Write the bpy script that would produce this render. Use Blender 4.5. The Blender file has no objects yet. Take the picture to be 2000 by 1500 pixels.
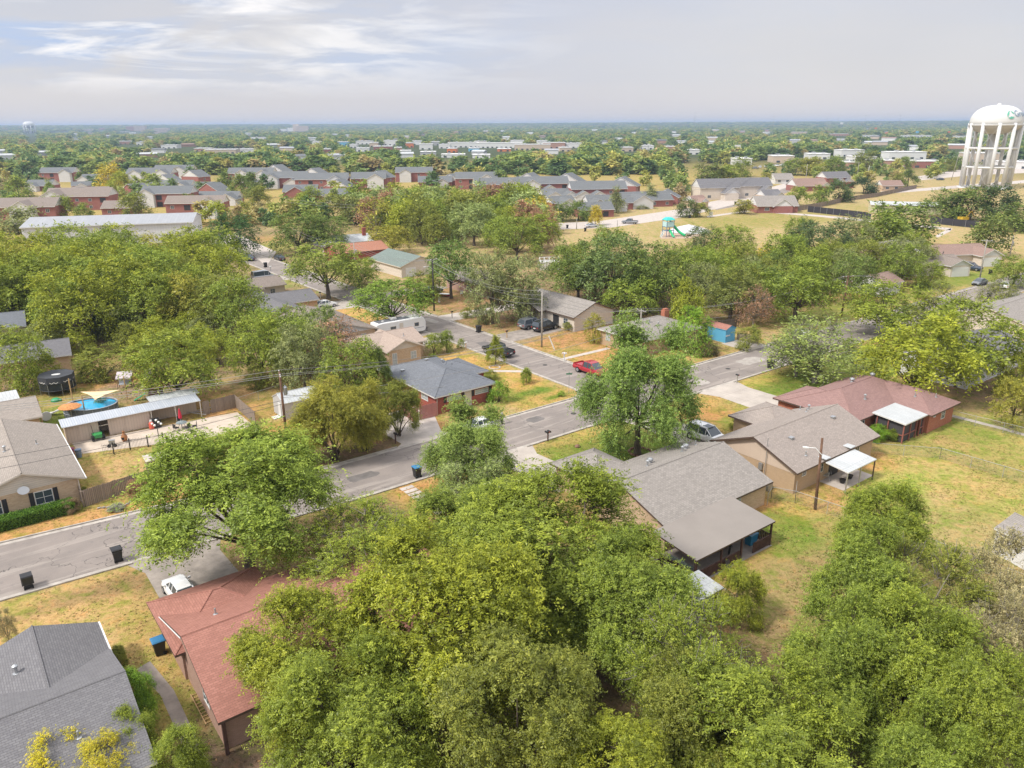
import bpy, bmesh, math, random
import numpy as np
from mathutils import Vector, Matrix
S = bpy.context.scene
C = S.collection
rad = math.radians

# ---------------- camera ----------------
F, CH = 1500.0, 34.0                       # focal length in pixels of a 2000 px wide frame, camera height in metres
PITCH, ROLL = math.atan(507 / F), rad(0.29)
cd = bpy.data.cameras.new('camera')
cam = bpy.data.objects.new('camera', cd); C.objects.link(cam)
cd.sensor_width = 36; cd.lens = 36 * F / 2000; cd.clip_start = 0.5; cd.clip_end = 60000
cam.matrix_world = Matrix.Translation((0, 0, CH)) @ Matrix.Rotation(math.pi / 2 - PITCH, 4, 'X') @ Matrix.Rotation(-ROLL, 4, 'Z')
S.camera = cam

# ---------------- sun ----------------
SUN_EL, SUN_AZ = rad(50), rad(240)         # azimuth clockwise from +Y
sd = bpy.data.lights.new('sun', 'SUN'); sd.energy = 2.0; sd.angle = rad(9); sd.color = (1, .955, .88)
sun = bpy.data.objects.new('sun', sd); C.objects.link(sun)
sv = Vector((math.sin(SUN_AZ) * math.cos(SUN_EL), math.cos(SUN_AZ) * math.cos(SUN_EL), math.sin(SUN_EL)))
sun.rotation_euler = sv.to_track_quat('Z', 'Y').to_euler(); sun.location = (0, 0, 80)

# ---------------- world ----------------
W = bpy.data.worlds.new('World'); S.world = W; W.use_nodes = True
nt = W.node_tree; nt.nodes.clear()
def nd(t, kind, **kw):
    n = t.nodes.new(kind)
    for k, v in kw.items():
        if k.startswith('i_'):
            n.inputs[int(k[2:]) if k[2:].isdigit() else k[2:]].default_value = v
        else: setattr(n, k, v)
    return n
def math_(t, op, a, b=None, c=None, clamp=False):
    n = nd(t, 'ShaderNodeMath', operation=op, use_clamp=clamp)
    for i, v in enumerate((a, b, c)):
        if v is None: continue
        if isinstance(v, (int, float)): n.inputs[i].default_value = v
        else: t.links.new(v, n.inputs[i])
    return n.outputs[0]
def mixc(t, f, a, b, mode='MIX'):
    n = nd(t, 'ShaderNodeMix', data_type='RGBA', blend_type=mode)
    for s, v in ((n.inputs[0], f), (n.inputs[6], a), (n.inputs[7], b)):
        if isinstance(v, (int, float)): s.default_value = v
        elif isinstance(v, (tuple, list)): s.default_value = (*v[:3], 1)
        else: t.links.new(v, s)
    return n.outputs[2]
def ramp(t, f, lo, hi):
    return math_(t, 'SMOOTH_MIN', 1.0, math_(t, 'MAXIMUM', 0.0, math_(t, 'DIVIDE', math_(t, 'SUBTRACT', f, lo), hi - lo)), 0.05)
def noise(t, vec, scale, detail=4, rough=.55, dist=0.0):
    n = nd(t, 'ShaderNodeTexNoise'); n.inputs['Scale'].default_value = scale; n.inputs['Detail'].default_value = detail
    n.inputs['Roughness'].default_value = rough; n.inputs['Distortion'].default_value = dist
    if vec is not None: t.links.new(vec, n.inputs['Vector'])
    return n.outputs['Fac']
def comb(t, x, y, z=0.0):
    n = nd(t, 'ShaderNodeCombineXYZ')
    for i, v in enumerate((x, y, z)):
        if isinstance(v, (int, float)): n.inputs[i].default_value = v
        else: t.links.new(v, n.inputs[i])
    return n.outputs[0]
tc = nd(nt, 'ShaderNodeTexCoord'); sp = nd(nt, 'ShaderNodeSeparateXYZ'); nt.links.new(tc.outputs['Generated'], sp.inputs[0])
dx, dy, dz = sp.outputs
az = math_(nt, 'ARCTAN2', dx, dy); el = math_(nt, 'ARCSINE', dz)
v1 = comb(nt, math_(nt, 'MULTIPLY', az, 3.2), math_(nt, 'MULTIPLY', el, 17.0), 3.1)
v2 = comb(nt, math_(nt, 'MULTIPLY', az, 5.0), math_(nt, 'MULTIPLY', el, 34.0), 5.3)
n1 = noise(nt, v1, 1.0, 5, .55, .6); n2 = noise(nt, v2, 1.0, 6, .6, .5)
v3 = comb(nt, math_(nt, 'MULTIPLY', az, 1.6), math_(nt, 'MULTIPLY', el, 5.0), 1.2)
n3 = noise(nt, v3, 1.0, 3, .5)
left = math_(nt, 'SUBTRACT', 1.0, ramp(nt, az, -0.42, 0.10))
up = ramp(nt, el, rad(1.5), rad(4.0))
blue = math_(nt, 'MULTIPLY', math_(nt, 'MULTIPLY', ramp(nt, n1, .42, .62), up), math_(nt, 'MULTIPLY_ADD', left, .95, .14))
col = mixc(nt, ramp(nt, n3, .35, .7), (.52, .505, .51), (.60, .58, .565))
topc = math_(nt, 'MULTIPLY', ramp(nt, el, rad(3.5), rad(8.5)), ramp(nt, noise(nt, v3, 2.2, 4, .55), .38, .62))
col = mixc(nt, math_(nt, 'MULTIPLY', topc, .75), col, (.44, .46, .52))
veil = math_(nt, 'MULTIPLY', ramp(nt, az, -0.25, 0.0), math_(nt, 'SUBTRACT', 1.0, ramp(nt, az, 0.0, 0.3)))
col = mixc(nt, math_(nt, 'MULTIPLY', veil, .5), col, (.48, .485, .54))
col = mixc(nt, blue, col, (.38, .46, .62))
white = math_(nt, 'MULTIPLY', math_(nt, 'MULTIPLY', ramp(nt, n2, .47, .62), up), math_(nt, 'MULTIPLY', left, ramp(nt, n1, .36, .5)))
col = mixc(nt, white, col, (.92, .87, .80))
hor = math_(nt, 'SUBTRACT', 1.0, ramp(nt, el, rad(0.2), rad(3.0)))
col = mixc(nt, math_(nt, 'MULTIPLY', hor, .6), col, (.60, .565, .56))
zen = ramp(nt, el, rad(12), rad(55))
col = mixc(nt, 1.0, col, (.75, .745, .765), 'MULTIPLY')
col = mixc(nt, zen, col, (1.0, 1.0, 1.04))
SKY_GAIN = 0.88
bg = nd(nt, 'ShaderNodeBackground'); nt.links.new(col, bg.inputs[0]); bg.inputs[1].default_value = SKY_GAIN
sky = nd(nt, 'ShaderNodeTexSky', sky_type='NISHITA', sun_disc=False, sun_elevation=SUN_EL, sun_rotation=SUN_AZ, dust_density=2.0)
bg2 = nd(nt, 'ShaderNodeBackground', i_1=0.1); nt.links.new(sky.outputs[0], bg2.inputs[0])
ms = nd(nt, 'ShaderNodeMixShader', i_0=0.88); nt.links.new(bg2.outputs[0], ms.inputs[1]); nt.links.new(bg.outputs[0], ms.inputs[2])
wo = nd(nt, 'ShaderNodeOutputWorld'); nt.links.new(ms.outputs[0], wo.inputs[0])
S.view_settings.view_transform = 'Standard'; S.view_settings.look = 'None'; S.view_settings.gamma = 1
S.view_settings.exposure = 1.02
S.cycles.max_bounces = 6; S.cycles.diffuse_bounces = 3; S.cycles.transparent_max_bounces = 8; S.cycles.volume_bounces = 1
S.cycles.use_denoising = True

# ---------------- frames ----------------
TH = rad(37.3)                             # the street grid: a runs along the main road, b across it
def g(px, py, z=0.0):                      # where the sight line of a photograph pixel meets height z (survey of the photo)
    u, v = (px - 1000) / F, (750 - py) / F
    u, v = u * math.cos(ROLL) + v * math.sin(ROLL), v * math.cos(ROLL) - u * math.sin(ROLL)
    d = (u, math.cos(PITCH) + v * math.sin(PITCH), -math.sin(PITCH) + v * math.cos(PITCH))
    t = (CH - z) / -d[2]
    return (d[0] * t, d[1] * t)
def ab2w(a, b): return (a * math.cos(TH) - b * math.sin(TH), a * math.sin(TH) + b * math.cos(TH))
def w2ab(x, y): return (x * math.cos(TH) + y * math.sin(TH), -x * math.sin(TH) + y * math.cos(TH))
def gab(px, py, z=0.0): return w2ab(*g(px, py, z))
def depth(x, y, z=0.0): return y * math.cos(PITCH) + (CH - z) * math.sin(PITCH)
def height_at(x, y, py, px):               # height above ground point (x,y) seen at image row py
    v = (750 - py) / F - (px - 1000) / F * math.sin(ROLL)
    # direction in the vertical plane at distance y
    k = (-math.sin(PITCH) + v * math.cos(PITCH)) / (math.cos(PITCH) + v * math.sin(PITCH))
    return CH + k * y

# ---------------- materials ----------------
def newmat(name):
    m = bpy.data.materials.new(name); m.use_nodes = True
    t = m.node_tree; b = t.nodes['Principled BSDF']
    return m, t, b
def obcoord(t, which='Object'):
    return nd(t, 'ShaderNodeTexCoord').outputs[which]
MATS = {}
def M(name, col, rough=.8, var=.18, scale=1.5, bump=0.0, metal=0.0, spec=.3, col2=None):
    """a surface with soft mottling of its own colour"""
    if name in MATS: return MATS[name]
    m, t, b = newmat(name)
    v = obcoord(t)
    f = noise(t, v, scale, 6, .65)
    f2 = noise(t, v, scale * 9, 3, .6)
    c2 = col2 or tuple(c * (1 - var * 1.6) for c in col)
    hi = tuple(min(1, c * (1 + var)) for c in col)
    c = mixc(t, ramp(t, f, .32, .68), hi, c2)
    c = mixc(t, math_(t, 'MULTIPLY', f2, var), c, tuple(x * .6 for x in col))
    t.links.new(c, b.inputs['Base Color'])
    b.inputs['Roughness'].default_value = rough; b.inputs['Metallic'].default_value = metal
    b.inputs['Specular IOR Level'].default_value = spec
    if bump:
        bp = nd(t, 'ShaderNodeBump', i_Strength=bump); bp.inputs['Distance'].default_value = .03
        t.links.new(f2, bp.inputs['Height']); t.links.new(bp.outputs[0], b.inputs['Normal'])
    MATS[name] = m
    return m
def MP(name, col, rough=.5, metal=0.0, spec=.5, coat=0.0):
    if name in MATS: return MATS[name]
    m, t, b = newmat(name)
    f = noise(t, obcoord(t), 3.0, 4, .6)
    c = mixc(t, math_(t, 'MULTIPLY', f, .22), col, tuple(x * .55 for x in col))
    t.links.new(c, b.inputs['Base Color'])
    b.inputs['Roughness'].default_value = rough; b.inputs['Metallic'].default_value = metal
    b.inputs['Specular IOR Level'].default_value = spec; b.inputs['Coat Weight'].default_value = coat
    MATS[name] = m
    return m
def MB_(name, col, col2, mortar, w, h, mort=.012, rough=.9, var=.5, bump=.3, weather=.25, streak=None):
    """courses laid along the UV of the mesh (shingles, bricks, planks), metres"""
    if name in MATS: return MATS[name]
    m, t, b = newmat(name)
    uv = obcoord(t, 'UV')
    br = nd(t, 'ShaderNodeTexBrick', offset=.5)
    br.inputs['Scale'].default_value = 1; br.inputs['Brick Width'].default_value = w; br.inputs['Row Height'].default_value = h
    br.inputs['Mortar Size'].default_value = mort; br.inputs['Mortar Smooth'].default_value = .3; br.inputs['Bias'].default_value = 0
    br.inputs['Color1'].default_value = (*col, 1); br.inputs['Color2'].default_value = (*col2, 1); br.inputs['Mortar'].default_value = (*mortar, 1)
    t.links.new(uv, br.inputs['Vector'])
    f = noise(t, uv, .35, 5, .6); f2 = noise(t, uv, 5, 3, .7)
    f0 = noise(t, uv, .9, 6, .7)
    c = mixc(t, math_(t, 'MULTIPLY', ramp(t, f0, .45, .7), weather), br.outputs[0], tuple(x * .7 for x in col))
    c = mixc(t, math_(t, 'MULTIPLY', ramp(t, f, .35, .7), weather), c, tuple(x * .62 for x in col))
    c = mixc(t, math_(t, 'MULTIPLY', ramp(t, f2, .4, .75), weather), c, tuple(min(1, x * 1.3) for x in col2))
    t.links.new(c, b.inputs['Base Color']); b.inputs['Roughness'].default_value = rough; b.inputs['Specular IOR Level'].default_value = .2
    bp = nd(t, 'ShaderNodeBump', i_Strength=bump); bp.inputs['Distance'].default_value = .02; bp.invert = True
    t.links.new(br.outputs['Fac'], bp.inputs['Height']); t.links.new(bp.outputs[0], b.inputs['Normal'])
    MATS[name] = m
    return m
sh_grey = MB_('shingles warm grey', (.32, .29, .262), (.235, .213, .192), (.15, .136, .125), .34, .16)
sh_tan = MB_('shingles tan', (.35, .305, .265), (.27, .235, .205), (.17, .15, .13), .30, .15)
sh_pale = MB_('shingles pale tan', (.345, .295, .26), (.265, .227, .20), (.17, .145, .13), .30, .15)
sh_char = MB_('shingles charcoal', (.19, .185, .19), (.145, .14, .147), (.095, .092, .096), .30, .145, .015)
sh_slate = MB_('shingles slate', (.185, .195, .215), (.14, .15, .165), (.09, .095, .11), .32, .16)
sh_red = MB_('shingles faded red', (.37, .175, .135), (.285, .13, .10), (.18, .09, .07), .32, .16)
sh_wine = MB_('shingles wine brown', (.30, .185, .165), (.24, .145, .13), (.17, .11, .10), .32, .16)
sh_green = MB_('shingles grey green', (.20, .24, .215), (.15, .185, .165), (.1, .12, .11), .32, .16)
sh_rust = MB_('shingles rust', (.42, .20, .13), (.33, .15, .10), (.2, .1, .07), .32, .16)
sh_brown = MB_('shingles brown', (.31, .21, .17), (.24, .165, .135), (.15, .1, .09), .32, .16)
sh_far = MB_('shingles cool grey', (.165, .172, .175), (.135, .142, .147), (.11, .115, .12), .5, .3)
brick_red = MB_('red brick', (.36, .085, .06), (.28, .06, .045), (.30, .2, .17), .22, .075, .008)
brick_far = MB_('weathered red brick', (.33, .125, .105), (.28, .10, .085), (.30, .2, .17), .22, .075, .008)
brick_or = MB_('orange red brick', (.45, .15, .08), (.36, .105, .06), (.4, .3, .24), .22, .075, .008)
brick_tan = MB_('cream brick', (.60, .44, .29), (.46, .31, .19), (.52, .42, .32), .24, .08, .01, var=.6)
brick_beige = MB_('beige brick', (.46, .33, .21), (.41, .29, .18), (.44, .33, .23), .22, .075, .008)
siding_cream = MB_('cream siding', (.62, .55, .47), (.58, .51, .435), (.36, .32, .28), 6.0, .2, .012, weather=.12)
siding_white = MB_('white siding', (.66, .65, .64), (.61, .60, .59), (.42, .42, .42), 6.0, .22, .012, weather=.12)
siding_tan = MB_('tan panel siding', (.55, .44, .35), (.53, .42, .33), (.48, .38, .3), 1.2, 8.0, .01, weather=.1)
metal_beige = MB_('beige metal sheet', (.55, .45, .37), (.52, .43, .35), (.42, .34, .28), .3, 9.0, .02, rough=.5, weather=.12)
metal_roof = MB_('galvanised roof sheet', (.44, .46, .49), (.37, .40, .44), (.26, .28, .32), .25, 6.0, .03, rough=.38, weather=.3)
metal_white = MB_('white metal roof', (.50, .51, .51), (.43, .45, .45), (.30, .31, .32), .4, 9.0, .03, rough=.5, weather=.45)
wood_fence = MB_('weathered boards', (.34, .275, .22), (.22, .175, .14), (.06, .045, .035), .16, 3.0, .02, weather=.5)
wood_pink = MB_('red stained boards', (.50, .23, .20), (.45, .2, .175), (.25, .11, .1), .16, 3.0, .015)
trim_white = MP('white trim', (.66, .65, .63), .5)
trim_brown = MP('brown trim', (.10, .065, .05), .6)
trim_cream = MP('cream trim', (.62, .56, .48), .6)
flat_tan = M('rolled roofing', (.245, .218, .195), .9, .05, .3)
glass = MP('window glass', (.06, .075, .09), .12, 0, .7)
glass_light = MP('curtained window glass', (.38, .42, .44), .25, 0, .6)
black = MP('black plastic', (.018, .018, .02), .45)
dark = MP('shutter black', (.03, .028, .03), .6)
rubber = MP('tyre rubber', (.02, .02, .02), .85, 0, .2)
steel = MP('galvanised steel', (.42, .43, .44), .4, .6)
steel_l = MP('light painted steel', (.72, .72, .70), .4)
rim = MP('alloy rim', (.45, .46, .48), .3, .7)
concrete = None
wood_pole = M('pole wood', (.17, .095, .06), .9, .3, 1.2, .3)
wood_pole_g = M('grey pole wood', (.36, .33, .29), .9, .2, 1.2, .3)
wood_raw = M('raw timber', (.45, .30, .15), .85, .2, 2)
wood_dark = M('dark stained timber', (.10, .055, .045), .7, .25, 2)
bark = M('bark', (.14, .11, .085), .95, .3, 2.5, .6)
bark_pale = M('pale bark', (.27, .24, .205), .95, .2, 2.5, .4)

def leafmat(name, far=False):
    m, t, b = newmat(name)
    at = nd(t, 'ShaderNodeAttribute', attribute_name='tint')
    oi = nd(t, 'ShaderNodeObjectInfo')
    base = oi.outputs['Color']
    hs = nd(t, 'ShaderNodeHueSaturation')
    if far:
        cr = nd(t, 'ShaderNodeValToRGB'); e = cr.color_ramp.elements
        e[0].position = 0; e[0].color = (.07, .12, .04, 1); e[1].position = 1; e[1].color = (.30, .26, .08, 1)
        for p, c in ((.3, (.11, .165, .045)), (.55, (.16, .205, .05)), (.75, (.22, .26, .055)), (.88, (.28, .27, .06)), (.95, (.27, .21, .10))):
            x = e.new(p); x.color = (*c, 1)
        t.links.new(oi.outputs['Random'], cr.inputs[0]); base = cr.outputs[0]
    t.links.new(base, hs.inputs['Color'])
    # leaf to leaf variety of hue and value
    t.links.new(math_(t, 'MULTIPLY_ADD', at.outputs['Fac'], -.035, .518), hs.inputs['Hue'])
    t.links.new(math_(t, 'MULTIPLY_ADD', at.outputs['Fac'], 1.15 if far else 1.6, .92 if far else .2), hs.inputs['Value'])
    d = nd(t, 'ShaderNodeBsdfDiffuse'); t.links.new(hs.outputs[0], d.inputs[0])
    tr = nd(t, 'ShaderNodeBsdfTranslucent'); t.links.new(mixc(t, .5, hs.outputs[0], (.5, .6, .05), 'MIX') if False else hs.outputs[0], tr.inputs[0])
    gl = nd(t, 'ShaderNodeBsdfGlossy', i_1=.45); gl.inputs[0].default_value = (.6, .6, .55, 1)
    m1 = nd(t, 'ShaderNodeMixShader', i_0=.3); t.links.new(d.outputs[0], m1.inputs[1]); t.links.new(tr.outputs[0], m1.inputs[2])
    m2 = nd(t, 'ShaderNodeMixShader', i_0=.035); t.links.new(m1.outputs[0], m2.inputs[1]); t.links.new(gl.outputs[0], m2.inputs[2])
    t.links.new(m2.outputs[0], t.nodes['Material Output'].inputs[0])
    return m
leaf = leafmat('foliage'); leaf_far = leafmat('far foliage', True)

# ---------------- mesh builder ----------------
def uvbox(me):
    """UV in metres on every face: u horizontal along the face, v up its slope"""
    n = len(me.loops)
    if not n: return
    uvl = me.uv_layers.new(name='UVMap')
    co = np.empty(len(me.vertices) * 3, 'f'); me.vertices.foreach_get('co', co); co = co.reshape(-1, 3)
    li = np.empty(n, 'i'); me.loops.foreach_get('vertex_index', li)
    lt = np.empty(len(me.polygons), 'i'); me.polygons.foreach_get('loop_total', lt)
    nr = np.empty(len(me.polygons) * 3, 'f'); me.polygons.foreach_get('normal', nr); nr = nr.reshape(-1, 3)
    N = np.repeat(nr, lt, axis=0)
    T = np.cross(np.array([0, 0, 1.0]), N); L = np.linalg.norm(T, axis=1, keepdims=True)
    T = np.where(L < 1e-4, np.array([[1.0, 0, 0]]), T / np.maximum(L, 1e-6))
    B = np.cross(N, T); P = co[li]
    uv = np.stack([(P * T).sum(1), (P * B).sum(1)], 1).astype('f')
    uvl.data.foreach_set('uv', uv.ravel())
class MB:
    def __init__(s): s.v = []; s.f = []; s.m = []; s.k = 0
    def face(s, pts, k=None):
        i = len(s.v); s.v += [tuple(p) for p in pts]; s.f.append(tuple(range(i, i + len(pts)))); s.m.append(s.k if k is None else k); return s
    def raw(s, vs, fs, k=None):
        i = len(s.v); s.v += [tuple(p) for p in vs]; s.f += [tuple(j + i for j in f) for f in fs]; s.m += [s.k if k is None else k] * len(fs); return s
    def box(s, x0, x1, y0, y1, z0, z1, k=None):
        vs = [(x0, y0, z0), (x1, y0, z0), (x1, y1, z0), (x0, y1, z0), (x0, y0, z1), (x1, y0, z1), (x1, y1, z1), (x0, y1, z1)]
        return s.raw(vs, [(0, 3, 2, 1), (4, 5, 6, 7), (0, 1, 5, 4), (1, 2, 6, 5), (2, 3, 7, 6), (3, 0, 4, 7)], k)
    def prism(s, poly, z0, z1, k=None, kt=None):
        n = len(poly); vs = [(x, y, z0) for x, y in poly] + [(x, y, z1) for x, y in poly]
        s.raw(vs, [tuple(range(n - 1, -1, -1))] + [(i, (i + 1) % n, n + (i + 1) % n, n + i) for i in range(n)], k)
        s.f.append(tuple(len(s.v) - n + i for i in range(n))); s.m.append(s.k if kt is None else kt); return s
    def tube(s, pts, rs, n=8, cap=True, k=None):
        pts = [Vector(p) for p in pts]
        if isinstance(rs, (int, float)): rs = [rs] * len(pts)
        i0 = len(s.v); ref = None
        for i, p in enumerate(pts):
            d = (pts[min(i + 1, len(pts) - 1)] - pts[max(i - 1, 0)]).normalized()
            if ref is None: ref = Vector((1, 0, 0)) if abs(d.x) < .8 else Vector((0, 1, 0))
            u = (ref - d * ref.dot(d)).normalized(); w = d.cross(u); ref = u
            for j in range(n):
                an = 2 * math.pi * j / n
                s.v.append(tuple(p + (u * math.cos(an) + w * math.sin(an)) * rs[i]))
        for i in range(len(pts) - 1):
            for j in range(n):
                a = i0 + i * n + j; b = i0 + i * n + (j + 1) % n
                s.f.append((a, b, b + n, a + n)); s.m.append(s.k if k is None else k)
        if cap:
            s.f.append(tuple(i0 + j for j in range(n - 1, -1, -1))); s.m.append(s.k if k is None else k)
            e = i0 + (len(pts) - 1) * n
            s.f.append(tuple(e + j for j in range(n))); s.m.append(s.k if k is None else k)
        return s
    def lathe(s, prof, n=24, c=(0, 0), k=None, sx=1, sy=1):
        i0 = len(s.v)
        for r, z in prof:
            for j in range(n):
                an = 2 * math.pi * j / n; s.v.append((c[0] + r * math.cos(an) * sx, c[1] + r * math.sin(an) * sy, z))
        for i in range(len(prof) - 1):
            for j in range(n):
                a = i0 + i * n + j; b = i0 + i * n + (j + 1) % n
                s.f.append((a, b, b + n, a + n)); s.m.append(s.k if k is None else k)
        s.f.append(tuple(i0 + j for j in range(n - 1, -1, -1))); s.m.append(s.k if k is None else k)
        e = i0 + (len(prof) - 1) * n; s.f.append(tuple(e + j for j in range(n))); s.m.append(s.k if k is None else k)
        return s
    def loft(s, rings, k=None, cap=True):
        n = len(rings[0]); i0 = len(s.v)
        for r in rings: s.v += [tuple(p) for p in r]
        for i in range(len(rings) - 1):
            for j in range(n):
                a = i0 + i * n + j; b = i0 + i * n + (j + 1) % n
                s.f.append((a, b, b + n, a + n)); s.m.append(s.k if k is None else k)
        if cap:
            s.f.append(tuple(i0 + j for j in range(n - 1, -1, -1))); s.m.append(s.k if k is None else k)
            e = i0 + (len(rings) - 1) * n; s.f.append(tuple(e + j for j in range(n))); s.m.append(s.k if k is None else k)
        return s
    def build(s, name, mats, parent=None, smooth=False, bevel=0.0, subd=0, fix=True, **props):
        me = bpy.data.meshes.new(name); me.from_pydata(s.v, [], s.f)
        if not isinstance(mats, (list, tuple)): mats = [mats]
        for m in mats: me.materials.append(m)
        me.polygons.foreach_set('material_index', s.m)
        if fix:
            bm = bmesh.new(); bm.from_mesh(me); bmesh.ops.recalc_face_normals(bm, faces=bm.faces[:])
            if bevel:
                bmesh.ops.remove_doubles(bm, verts=bm.verts[:], dist=1e-4)
                es = [e for e in bm.edges if len(e.link_faces) == 2 and e.calc_face_angle(0) > .6]
                bmesh.ops.bevel(bm, geom=es, offset=bevel, segments=2, affect='EDGES', clamp_overlap=True)
            bm.to_mesh(me); bm.free()
        if smooth: me.polygons.foreach_set('use_smooth', [True] * len(me.polygons))
        uvbox(me)
        o = bpy.data.objects.new(name, me); C.objects.link(o)
        if subd:
            md = o.modifiers.new('s', 'SUBSURF'); md.levels = md.render_levels = subd
        if parent: o.parent = parent
        for k, v in props.items(): o[k] = v
        return o
def tag(o, label, cat, group=None):
    o['label'] = label; o['category'] = cat
    if group: o['group'] = group
    return o
def thing(name, label, cat, x, y, rot=0.0, group=None, z=0.0):
    o = bpy.data.objects.new(name, None); C.objects.link(o); o.empty_display_size = .5
    o.location = (x, y, z); o.rotation_euler = (0, 0, rot)
    return tag(o, label, cat, group)
def struct(name, mb, mats, rot=TH, **kw):
    o = mb.build(name, mats, **kw); o.rotation_euler = (0, 0, rot); o['kind'] = 'structure'; return o
def kids(o): return KIDS.get(o.name, [])
def dup(root, x, y, rot, label, scale=1.0, col=None):
    """a copy of a thing with copies of its parts and sub-parts"""
    c = root.copy(); C.objects.link(c); c.location = (x, y, root.location.z); c.rotation_euler = (0, 0, rot); c['label'] = label
    sc = scale if isinstance(scale, (tuple, list)) else (scale,) * 3
    c.scale = sc
    for ch in root.children:
        k = ch.copy(); C.objects.link(k); k.parent = c
        if col: k.color = (*col, 1)
        for gch in ch.children:
            q = gch.copy(); C.objects.link(q); q.parent = k
    return c
FOOT = []                                  # (x, y, radius) kept clear of filler trees
ORD = ['first', 'second', 'third', 'fourth', 'fifth', 'sixth', 'seventh', 'eighth', 'ninth', 'tenth', 'eleventh', 'twelfth', 'thirteenth', 'fourteenth', 'fifteenth', 'sixteenth', 'seventeenth', 'eighteenth', 'nineteenth']
TENS = ['', '', 'twent', 'thirt', 'fort', 'fift', 'sixt', 'sevent', 'eight', 'ninet']
def ordinal(n):
    if n < 20: return ORD[n - 1]
    return TENS[n // 10] + 'ieth' if n % 10 == 0 else TENS[n // 10] + 'y-' + ORD[n % 10 - 1]
ORD_ = ordinal
# ---------------- ground ----------------
def axis_steps(lo, hi, step, far_lo, far_hi, gr=1.13):
    a = list(np.arange(lo, hi + 1e-6, step)); s = step; x = hi
    while x < far_hi: s *= gr; x += s; a.append(x)
    s = step; x = lo; pre = []
    while x > far_lo: s *= gr; x -= s; pre.append(x)
    return np.array(pre[::-1] + a)
gx = axis_steps(-72, 92, .8, -9000, 9000); gy = axis_steps(22, 150, .8, -350, 9300)
GX, GY = np.meshgrid(gx, gy); nx, ny = len(gx), len(gy)
STRAW, ORANGE, GREEN, OLIVE = (.53, .365, .165), (.53, .31, .13), (.17, .24, .045), (.335, .30, .10)
DIRT, LITTER, LAWN, WOODS, TANF = (.36, .24, .155), (.25, .175, .115), (.235, .275, .062), (.17, .13, .085), (.48, .37, .21)
col = np.ones((ny, nx, 3)) * np.array((.44, .335, .14))
A_ = GX * math.cos(TH) + GY * math.sin(TH); B_ = -GX * math.sin(TH) + GY * math.cos(TH)
rs = np.random.RandomState(5)
def vnoise(X, Y, sc, seed):
    r = np.random.RandomState(seed); T = r.rand(64, 64)
    x = X / sc; y = Y / sc; xi = np.floor(x).astype(int); yi = np.floor(y).astype(int); fx = x - xi; fy = y - yi
    fx = fx * fx * (3 - 2 * fx); fy = fy * fy * (3 - 2 * fy)
    q = lambda i, j: T[(yi + j) % 64, (xi + i) % 64]
    return (q(0, 0) * (1 - fx) + q(1, 0) * fx) * (1 - fy) + (q(0, 1) * (1 - fx) + q(1, 1) * fx) * fy
wob = (vnoise(GX, GY, 3.1, 1) - .5) * .7 + (vnoise(GX, GY, 1.3, 2) - .5) * .5
def patch(px, py, ra, rb, c, s=1.0, soft=.45, ab=None):
    a, b = ab or gab(px, py)
    d = np.hypot((A_ - a) / ra, (B_ - b) / rb) + wob
    w = np.clip((1.0 + soft - d) / (2 * soft), 0, 1); w = (w * w * (3 - 2 * w) * s)[..., None]
    col[:] = col * (1 - w) + np.array(c) * w
def rect(a0, a1, b0, b1, c, s=1.0, soft=.8):
    d = np.maximum(np.maximum(a0 - A_, A_ - a1), np.maximum(b0 - B_, B_ - b1)) + wob * soft
    w = np.clip((soft - d) / (2 * soft), 0, 1); w = (w * s)[..., None]
    col[:] = col * (1 - w) + np.array(c) * w
# far fields, woods
patch(0, 0, 420, 90, TANF, 1, ab=(270, 175)); patch(1950, 370, 160, 90, TANF)
patch(50, 385, 40, 60, TANF); patch(620, 440, 60, 25, TANF); patch(700, 430, 30, 30, TANF); patch(1500, 430, 55, 14, OLIVE, .8)
patch(1400, 432, 40, 10, OLIVE, .6)
far = np.clip((np.hypot(GX, GY) - 520) / 350, 0, 1)[..., None]
col = col * (1 - far) + np.array((.075, .095, .045)) * far
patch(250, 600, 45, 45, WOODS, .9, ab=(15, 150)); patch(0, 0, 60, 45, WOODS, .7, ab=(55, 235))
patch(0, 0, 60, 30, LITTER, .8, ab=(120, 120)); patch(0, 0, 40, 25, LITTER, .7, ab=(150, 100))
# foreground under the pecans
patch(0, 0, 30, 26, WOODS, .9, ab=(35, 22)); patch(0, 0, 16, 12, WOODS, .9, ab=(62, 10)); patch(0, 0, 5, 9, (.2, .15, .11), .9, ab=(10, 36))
# bottom-left yard
rect(-30, 8, 47, 62, STRAW); patch(230, 1145, 3.0, 1.6, (.24, .17, .09), .7); patch(120, 1175, 3.4, 1.3, (.30, .22, .11), .6); patch(300, 1150, 1.6, 1.2, (.27, .19, .1), .6); rect(7.1, 8.4, 36, 49, (.19, .14, .10), .95, .4)
patch(270, 1290, 2.6, 7, (.47, .35, .14)); patch(290, 1390, 2.2, 4, OLIVE, .8); patch(200, 1270, 1, 4, (.58, .42, .22), .6)
# strip by house A
rect(-30, 31, 71, 76.5, ORANGE, .9); patch(90, 1005, 5, 1.2, GREEN, .8); patch(200, 985, 3.5, .9, GREEN, .7)
# gated yard
rect(8, 21, 76, 93, STRAW); patch(240, 915, 4, 4, (.46, .33, .17), .8); patch(350, 885, 3.5, 4.5, LAWN, .9); patch(370, 850, 3, 2, (.5, .4, .14), .8)
patch(190, 890, 1.3, 3, OLIVE, .6); patch(300, 870, 3, 1.5, OLIVE, .5)
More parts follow.
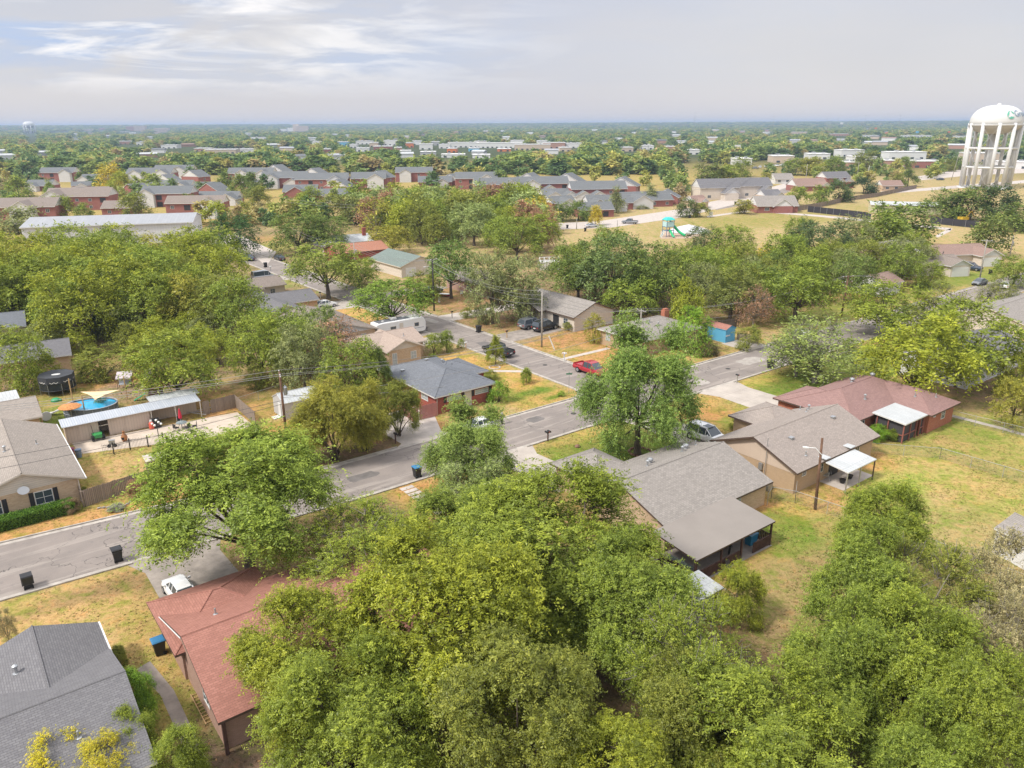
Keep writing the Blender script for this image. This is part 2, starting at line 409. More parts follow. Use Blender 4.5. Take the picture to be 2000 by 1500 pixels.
# pool yard
rect(-4, 27, 95, 120, (.40, .31, .13)); patch(120, 815, 5, 5, LAWN); patch(170, 765, 7, 4, OLIVE, .8); patch(215, 742, 6, 4.5, ORANGE, .95)
patch(270, 760, 6, 4, (.34, .25, .18), .95); patch(330, 770, 5, 4, (.3, .22, .15), .8); patch(60, 750, 6, 3, DIRT, .8)
patch(250, 700, 16, 6, (.38, .27, .14), .9)
# orange side yard with the little shed
rect(26, 46, 72, 86, ORANGE, .95); patch(480, 790, 8, 6, ORANGE, .9); patch(470, 770, 9, 3, (.42, .28, .14), .7); patch(600, 780, 6, 9, OLIVE, .5)
patch(680, 885, 9, 3.2, LITTER, .95); patch(620, 905, 6, 2, LITTER, .8); patch(690, 850, 7, 5, (.28, .2, .12), .8)
# red-brick house lawns
rect(56, 65, 71, 98, (.54, .36, .13)); patch(1055, 762, 3.2, 1.6, GREEN, 1); patch(1085, 775, 3, .8, GREEN, .8); patch(1000, 775, 1.6, 4, LAWN, .9)
patch(940, 735, 2.2, 3.5, GREEN, .85); patch(985, 700, 2, 3, LAWN, .5); patch(1000, 742, 3, 2, (.56, .38, .16), .6)
# across the side road
rect(74.5, 100, 76, 95, ORANGE, .75); patch(1120, 660, 5, 6, (.50, .29, .14), .9); patch(1100, 690, 5, 2, OLIVE, .6); patch(960, 625, 5, 9, (.42, .27, .15), .9)
patch(1000, 610, 8, 5, LITTER, .8); patch(870, 585, 12, 8, (.47, .29, .16), .9); patch(1240, 690, 18, 3, ORANGE, .8); patch(1370, 695, 5, 2, STRAW, .8)
# left side of the side road
rect(44, 64, 112, 142, ORANGE, .8); patch(700, 610, 4, 9, (.56, .36, .15)); patch(640, 590, 4, 6, LITTER, .8); patch(780, 650, 6, 4, OLIVE, .8)
patch(570, 535, 8, 6, LAWN, .9); patch(555, 550, 5, 6, LAWN, .6); patch(545, 480, 12, 8, OLIVE); patch(535, 465, 6, 6, ORANGE, .6)
# front lawns on the near side of the main road
rect(49, 63, 49, 60.5, LAWN, .95); patch(1130, 850, 4, 2.5, (.5, .39, .13), .9); patch(1150, 890, 3, 3, LAWN, .7); patch(1260, 885, 4.5, 2.5, GREEN, .75); patch(1100, 860, 2, 2, OLIVE, .6)
rect(66.5, 78.5, 51, 60.5, (.5, .34, .13)); patch(1400, 812, 3.5, 2.5, (.5, .27, .12), .9); patch(1425, 825, 2, 2, LAWN, .8); patch(1440, 790, 3, 2, OLIVE, .7)
rect(85, 118, 49, 60.5, LAWN, .95); patch(1480, 745, 6, 1.5, (.47, .39, .12), .8); patch(1540, 765, 8, 3, GREEN, .6)
rect(30.5, 43, 50, 61, (.50, .35, .14)); patch(740, 985, 3, 3, LAWN, .9); patch(830, 960, 4, 2.5, ORANGE, .9); patch(760, 1010, 3, 3, OLIVE, .8)
rect(14.5, 31, 50, 61, LITTER, .8); patch(600, 1080, 5, 3, (.42, .28, .16), .7)
# back yards on the right
rect(43, 66, 18, 35, OLIVE, .8); patch(1500, 1000, 2.5, 5, ORANGE, 1); patch(1440, 1090, 5, 2.6, ORANGE, .95); patch(1420, 1105, 4, 1.5, (.58, .31, .13), .8)
patch(1540, 1035, 3, 3.5, GREEN, .85); patch(1580, 1080, 4, 3, LAWN, .8); patch(1500, 1110, 4, 3, OLIVE, .6); patch(1460, 1060, 1.2, 1, GREEN, .6); patch(1570, 985, 2, 3, (.38, .4, .1), .7)
patch(1370, 1075, 1.4, 1, GREEN, .9); patch(1510, 1170, 9, 4, (.36, .27, .14), .7)
rect(64.5, 82, 12, 36, (.40, .36, .125)); patch(1720, 905, 3, 2, ORANGE, .8); patch(1640, 975, 5, 2, ORANGE, .8); patch(1600, 960, 4, 1.5, (.5, .33, .14), .8)
patch(1850, 1000, 6, 4, LAWN, .7); patch(1780, 960, 5, 4, (.38, .4, .11), .8); patch(1900, 1060, 8, 5, LAWN, .6); patch(1900, 950, 5, 3, STRAW, .6)
rect(83, 104, 12, 38, (.42, .38, .13)); patch(1860, 862, 2.2, 1.6, (.56, .34, .19), .9); patch(1900, 900, 4, 2, STRAW, .7); patch(1820, 890, 5, 3, STRAW, .6)
patch(1960, 900, 6, 5, OLIVE, .8); patch(1890, 840, 4, 3, LAWN, .6); patch(1780, 870, 3, 4, LAWN, .5)
rect(105, 135, 20, 45, (.27, .19, .125), .9); patch(1930, 775, 8, 5, (.30, .21, .14), .8)
patch(1960, 1100, 10, 10, (.46, .35, .18), .7)
# right road verges
rect(120, 215, 72, 80, LAWN, .7); patch(1880, 545, 12, 4, LAWN, .9); patch(1700, 570, 12, 5, ORANGE, .7); patch(1950, 480, 40, 12, TANF, .9)
GZ = np.zeros_like(GX)
R_ = np.hypot(GX, GY); GZ = np.clip((R_ - 3500) / 4300, 0, 1) ** 1.6 * 36 + np.clip((R_ - 1500) / 2000, 0, 1) * (vnoise(GX, GY, 900, 8) - .5) * 3
GZ += np.clip((R_ - 5500) / 3500, 0, 1) * (vnoise(GX, GY, 2600, 9)) * 5
idx = np.arange(nx * ny).reshape(ny, nx)
quads = np.stack([idx[:-1, :-1], idx[:-1, 1:], idx[1:, 1:], idx[1:, :-1]], -1).reshape(-1, 4)
def np_mesh(name, co, faces, k=4):
    me = bpy.data.meshes.new(name); me.vertices.add(len(co)); me.vertices.foreach_set('co', np.asarray(co, 'f').ravel())
    me.loops.add(faces.size); me.loops.foreach_set('vertex_index', np.asarray(faces, 'i').ravel())
    me.polygons.add(len(faces)); me.polygons.foreach_set('loop_start', np.arange(0, faces.size, k, dtype='i'))
    me.update(calc_edges=True); return me
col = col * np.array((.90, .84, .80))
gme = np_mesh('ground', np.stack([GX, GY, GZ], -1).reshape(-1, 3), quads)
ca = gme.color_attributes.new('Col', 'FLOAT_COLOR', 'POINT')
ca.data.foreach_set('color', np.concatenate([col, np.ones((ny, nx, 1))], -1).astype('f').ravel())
m, t, b = newmat('dry grass and soil')
P_ = obcoord(t); base = nd(t, 'ShaderNodeAttribute', attribute_name='Col').outputs['Color']
f1 = noise(t, P_, .45, 8, .68, .4); f2 = noise(t, P_, 2.2, 8, .8, .3); f3 = noise(t, P_, 9, 4, .75); f4 = noise(t, P_, .09, 4, .6)
c = mixc(t, math_(t, 'MULTIPLY', ramp(t, f1, .49, .60), .62), base, mixc(t, 1.0, base, (.60, .88, .42), 'MULTIPLY'))
f6 = noise(t, P_, .9, 7, .72, .8); c = mixc(t, math_(t, 'MULTIPLY', ramp(t, f6, .50, .60), .7), c, mixc(t, 1.0, c, (.66, .88, .48), 'MULTIPLY')); c = mixc(t, math_(t, 'MULTIPLY', math_(t, 'SUBTRACT', 1.0, ramp(t, f6, .38, .46)), .5), c, mixc(t, 1.0, c, (1.28, 1.02, .85), 'MULTIPLY'))
c = mixc(t, math_(t, 'MULTIPLY', ramp(t, f2, .5, .62), .75), c, mixc(t, 1.0, c, (.52, .50, .46), 'MULTIPLY'))
c = mixc(t, math_(t, 'MULTIPLY', math_(t, 'SUBTRACT', 1.0, ramp(t, f2, .36, .47)), .6), c, mixc(t, 1.0, c, (1.3, 1.26, 1.35), 'MULTIPLY'))
c = mixc(t, math_(t, 'MULTIPLY', ramp(t, f3, .5, .66), .6), c, mixc(t, 1.0, c, (.5, .52, .5), 'MULTIPLY'))
c = mixc(t, math_(t, 'MULTIPLY', ramp(t, f4, .45, .65), .25), c, mixc(t, 1.0, c, (.86, .9, .7), 'MULTIPLY'))
t.links.new(c, b.inputs['Base Color']); b.inputs['Roughness'].default_value = .95; b.inputs['Specular IOR Level'].default_value = .1
bp = nd(t, 'ShaderNodeBump', i_Strength=.6); bp.inputs['Distance'].default_value = .08
t.links.new(math_(t, 'ADD', f3, f2), bp.inputs['Height']); t.links.new(bp.outputs[0], b.inputs['Normal'])
gme.materials.append(m)
go = bpy.data.objects.new('ground', gme); C.objects.link(go); go['kind'] = 'structure'

# ---------------- grass and weed tufts ----------------
# ---------------- roads ----------------
m, t, asph_b = newmat('worn asphalt'); asphalt = m
P_ = obcoord(t)
sep = nd(t, 'ShaderNodeSeparateXYZ'); t.links.new(P_, sep.inputs[0])
str1 = comb(t, math_(t, 'MULTIPLY', sep.outputs[0], .05), math_(t, 'MULTIPLY', sep.outputs[1], .7), 0)
f1 = noise(t, P_, .25, 6, .6); f2 = noise(t, str1, 1.6, 5, .65, .5); f3 = noise(t, P_, 12, 4, .7); f5 = noise(t, P_, 1.2, 5, .7)
c = mixc(t, ramp(t, f1, .35, .65), (.275, .235, .208), (.22, .19, .17))
c = mixc(t, math_(t, 'MULTIPLY', ramp(t, f2, .52, .60), .6), c, (.37, .325, .285))
c = mixc(t, math_(t, 'MULTIPLY', ramp(t, f5, .56, .68), .35), c, (.135, .125, .12))
c = mixc(t, math_(t, 'MULTIPLY', f3, .35), c, (.13, .12, .115))
def cracks(scale, width, seed):
    vv = nd(t, 'ShaderNodeVectorMath', operation='MULTIPLY_ADD'); t.links.new(P_, vv.inputs[0])
    nn = nd(t, 'ShaderNodeTexNoise'); nn.inputs['Scale'].default_value = .5; nn.inputs['Detail'].default_value = 6; t.links.new(P_, nn.inputs['Vector'])
    sc = nd(t, 'ShaderNodeVectorMath', operation='SCALE'); sc.inputs['Scale'].default_value = .55; t.links.new(nn.outputs['Color'], sc.inputs[0])
    vv.inputs[1].default_value = (scale, scale * .6, scale); t.links.new(sc.outputs[0], vv.inputs[2])
    vo = nd(t, 'ShaderNodeTexVoronoi', feature='DISTANCE_TO_EDGE'); vo.inputs['Scale'].default_value = 1; t.links.new(vv.outputs[0], vo.inputs['Vector'])
    return math_(t, 'LESS_THAN', vo.outputs[0], width)
c = mixc(t, math_(t, 'MULTIPLY', cracks(.16, .004, 1), .7), c, (.06, .055, .052))
t.links.new(c, asph_b.inputs['Base Color']); asph_b.inputs['Roughness'].default_value = .9; asph_b.inputs['Specular IOR Level'].default_value = .2
m, t, cb = newmat('concrete paving'); concrete = m
P_ = obcoord(t)
f1 = noise(t, P_, .5, 6, .62); f2 = noise(t, P_, 7, 4, .7)
c = mixc(t, ramp(t, f1, .35, .68), (.50, .445, .39), (.38, .335, .295)); c = mixc(t, math_(t, 'MULTIPLY', f2, .35), c, (.26, .23, .20))
br = nd(t, 'ShaderNodeTexBrick', offset=0.0); br.inputs['Scale'].default_value = 1; br.inputs['Brick Width'].default_value = 3.1; br.inputs['Row Height'].default_value = 3.1
br.inputs['Mortar Size'].default_value = .022; t.links.new(P_, br.inputs['Vector'])
c = mixc(t, math_(t, 'MULTIPLY', br.outputs['Fac'], .6), c, (.15, .13, .115))
t.links.new(c, cb.inputs['Base Color']); cb.inputs['Roughness'].default_value = .9; cb.inputs['Specular IOR Level'].default_value = .2
M('old pale concrete', (.47, .415, .37), .9, .12, .8); M('dark stained concrete', (.30, .26, .225), .9, .2, .8); M('kerb concrete', (.42, .38, .335), .9, .2, 1.2)

def strip(path, w0, w1, z, mb=None, k=0):
    """flat ribbon between offsets w0..w1 to the left of an (a,b) path"""
    mb = mb or MB(); n = len(path); L = []
    for i, p in enumerate(path):
        q0, q1 = path[max(i - 1, 0)], path[min(i + 1, n - 1)]
        d = Vector((q1[0] - q0[0], q1[1] - q0[1])).normalized(); nn_ = Vector((-d.y, d.x))
        L.append((Vector(p) + nn_ * w0, Vector(p) + nn_ * w1))
    for i in range(n - 1):
        mb.face([(*L[i][0], z), (*L[i + 1][0], z), (*L[i + 1][1], z), (*L[i][1], z)], k)
    return mb
def kerb(path, h=.12, w=.16, z=0.0, mb=None):
    mb = mb or MB(); n = len(path); V = []
    for i, p in enumerate(path):
        q0, q1 = path[max(i - 1, 0)], path[min(i + 1, n - 1)]
        d = Vector((q1[0] - q0[0], q1[1] - q0[1])).normalized(); nn_ = Vector((-d.y, d.x))
        a, b = Vector(p), Vector(p) + nn_ * w
        V.append([(*a, -.05), (*a, h), (*b, h), (*b, -.05)])
    return mb.loft(V, cap=True)
# main road runs along a between b = 61.5 and 70.6 (the left end bends a little)
def far_b(a): return 70.3 + (2.9 * max(0, (30 - a) / 30) if a < 30 else 0)
def near_b(a): return 61.7 + (1.5 * max(0, (30 - a) / 30) if a < 30 else 0)
mb = MB(); A = [-60 + i * 5 for i in range(60)]
for i in range(len(A) - 1):
    a, a2 = A[i], A[i + 1]
    mb.face([(a, near_b(a), .004), (a2, near_b(a2), .004), (a2, far_b(a2), .004), (a, far_b(a), .004)])
struct('main_road', mb, asphalt)
mb = MB(); mb.face([(66.2, 70.28, .0045), (74, 70.28, .0045), (74, 300, .0045), (66.2, 300, .0045)])
def fillet(cx, cy, r, a0, a1, n=8): return [(cx + r * math.cos(rad(a0 + (a1 - a0) * i / n)), cy + r * math.sin(rad(a0 + (a1 - a0) * i / n))) for i in range(n + 1)]
for (cx, s, a0, a1) in ((63.2, 1, -90, 0), (77, -1, 270, 180)):   # corner radii of the junction
    arc = fillet(cx, 73.3, 3, a0, a1); corner = (cx + 3 * s, 70.25)
    for p, q in zip(arc, arc[1:]): mb.face([(*corner, .0046), (*p, .0046), (*q, .0046)])
struct('side_road', mb, asphalt)
# gutters
mb = MB()
def seg(p0, p1, n=10): return [(p0[0] + (p1[0] - p0[0]) * i / n, p0[1] + (p1[1] - p0[1]) * i / n) for i in range(n + 1)]
near_path = [(a, near_b(a)) for a in range(-60, 231, 5)]
farL = [(a, far_b(a)) for a in list(range(-60, 60, 5)) + [63.2]]; farR = [(77 + i * 8, 70.3) for i in range(19)]
left_side = fillet(63.2, 73.3, 3, -90, 0) + [(66.2, b) for b in range(80, 300, 10)]
right_side = [(74, b) for b in range(290, 80, -10)] + fillet(77, 73.3, 3, 180, 270)
strip(near_path, 0, .45, .009, mb); strip(farL, -.45, 0, .009, mb); strip(farR, -.45, 0, .009, mb)
strip(left_side, -.45, 0, .0095, mb); strip(right_side, -.45, 0, .0095, mb)
struct('gutter', mb, MATS['kerb concrete'])
def cutpath(path, gaps):
    """split a path where a driveway crosses; gaps are (axis, lo, hi)"""
    out, cur = [], []
    for p, q in zip(path, path[1:]):
        n = max(1, int(math.dist(p, q) / .5))
        for i in range(n):
            x = p[0] + (q[0] - p[0]) * i / n; y = p[1] + (q[1] - p[1]) * i / n
            if any((x if ax == 'a' else y) > lo and (x if ax == 'a' else y) < hi for ax, lo, hi in gaps):
                if len(cur) > 1: out.append(cur)
                cur = []
            else: cur.append((x, y))
    cur.append(path[-1])
    if len(cur) > 1: out.append(cur)
    return out
mb = MB()
for pth in cutpath([(a, near_b(a) - .16) for a in range(-60, 231, 5)], [('a', 8.6, 14.5), ('a', 43.9, 48.9), ('a', 63.3, 67.5), ('a', 78.8, 85.2), ('a', 118, 124)]): kerb(pth, mb=mb)
for pth in cutpath(farL, [('a', 37.9, 44.3), ('a', -20, -14)]): kerb(pth, mb=mb)
for pth in cutpath(farR, [('a', 99.5, 104.8), ('a', 130, 136)]): kerb(pth, mb=mb)
for pth in cutpath(left_side, [('b', 104.5, 108.3), ('b', 108.9, 116), ('b', 137.5, 143.5), ('b', 173, 178)]): kerb(pth, mb=mb)
for pth in cutpath(right_side, [('b', 97.5, 102.2), ('b', 115.5, 120), ('b', 140, 145)]): kerb(pth, mb=mb)
struct('kerb', mb, MATS['kerb concrete'])
PAVED = []; HRECT = []
def pave(name, polys, mat=None, z=.014):
    PAVED.extend(polys)
    mb = MB()
    for p in polys: mb.face([(*q, z) for q in p])
    return struct(name, mb, mat or concrete)
pave('driveway', [[(9.0, 50.5), (15.2, 50.5), (14.9, 60.5), (15.6, 62.5), (8.0, 63.0), (9.0, 60.5)]], MATS['dark stained concrete'])
pave('driveway', [[(44.3, 51.0), (49.3, 51.0), (48.7, 59.5), (49.8, 61.7), (43.0, 61.7), (44.1, 59.5)]])
pave('driveway', [[(62.9, 46.0), (68.5, 46.0), (68.0, 59), (68.3, 61.7), (62.5, 61.7), (63.2, 59)]])
pave('driveway', [[(78.6, 47.5), (85.3, 48.8), (85.3, 59), (86.2, 61.7), (78.0, 61.7), (79.1, 59)]])
pave('driveway', [[(38.4, 71), (38.2, 80.5), (45.9, 80.5), (45.9, 75.9), (44.0, 71.5), (44.6, 70.3), (37.4, 70.3)]], MATS['old pale concrete'])
pave('driveway', [[(99.8, 70.3), (105.4, 70.3), (104.7, 75.2), (100.2, 75.2)]])
pave('driveway', [[(74, 97.2), (86, 97.8), (86, 102.6), (74, 102.6)]], MATS['dark stained concrete'])
pave('driveway', [[(74, 115.3), (92, 116), (92, 120), (74, 120.3)]])
pave('driveway', [[(57, 104.6), (66.2, 104.0), (66.2, 108.6), (57, 108.0)], ])
pave('driveway', [[(55, 109.6), (66.2, 109.6), (66.2, 116.6), (55, 115.8)]], MATS['dark stained concrete'])
pave('driveway', [[(56.8, 137.2), (66.2, 136.6), (66.2, 144.2), (56.8, 143.8)]])
pave('driveway', [[(58, 172.6), (66.2, 172.4), (66.2, 178.5), (58, 178)]])
pave('driveway', [[(74, 140), (90, 141), (90, 146), (74, 146)]], MATS['dark stained concrete'])
pave('footpath', [[(57.3, 90.2), (66.1, 82.6), (66.1, 83.8), (57.3, 91.5)]], MATS['old pale concrete'], .012)
pave('footpath', [[(74.2, 84.2), (84, 84.2), (84, 85.1), (74.2, 85.1)]], MATS['old pale concrete'], .012)
pave('footpath', [[(6.2, 36), (7.0, 36), (7.1, 45), (6.6, 48.9), (5.7, 48.6), (6.3, 45)]], MATS['dark stained concrete'], .012)
mb = MB()
for i in range(9): mb.box(32.6 + (i % 2) * .03, 34.0, 60.6 - i * .78, 61.2 - i * .78, -.02, .04)
struct('stepping_stone_path', mb, MATS['old pale concrete'])
pave('patio', [[(9.2, 90.2), (21.6, 86.4), (27.2, 86.6), (27.2, 92.5), (9.0, 94.3)]], M('patio slab', (.50, .42, .34), .9, .12, .7), .012)
pave('patio', [[(66.6, 34.2), (72.2, 34.2), (72.2, 37.5), (66.6, 37.5)]], MATS['old pale concrete'], .016)
pave('patio', [[(42.4, 32.3), (52.3, 32.3), (52.3, 37.6), (42.4, 37.6)]], MATS['dark stained concrete'], .016)
pave('footpath', [[(94.6, 52), (95.4, 52), (96.6, 32), (95.9, 15), (95.2, 15), (95.7, 32)]], MATS['old pale concrete'], .012)
# distant roads and paths across the field
def gpoly(pts): return [gab(*p) for p in pts]
pave('street', [gpoly([(1060, 437), (1170, 432), (1370, 402), (1440, 388), (1445, 397), (1330, 425), (1190, 445), (1065, 449)])], MATS['old pale concrete'], .02)
pave('street', [gpoly([(1330, 405), (1450, 382), (1560, 350), (1570, 354), (1470, 390), (1340, 415)])], MATS['old pale concrete'], .024)
pave('street', [gpoly([(380, 462), (460, 456), (540, 492), (520, 520), (470, 478), (385, 483)])], MATS['old pale concrete'], .02)
pave('street', [gpoly([(1790, 345), (1890, 328), (2100, 318), (2100, 334), (1900, 342), (1800, 352)])], MATS['old pale concrete'], .02)
pave('street', [gpoly([(1720, 374), (2100, 344), (2100, 350), (1722, 379)])], MATS['old pale concrete'], .02)
pave('car_park', [gpoly([(1380, 404), (1460, 386), (1480, 372), (1570, 362), (1500, 392), (1400, 410)])], asphalt, .018)
pave('footpath', [gpoly([(1380, 422), (1465, 410), (1600, 420), (1760, 435), (1860, 446), (1858, 450), (1762, 440), (1600, 423.5), (1465, 413), (1382, 425)])], MATS['old pale concrete'], .02)
pave('footpath', [gpoly([(1858, 446), (1856, 452), (1832, 464), (1826, 461), (1846, 450)])], MATS['old pale concrete'], .02)
pave('playground_surface', [gpoly([(1290, 452), (1370, 442), (1400, 455), (1340, 466), (1290, 466)])], M('playground chips', (.46, .34, .25), .95), .02)
pave('car_park', [gpoly([(70, 395), (160, 372), (170, 378), (140, 398), (80, 404)])], MATS['old pale concrete'], .02)

rp = random.Random(9)
M('pale road patch', (.36, .325, .29), .9, .15, .9); M('dark road patch', (.16, .145, .135), .9, .15, .9)
for a0, b0, L, Wd, mt in ((96, 66.5, 5, 2.6, 'pale road patch'), (100, 63.6, 3.2, 1.6, 'pale road patch'), (70, 99, 2.2, 3, 'dark road patch'), (31, 66, 3.4, 1.5, 'dark road patch'), (55, 67.6, 2.2, 1.6, 'dark road patch'), (12.5, 67.2, 2.6, 1.0, 'dark road patch'), (71.4, 118, 1.6, 4, 'pale road patch'), (82, 64.4, 2.4, 2, 'pale road patch')):
    q = []
    for k in range(14):
        an = k * math.tau / 14; rr0 = 1 + rp.uniform(-.12, .12); sq = 1 / max(abs(math.cos(an)), abs(math.sin(an))) ** .8
        q.append((a0 + L / 2 * math.cos(an) * sq * rr0, b0 + Wd / 2 * math.sin(an) * sq * rr0))
    mb = MB(); mb.face([(*p, .0065) for p in q]); struct('road_patch', mb, MATS[mt])
for a0, b0 in ((60, 66.2), (20, 68), (70.2, 84), (90, 66)):
    mb = MB().lathe([(.36, -.01), (.36, .012), (.33, .014), (.02, .014)], 20, (a0, b0)); struct('manhole_cover', mb, MP('cast iron', (.06, .055, .05), .7, .3))
# ---------------- buildings ----------------
def roof_z(v, x, y):
    x0, x1, y0, y1 = v['r']
    if v['k'] == 'g':
        c, h, q = ((y0 + y1) / 2, (y1 - y0) / 2, y) if v['ax'] == 'x' else ((x0 + x1) / 2, (x1 - x0) / 2, x)
        c = v.get('rc', c); h1 = (max(c - (y0 if v['ax'] == 'x' else x0), .01)); h2 = ((y1 if v['ax'] == 'x' else x1) - c)
        return v['zr'] - (v['zr'] - v['z']) * abs(q - c) / (h1 if q < c else h2)
    if v['k'] == 'h':
        hw = min(x1 - x0, y1 - y0) / 2
        d = min(x - x0, x1 - x, y - y0, y1 - y)
        return v['z'] + (v['zr'] - v['z']) * min(1, d / hw)
    f = {'y0': (y - y0) / (y1 - y0), 'y1': (y1 - y) / (y1 - y0), 'x0': (x - x0) / (x1 - x0), 'x1': (x1 - x) / (x1 - x0)}[v['ax']]
    return v['z'] + (v['zr'] - v['z']) * f
def add_roof(root, v, roofm, trimm):
    x0, x1, y0, y1 = v['r']; z, zr = v['z'], v['zr']; th = v.get('th', .17); mb = MB()
    cap = v.get('cap', True)
    if v['k'] == 'g':
        if v['ax'] == 'x':
            c = v.get('rc', (y0 + y1) / 2)
            P = lambda x: [(x, y0, z), (x, c, zr), (x, y1, z), (x, y1, z - th), (x, c, zr - th), (x, y0, z - th)]
            A, B = P(x0), P(x1)
        else:
            c = v.get('rc', (x0 + x1) / 2)
            P = lambda y: [(x0, y, z), (c, y, zr), (x1, y, z), (x1, y, z - th), (c, y, zr - th), (x0, y, z - th)]
            A, B = P(y0), P(y1)
        for i in range(6): mb.face([A[i], A[(i + 1) % 6], B[(i + 1) % 6], B[i]], 0 if i < 2 else 1)
        for E_ in (A, B): mb.face([E_[0], E_[1], E_[4], E_[5]], 1); mb.face([E_[1], E_[2], E_[3], E_[4]], 1)
        if cap: mb.tube([(A[1][0], A[1][1], zr - .015), (B[1][0], B[1][1], zr - .015)], .07, 6, k=0)
    elif v['k'] == 'h':
        hw = min(x1 - x0, y1 - y0) / 2
        if x1 - x0 >= y1 - y0: r0, r1 = (x0 + hw, (y0 + y1) / 2, zr), (x1 - hw + .01, (y0 + y1) / 2, zr)
        else: r0, r1 = ((x0 + x1) / 2, y0 + hw, zr), ((x0 + x1) / 2, y1 - hw + .01, zr)
        c = [(x0, y0, z), (x1, y0, z), (x1, y1, z), (x0, y1, z)]; d = [(p[0], p[1], z - th) for p in c]
        if x1 - x0 >= y1 - y0:
            mb.face([c[0], c[1], r1, r0], 0); mb.face([c[1], c[2], r1], 0); mb.face([c[2], c[3], r0, r1], 0); mb.face([c[3], c[0], r0], 0)
        else:
            mb.face([c[0], c[1], r0], 0); mb.face([c[1], c[2], r1, r0], 0); mb.face([c[2], c[3], r1], 0); mb.face([c[3], c[0], r0, r1], 0)
        for i in range(4): mb.face([d[i], d[(i + 1) % 4], c[(i + 1) % 4], c[i]], 1)
        mb.face(d[::-1], 1)
        if cap:
            ends = ((c[0], r0), (c[1], r1), (c[2], r1), (c[3], r0)) if x1 - x0 >= y1 - y0 else ((c[0], r0), (c[1], r0), (c[2], r1), (c[3], r1))
            for e, f in ends + ((r0, r1),): mb.tube([e, f], .055, 6, k=0)
    else:
        zz = lambda x, y: roof_z(v, x, y)
        c = [(x0, y0), (x1, y0), (x1, y1), (x0, y1)]; tp = [(*p, zz(*p)) for p in c]; bt = [(p[0], p[1], p[2] - th) for p in tp]
        mb.face(tp, 0); mb.face(bt[::-1], 1)
        for i in range(4): mb.face([bt[i], bt[(i + 1) % 4], tp[(i + 1) % 4], tp[i]], 1)
    return mb.build('roof', [v.get('m', roofm), v.get('t', trimm)], root)
def add_walls(root, v, wallm, gabm):
    x0, x1, y0, y1 = v['r']; ov = v.get('ov', .5); th = v.get('th', .17); ends = v.get('endov', .35)
    z, zr = v['z'], v['zr']
    if v['k'] == 'g':
        if v['ax'] == 'x': X0, X1, Y0, Y1 = x0 + ends, x1 - ends, y0 + ov, y1 - ov; hw = (y1 - y0) / 2
        else: X0, X1, Y0, Y1 = x0 + ov, x1 - ov, y0 + ends, y1 - ends; hw = (x1 - x0) / 2
        zt = min(roof_z(v, X0 if v['ax'] == 'y' else x0, Y0 if v['ax'] == 'x' else y0), roof_z(v, X1 if v['ax'] == 'y' else x1, Y1 if v['ax'] == 'x' else y1)) - th - .01
    else:
        X0, X1, Y0, Y1 = x0 + ov, x1 - ov, y0 + ov, y1 - ov
        zt = z - th + (.0 if v['k'] == 'h' else .0)
    v['w'] = (X0, X1, Y0, Y1, zt)
    b = v.get('base', 0.0)
    MB().box(X0, X1, Y0, Y1, b, zt).build('wall', v.get('wm', wallm), root)
    if v['k'] == 'g':
        g0 = v.get('gz', zt); mb = MB(); e = .03 if g0 < zt else .0
        zp = roof_z(v, X0 if v['ax'] == 'y' else x0, Y0 if v['ax'] == 'x' else y0) - th - .01
        if v['ax'] == 'x':
            c = v.get('rc', (y0 + y1) / 2)
            for X, s in ((X0, -1), (X1, 1)):
                pl = [(Y0, g0), (Y1, g0), (Y1, zt), (c, zr - th - .01), (Y0, zt)] if g0 < zt else [(Y0, zt), (Y1, zt), (c, zr - th - .01)]
                o, i = X + s * e, X - s * .12
                MB().loft([[(o, p[0], p[1]) for p in pl], [(i, p[0], p[1]) for p in pl]]).build('gable', v.get('gm', gabm), root)
        else:
            c = v.get('rc', (x0 + x1) / 2)
            for Y, s in ((Y0, -1), (Y1, 1)):
                pl = [(X0, g0), (X1, g0), (X1, zt), (c, zr - th - .01), (X0, zt)] if g0 < zt else [(X0, zt), (X1, zt), (c, zr - th - .01)]
                o, i = Y + s * e, Y - s * .12
                MB().loft([[(p[0], o, p[1]) for p in pl], [(p[0], i, p[1]) for p in pl]]).build('gable', v.get('gm', gabm), root)
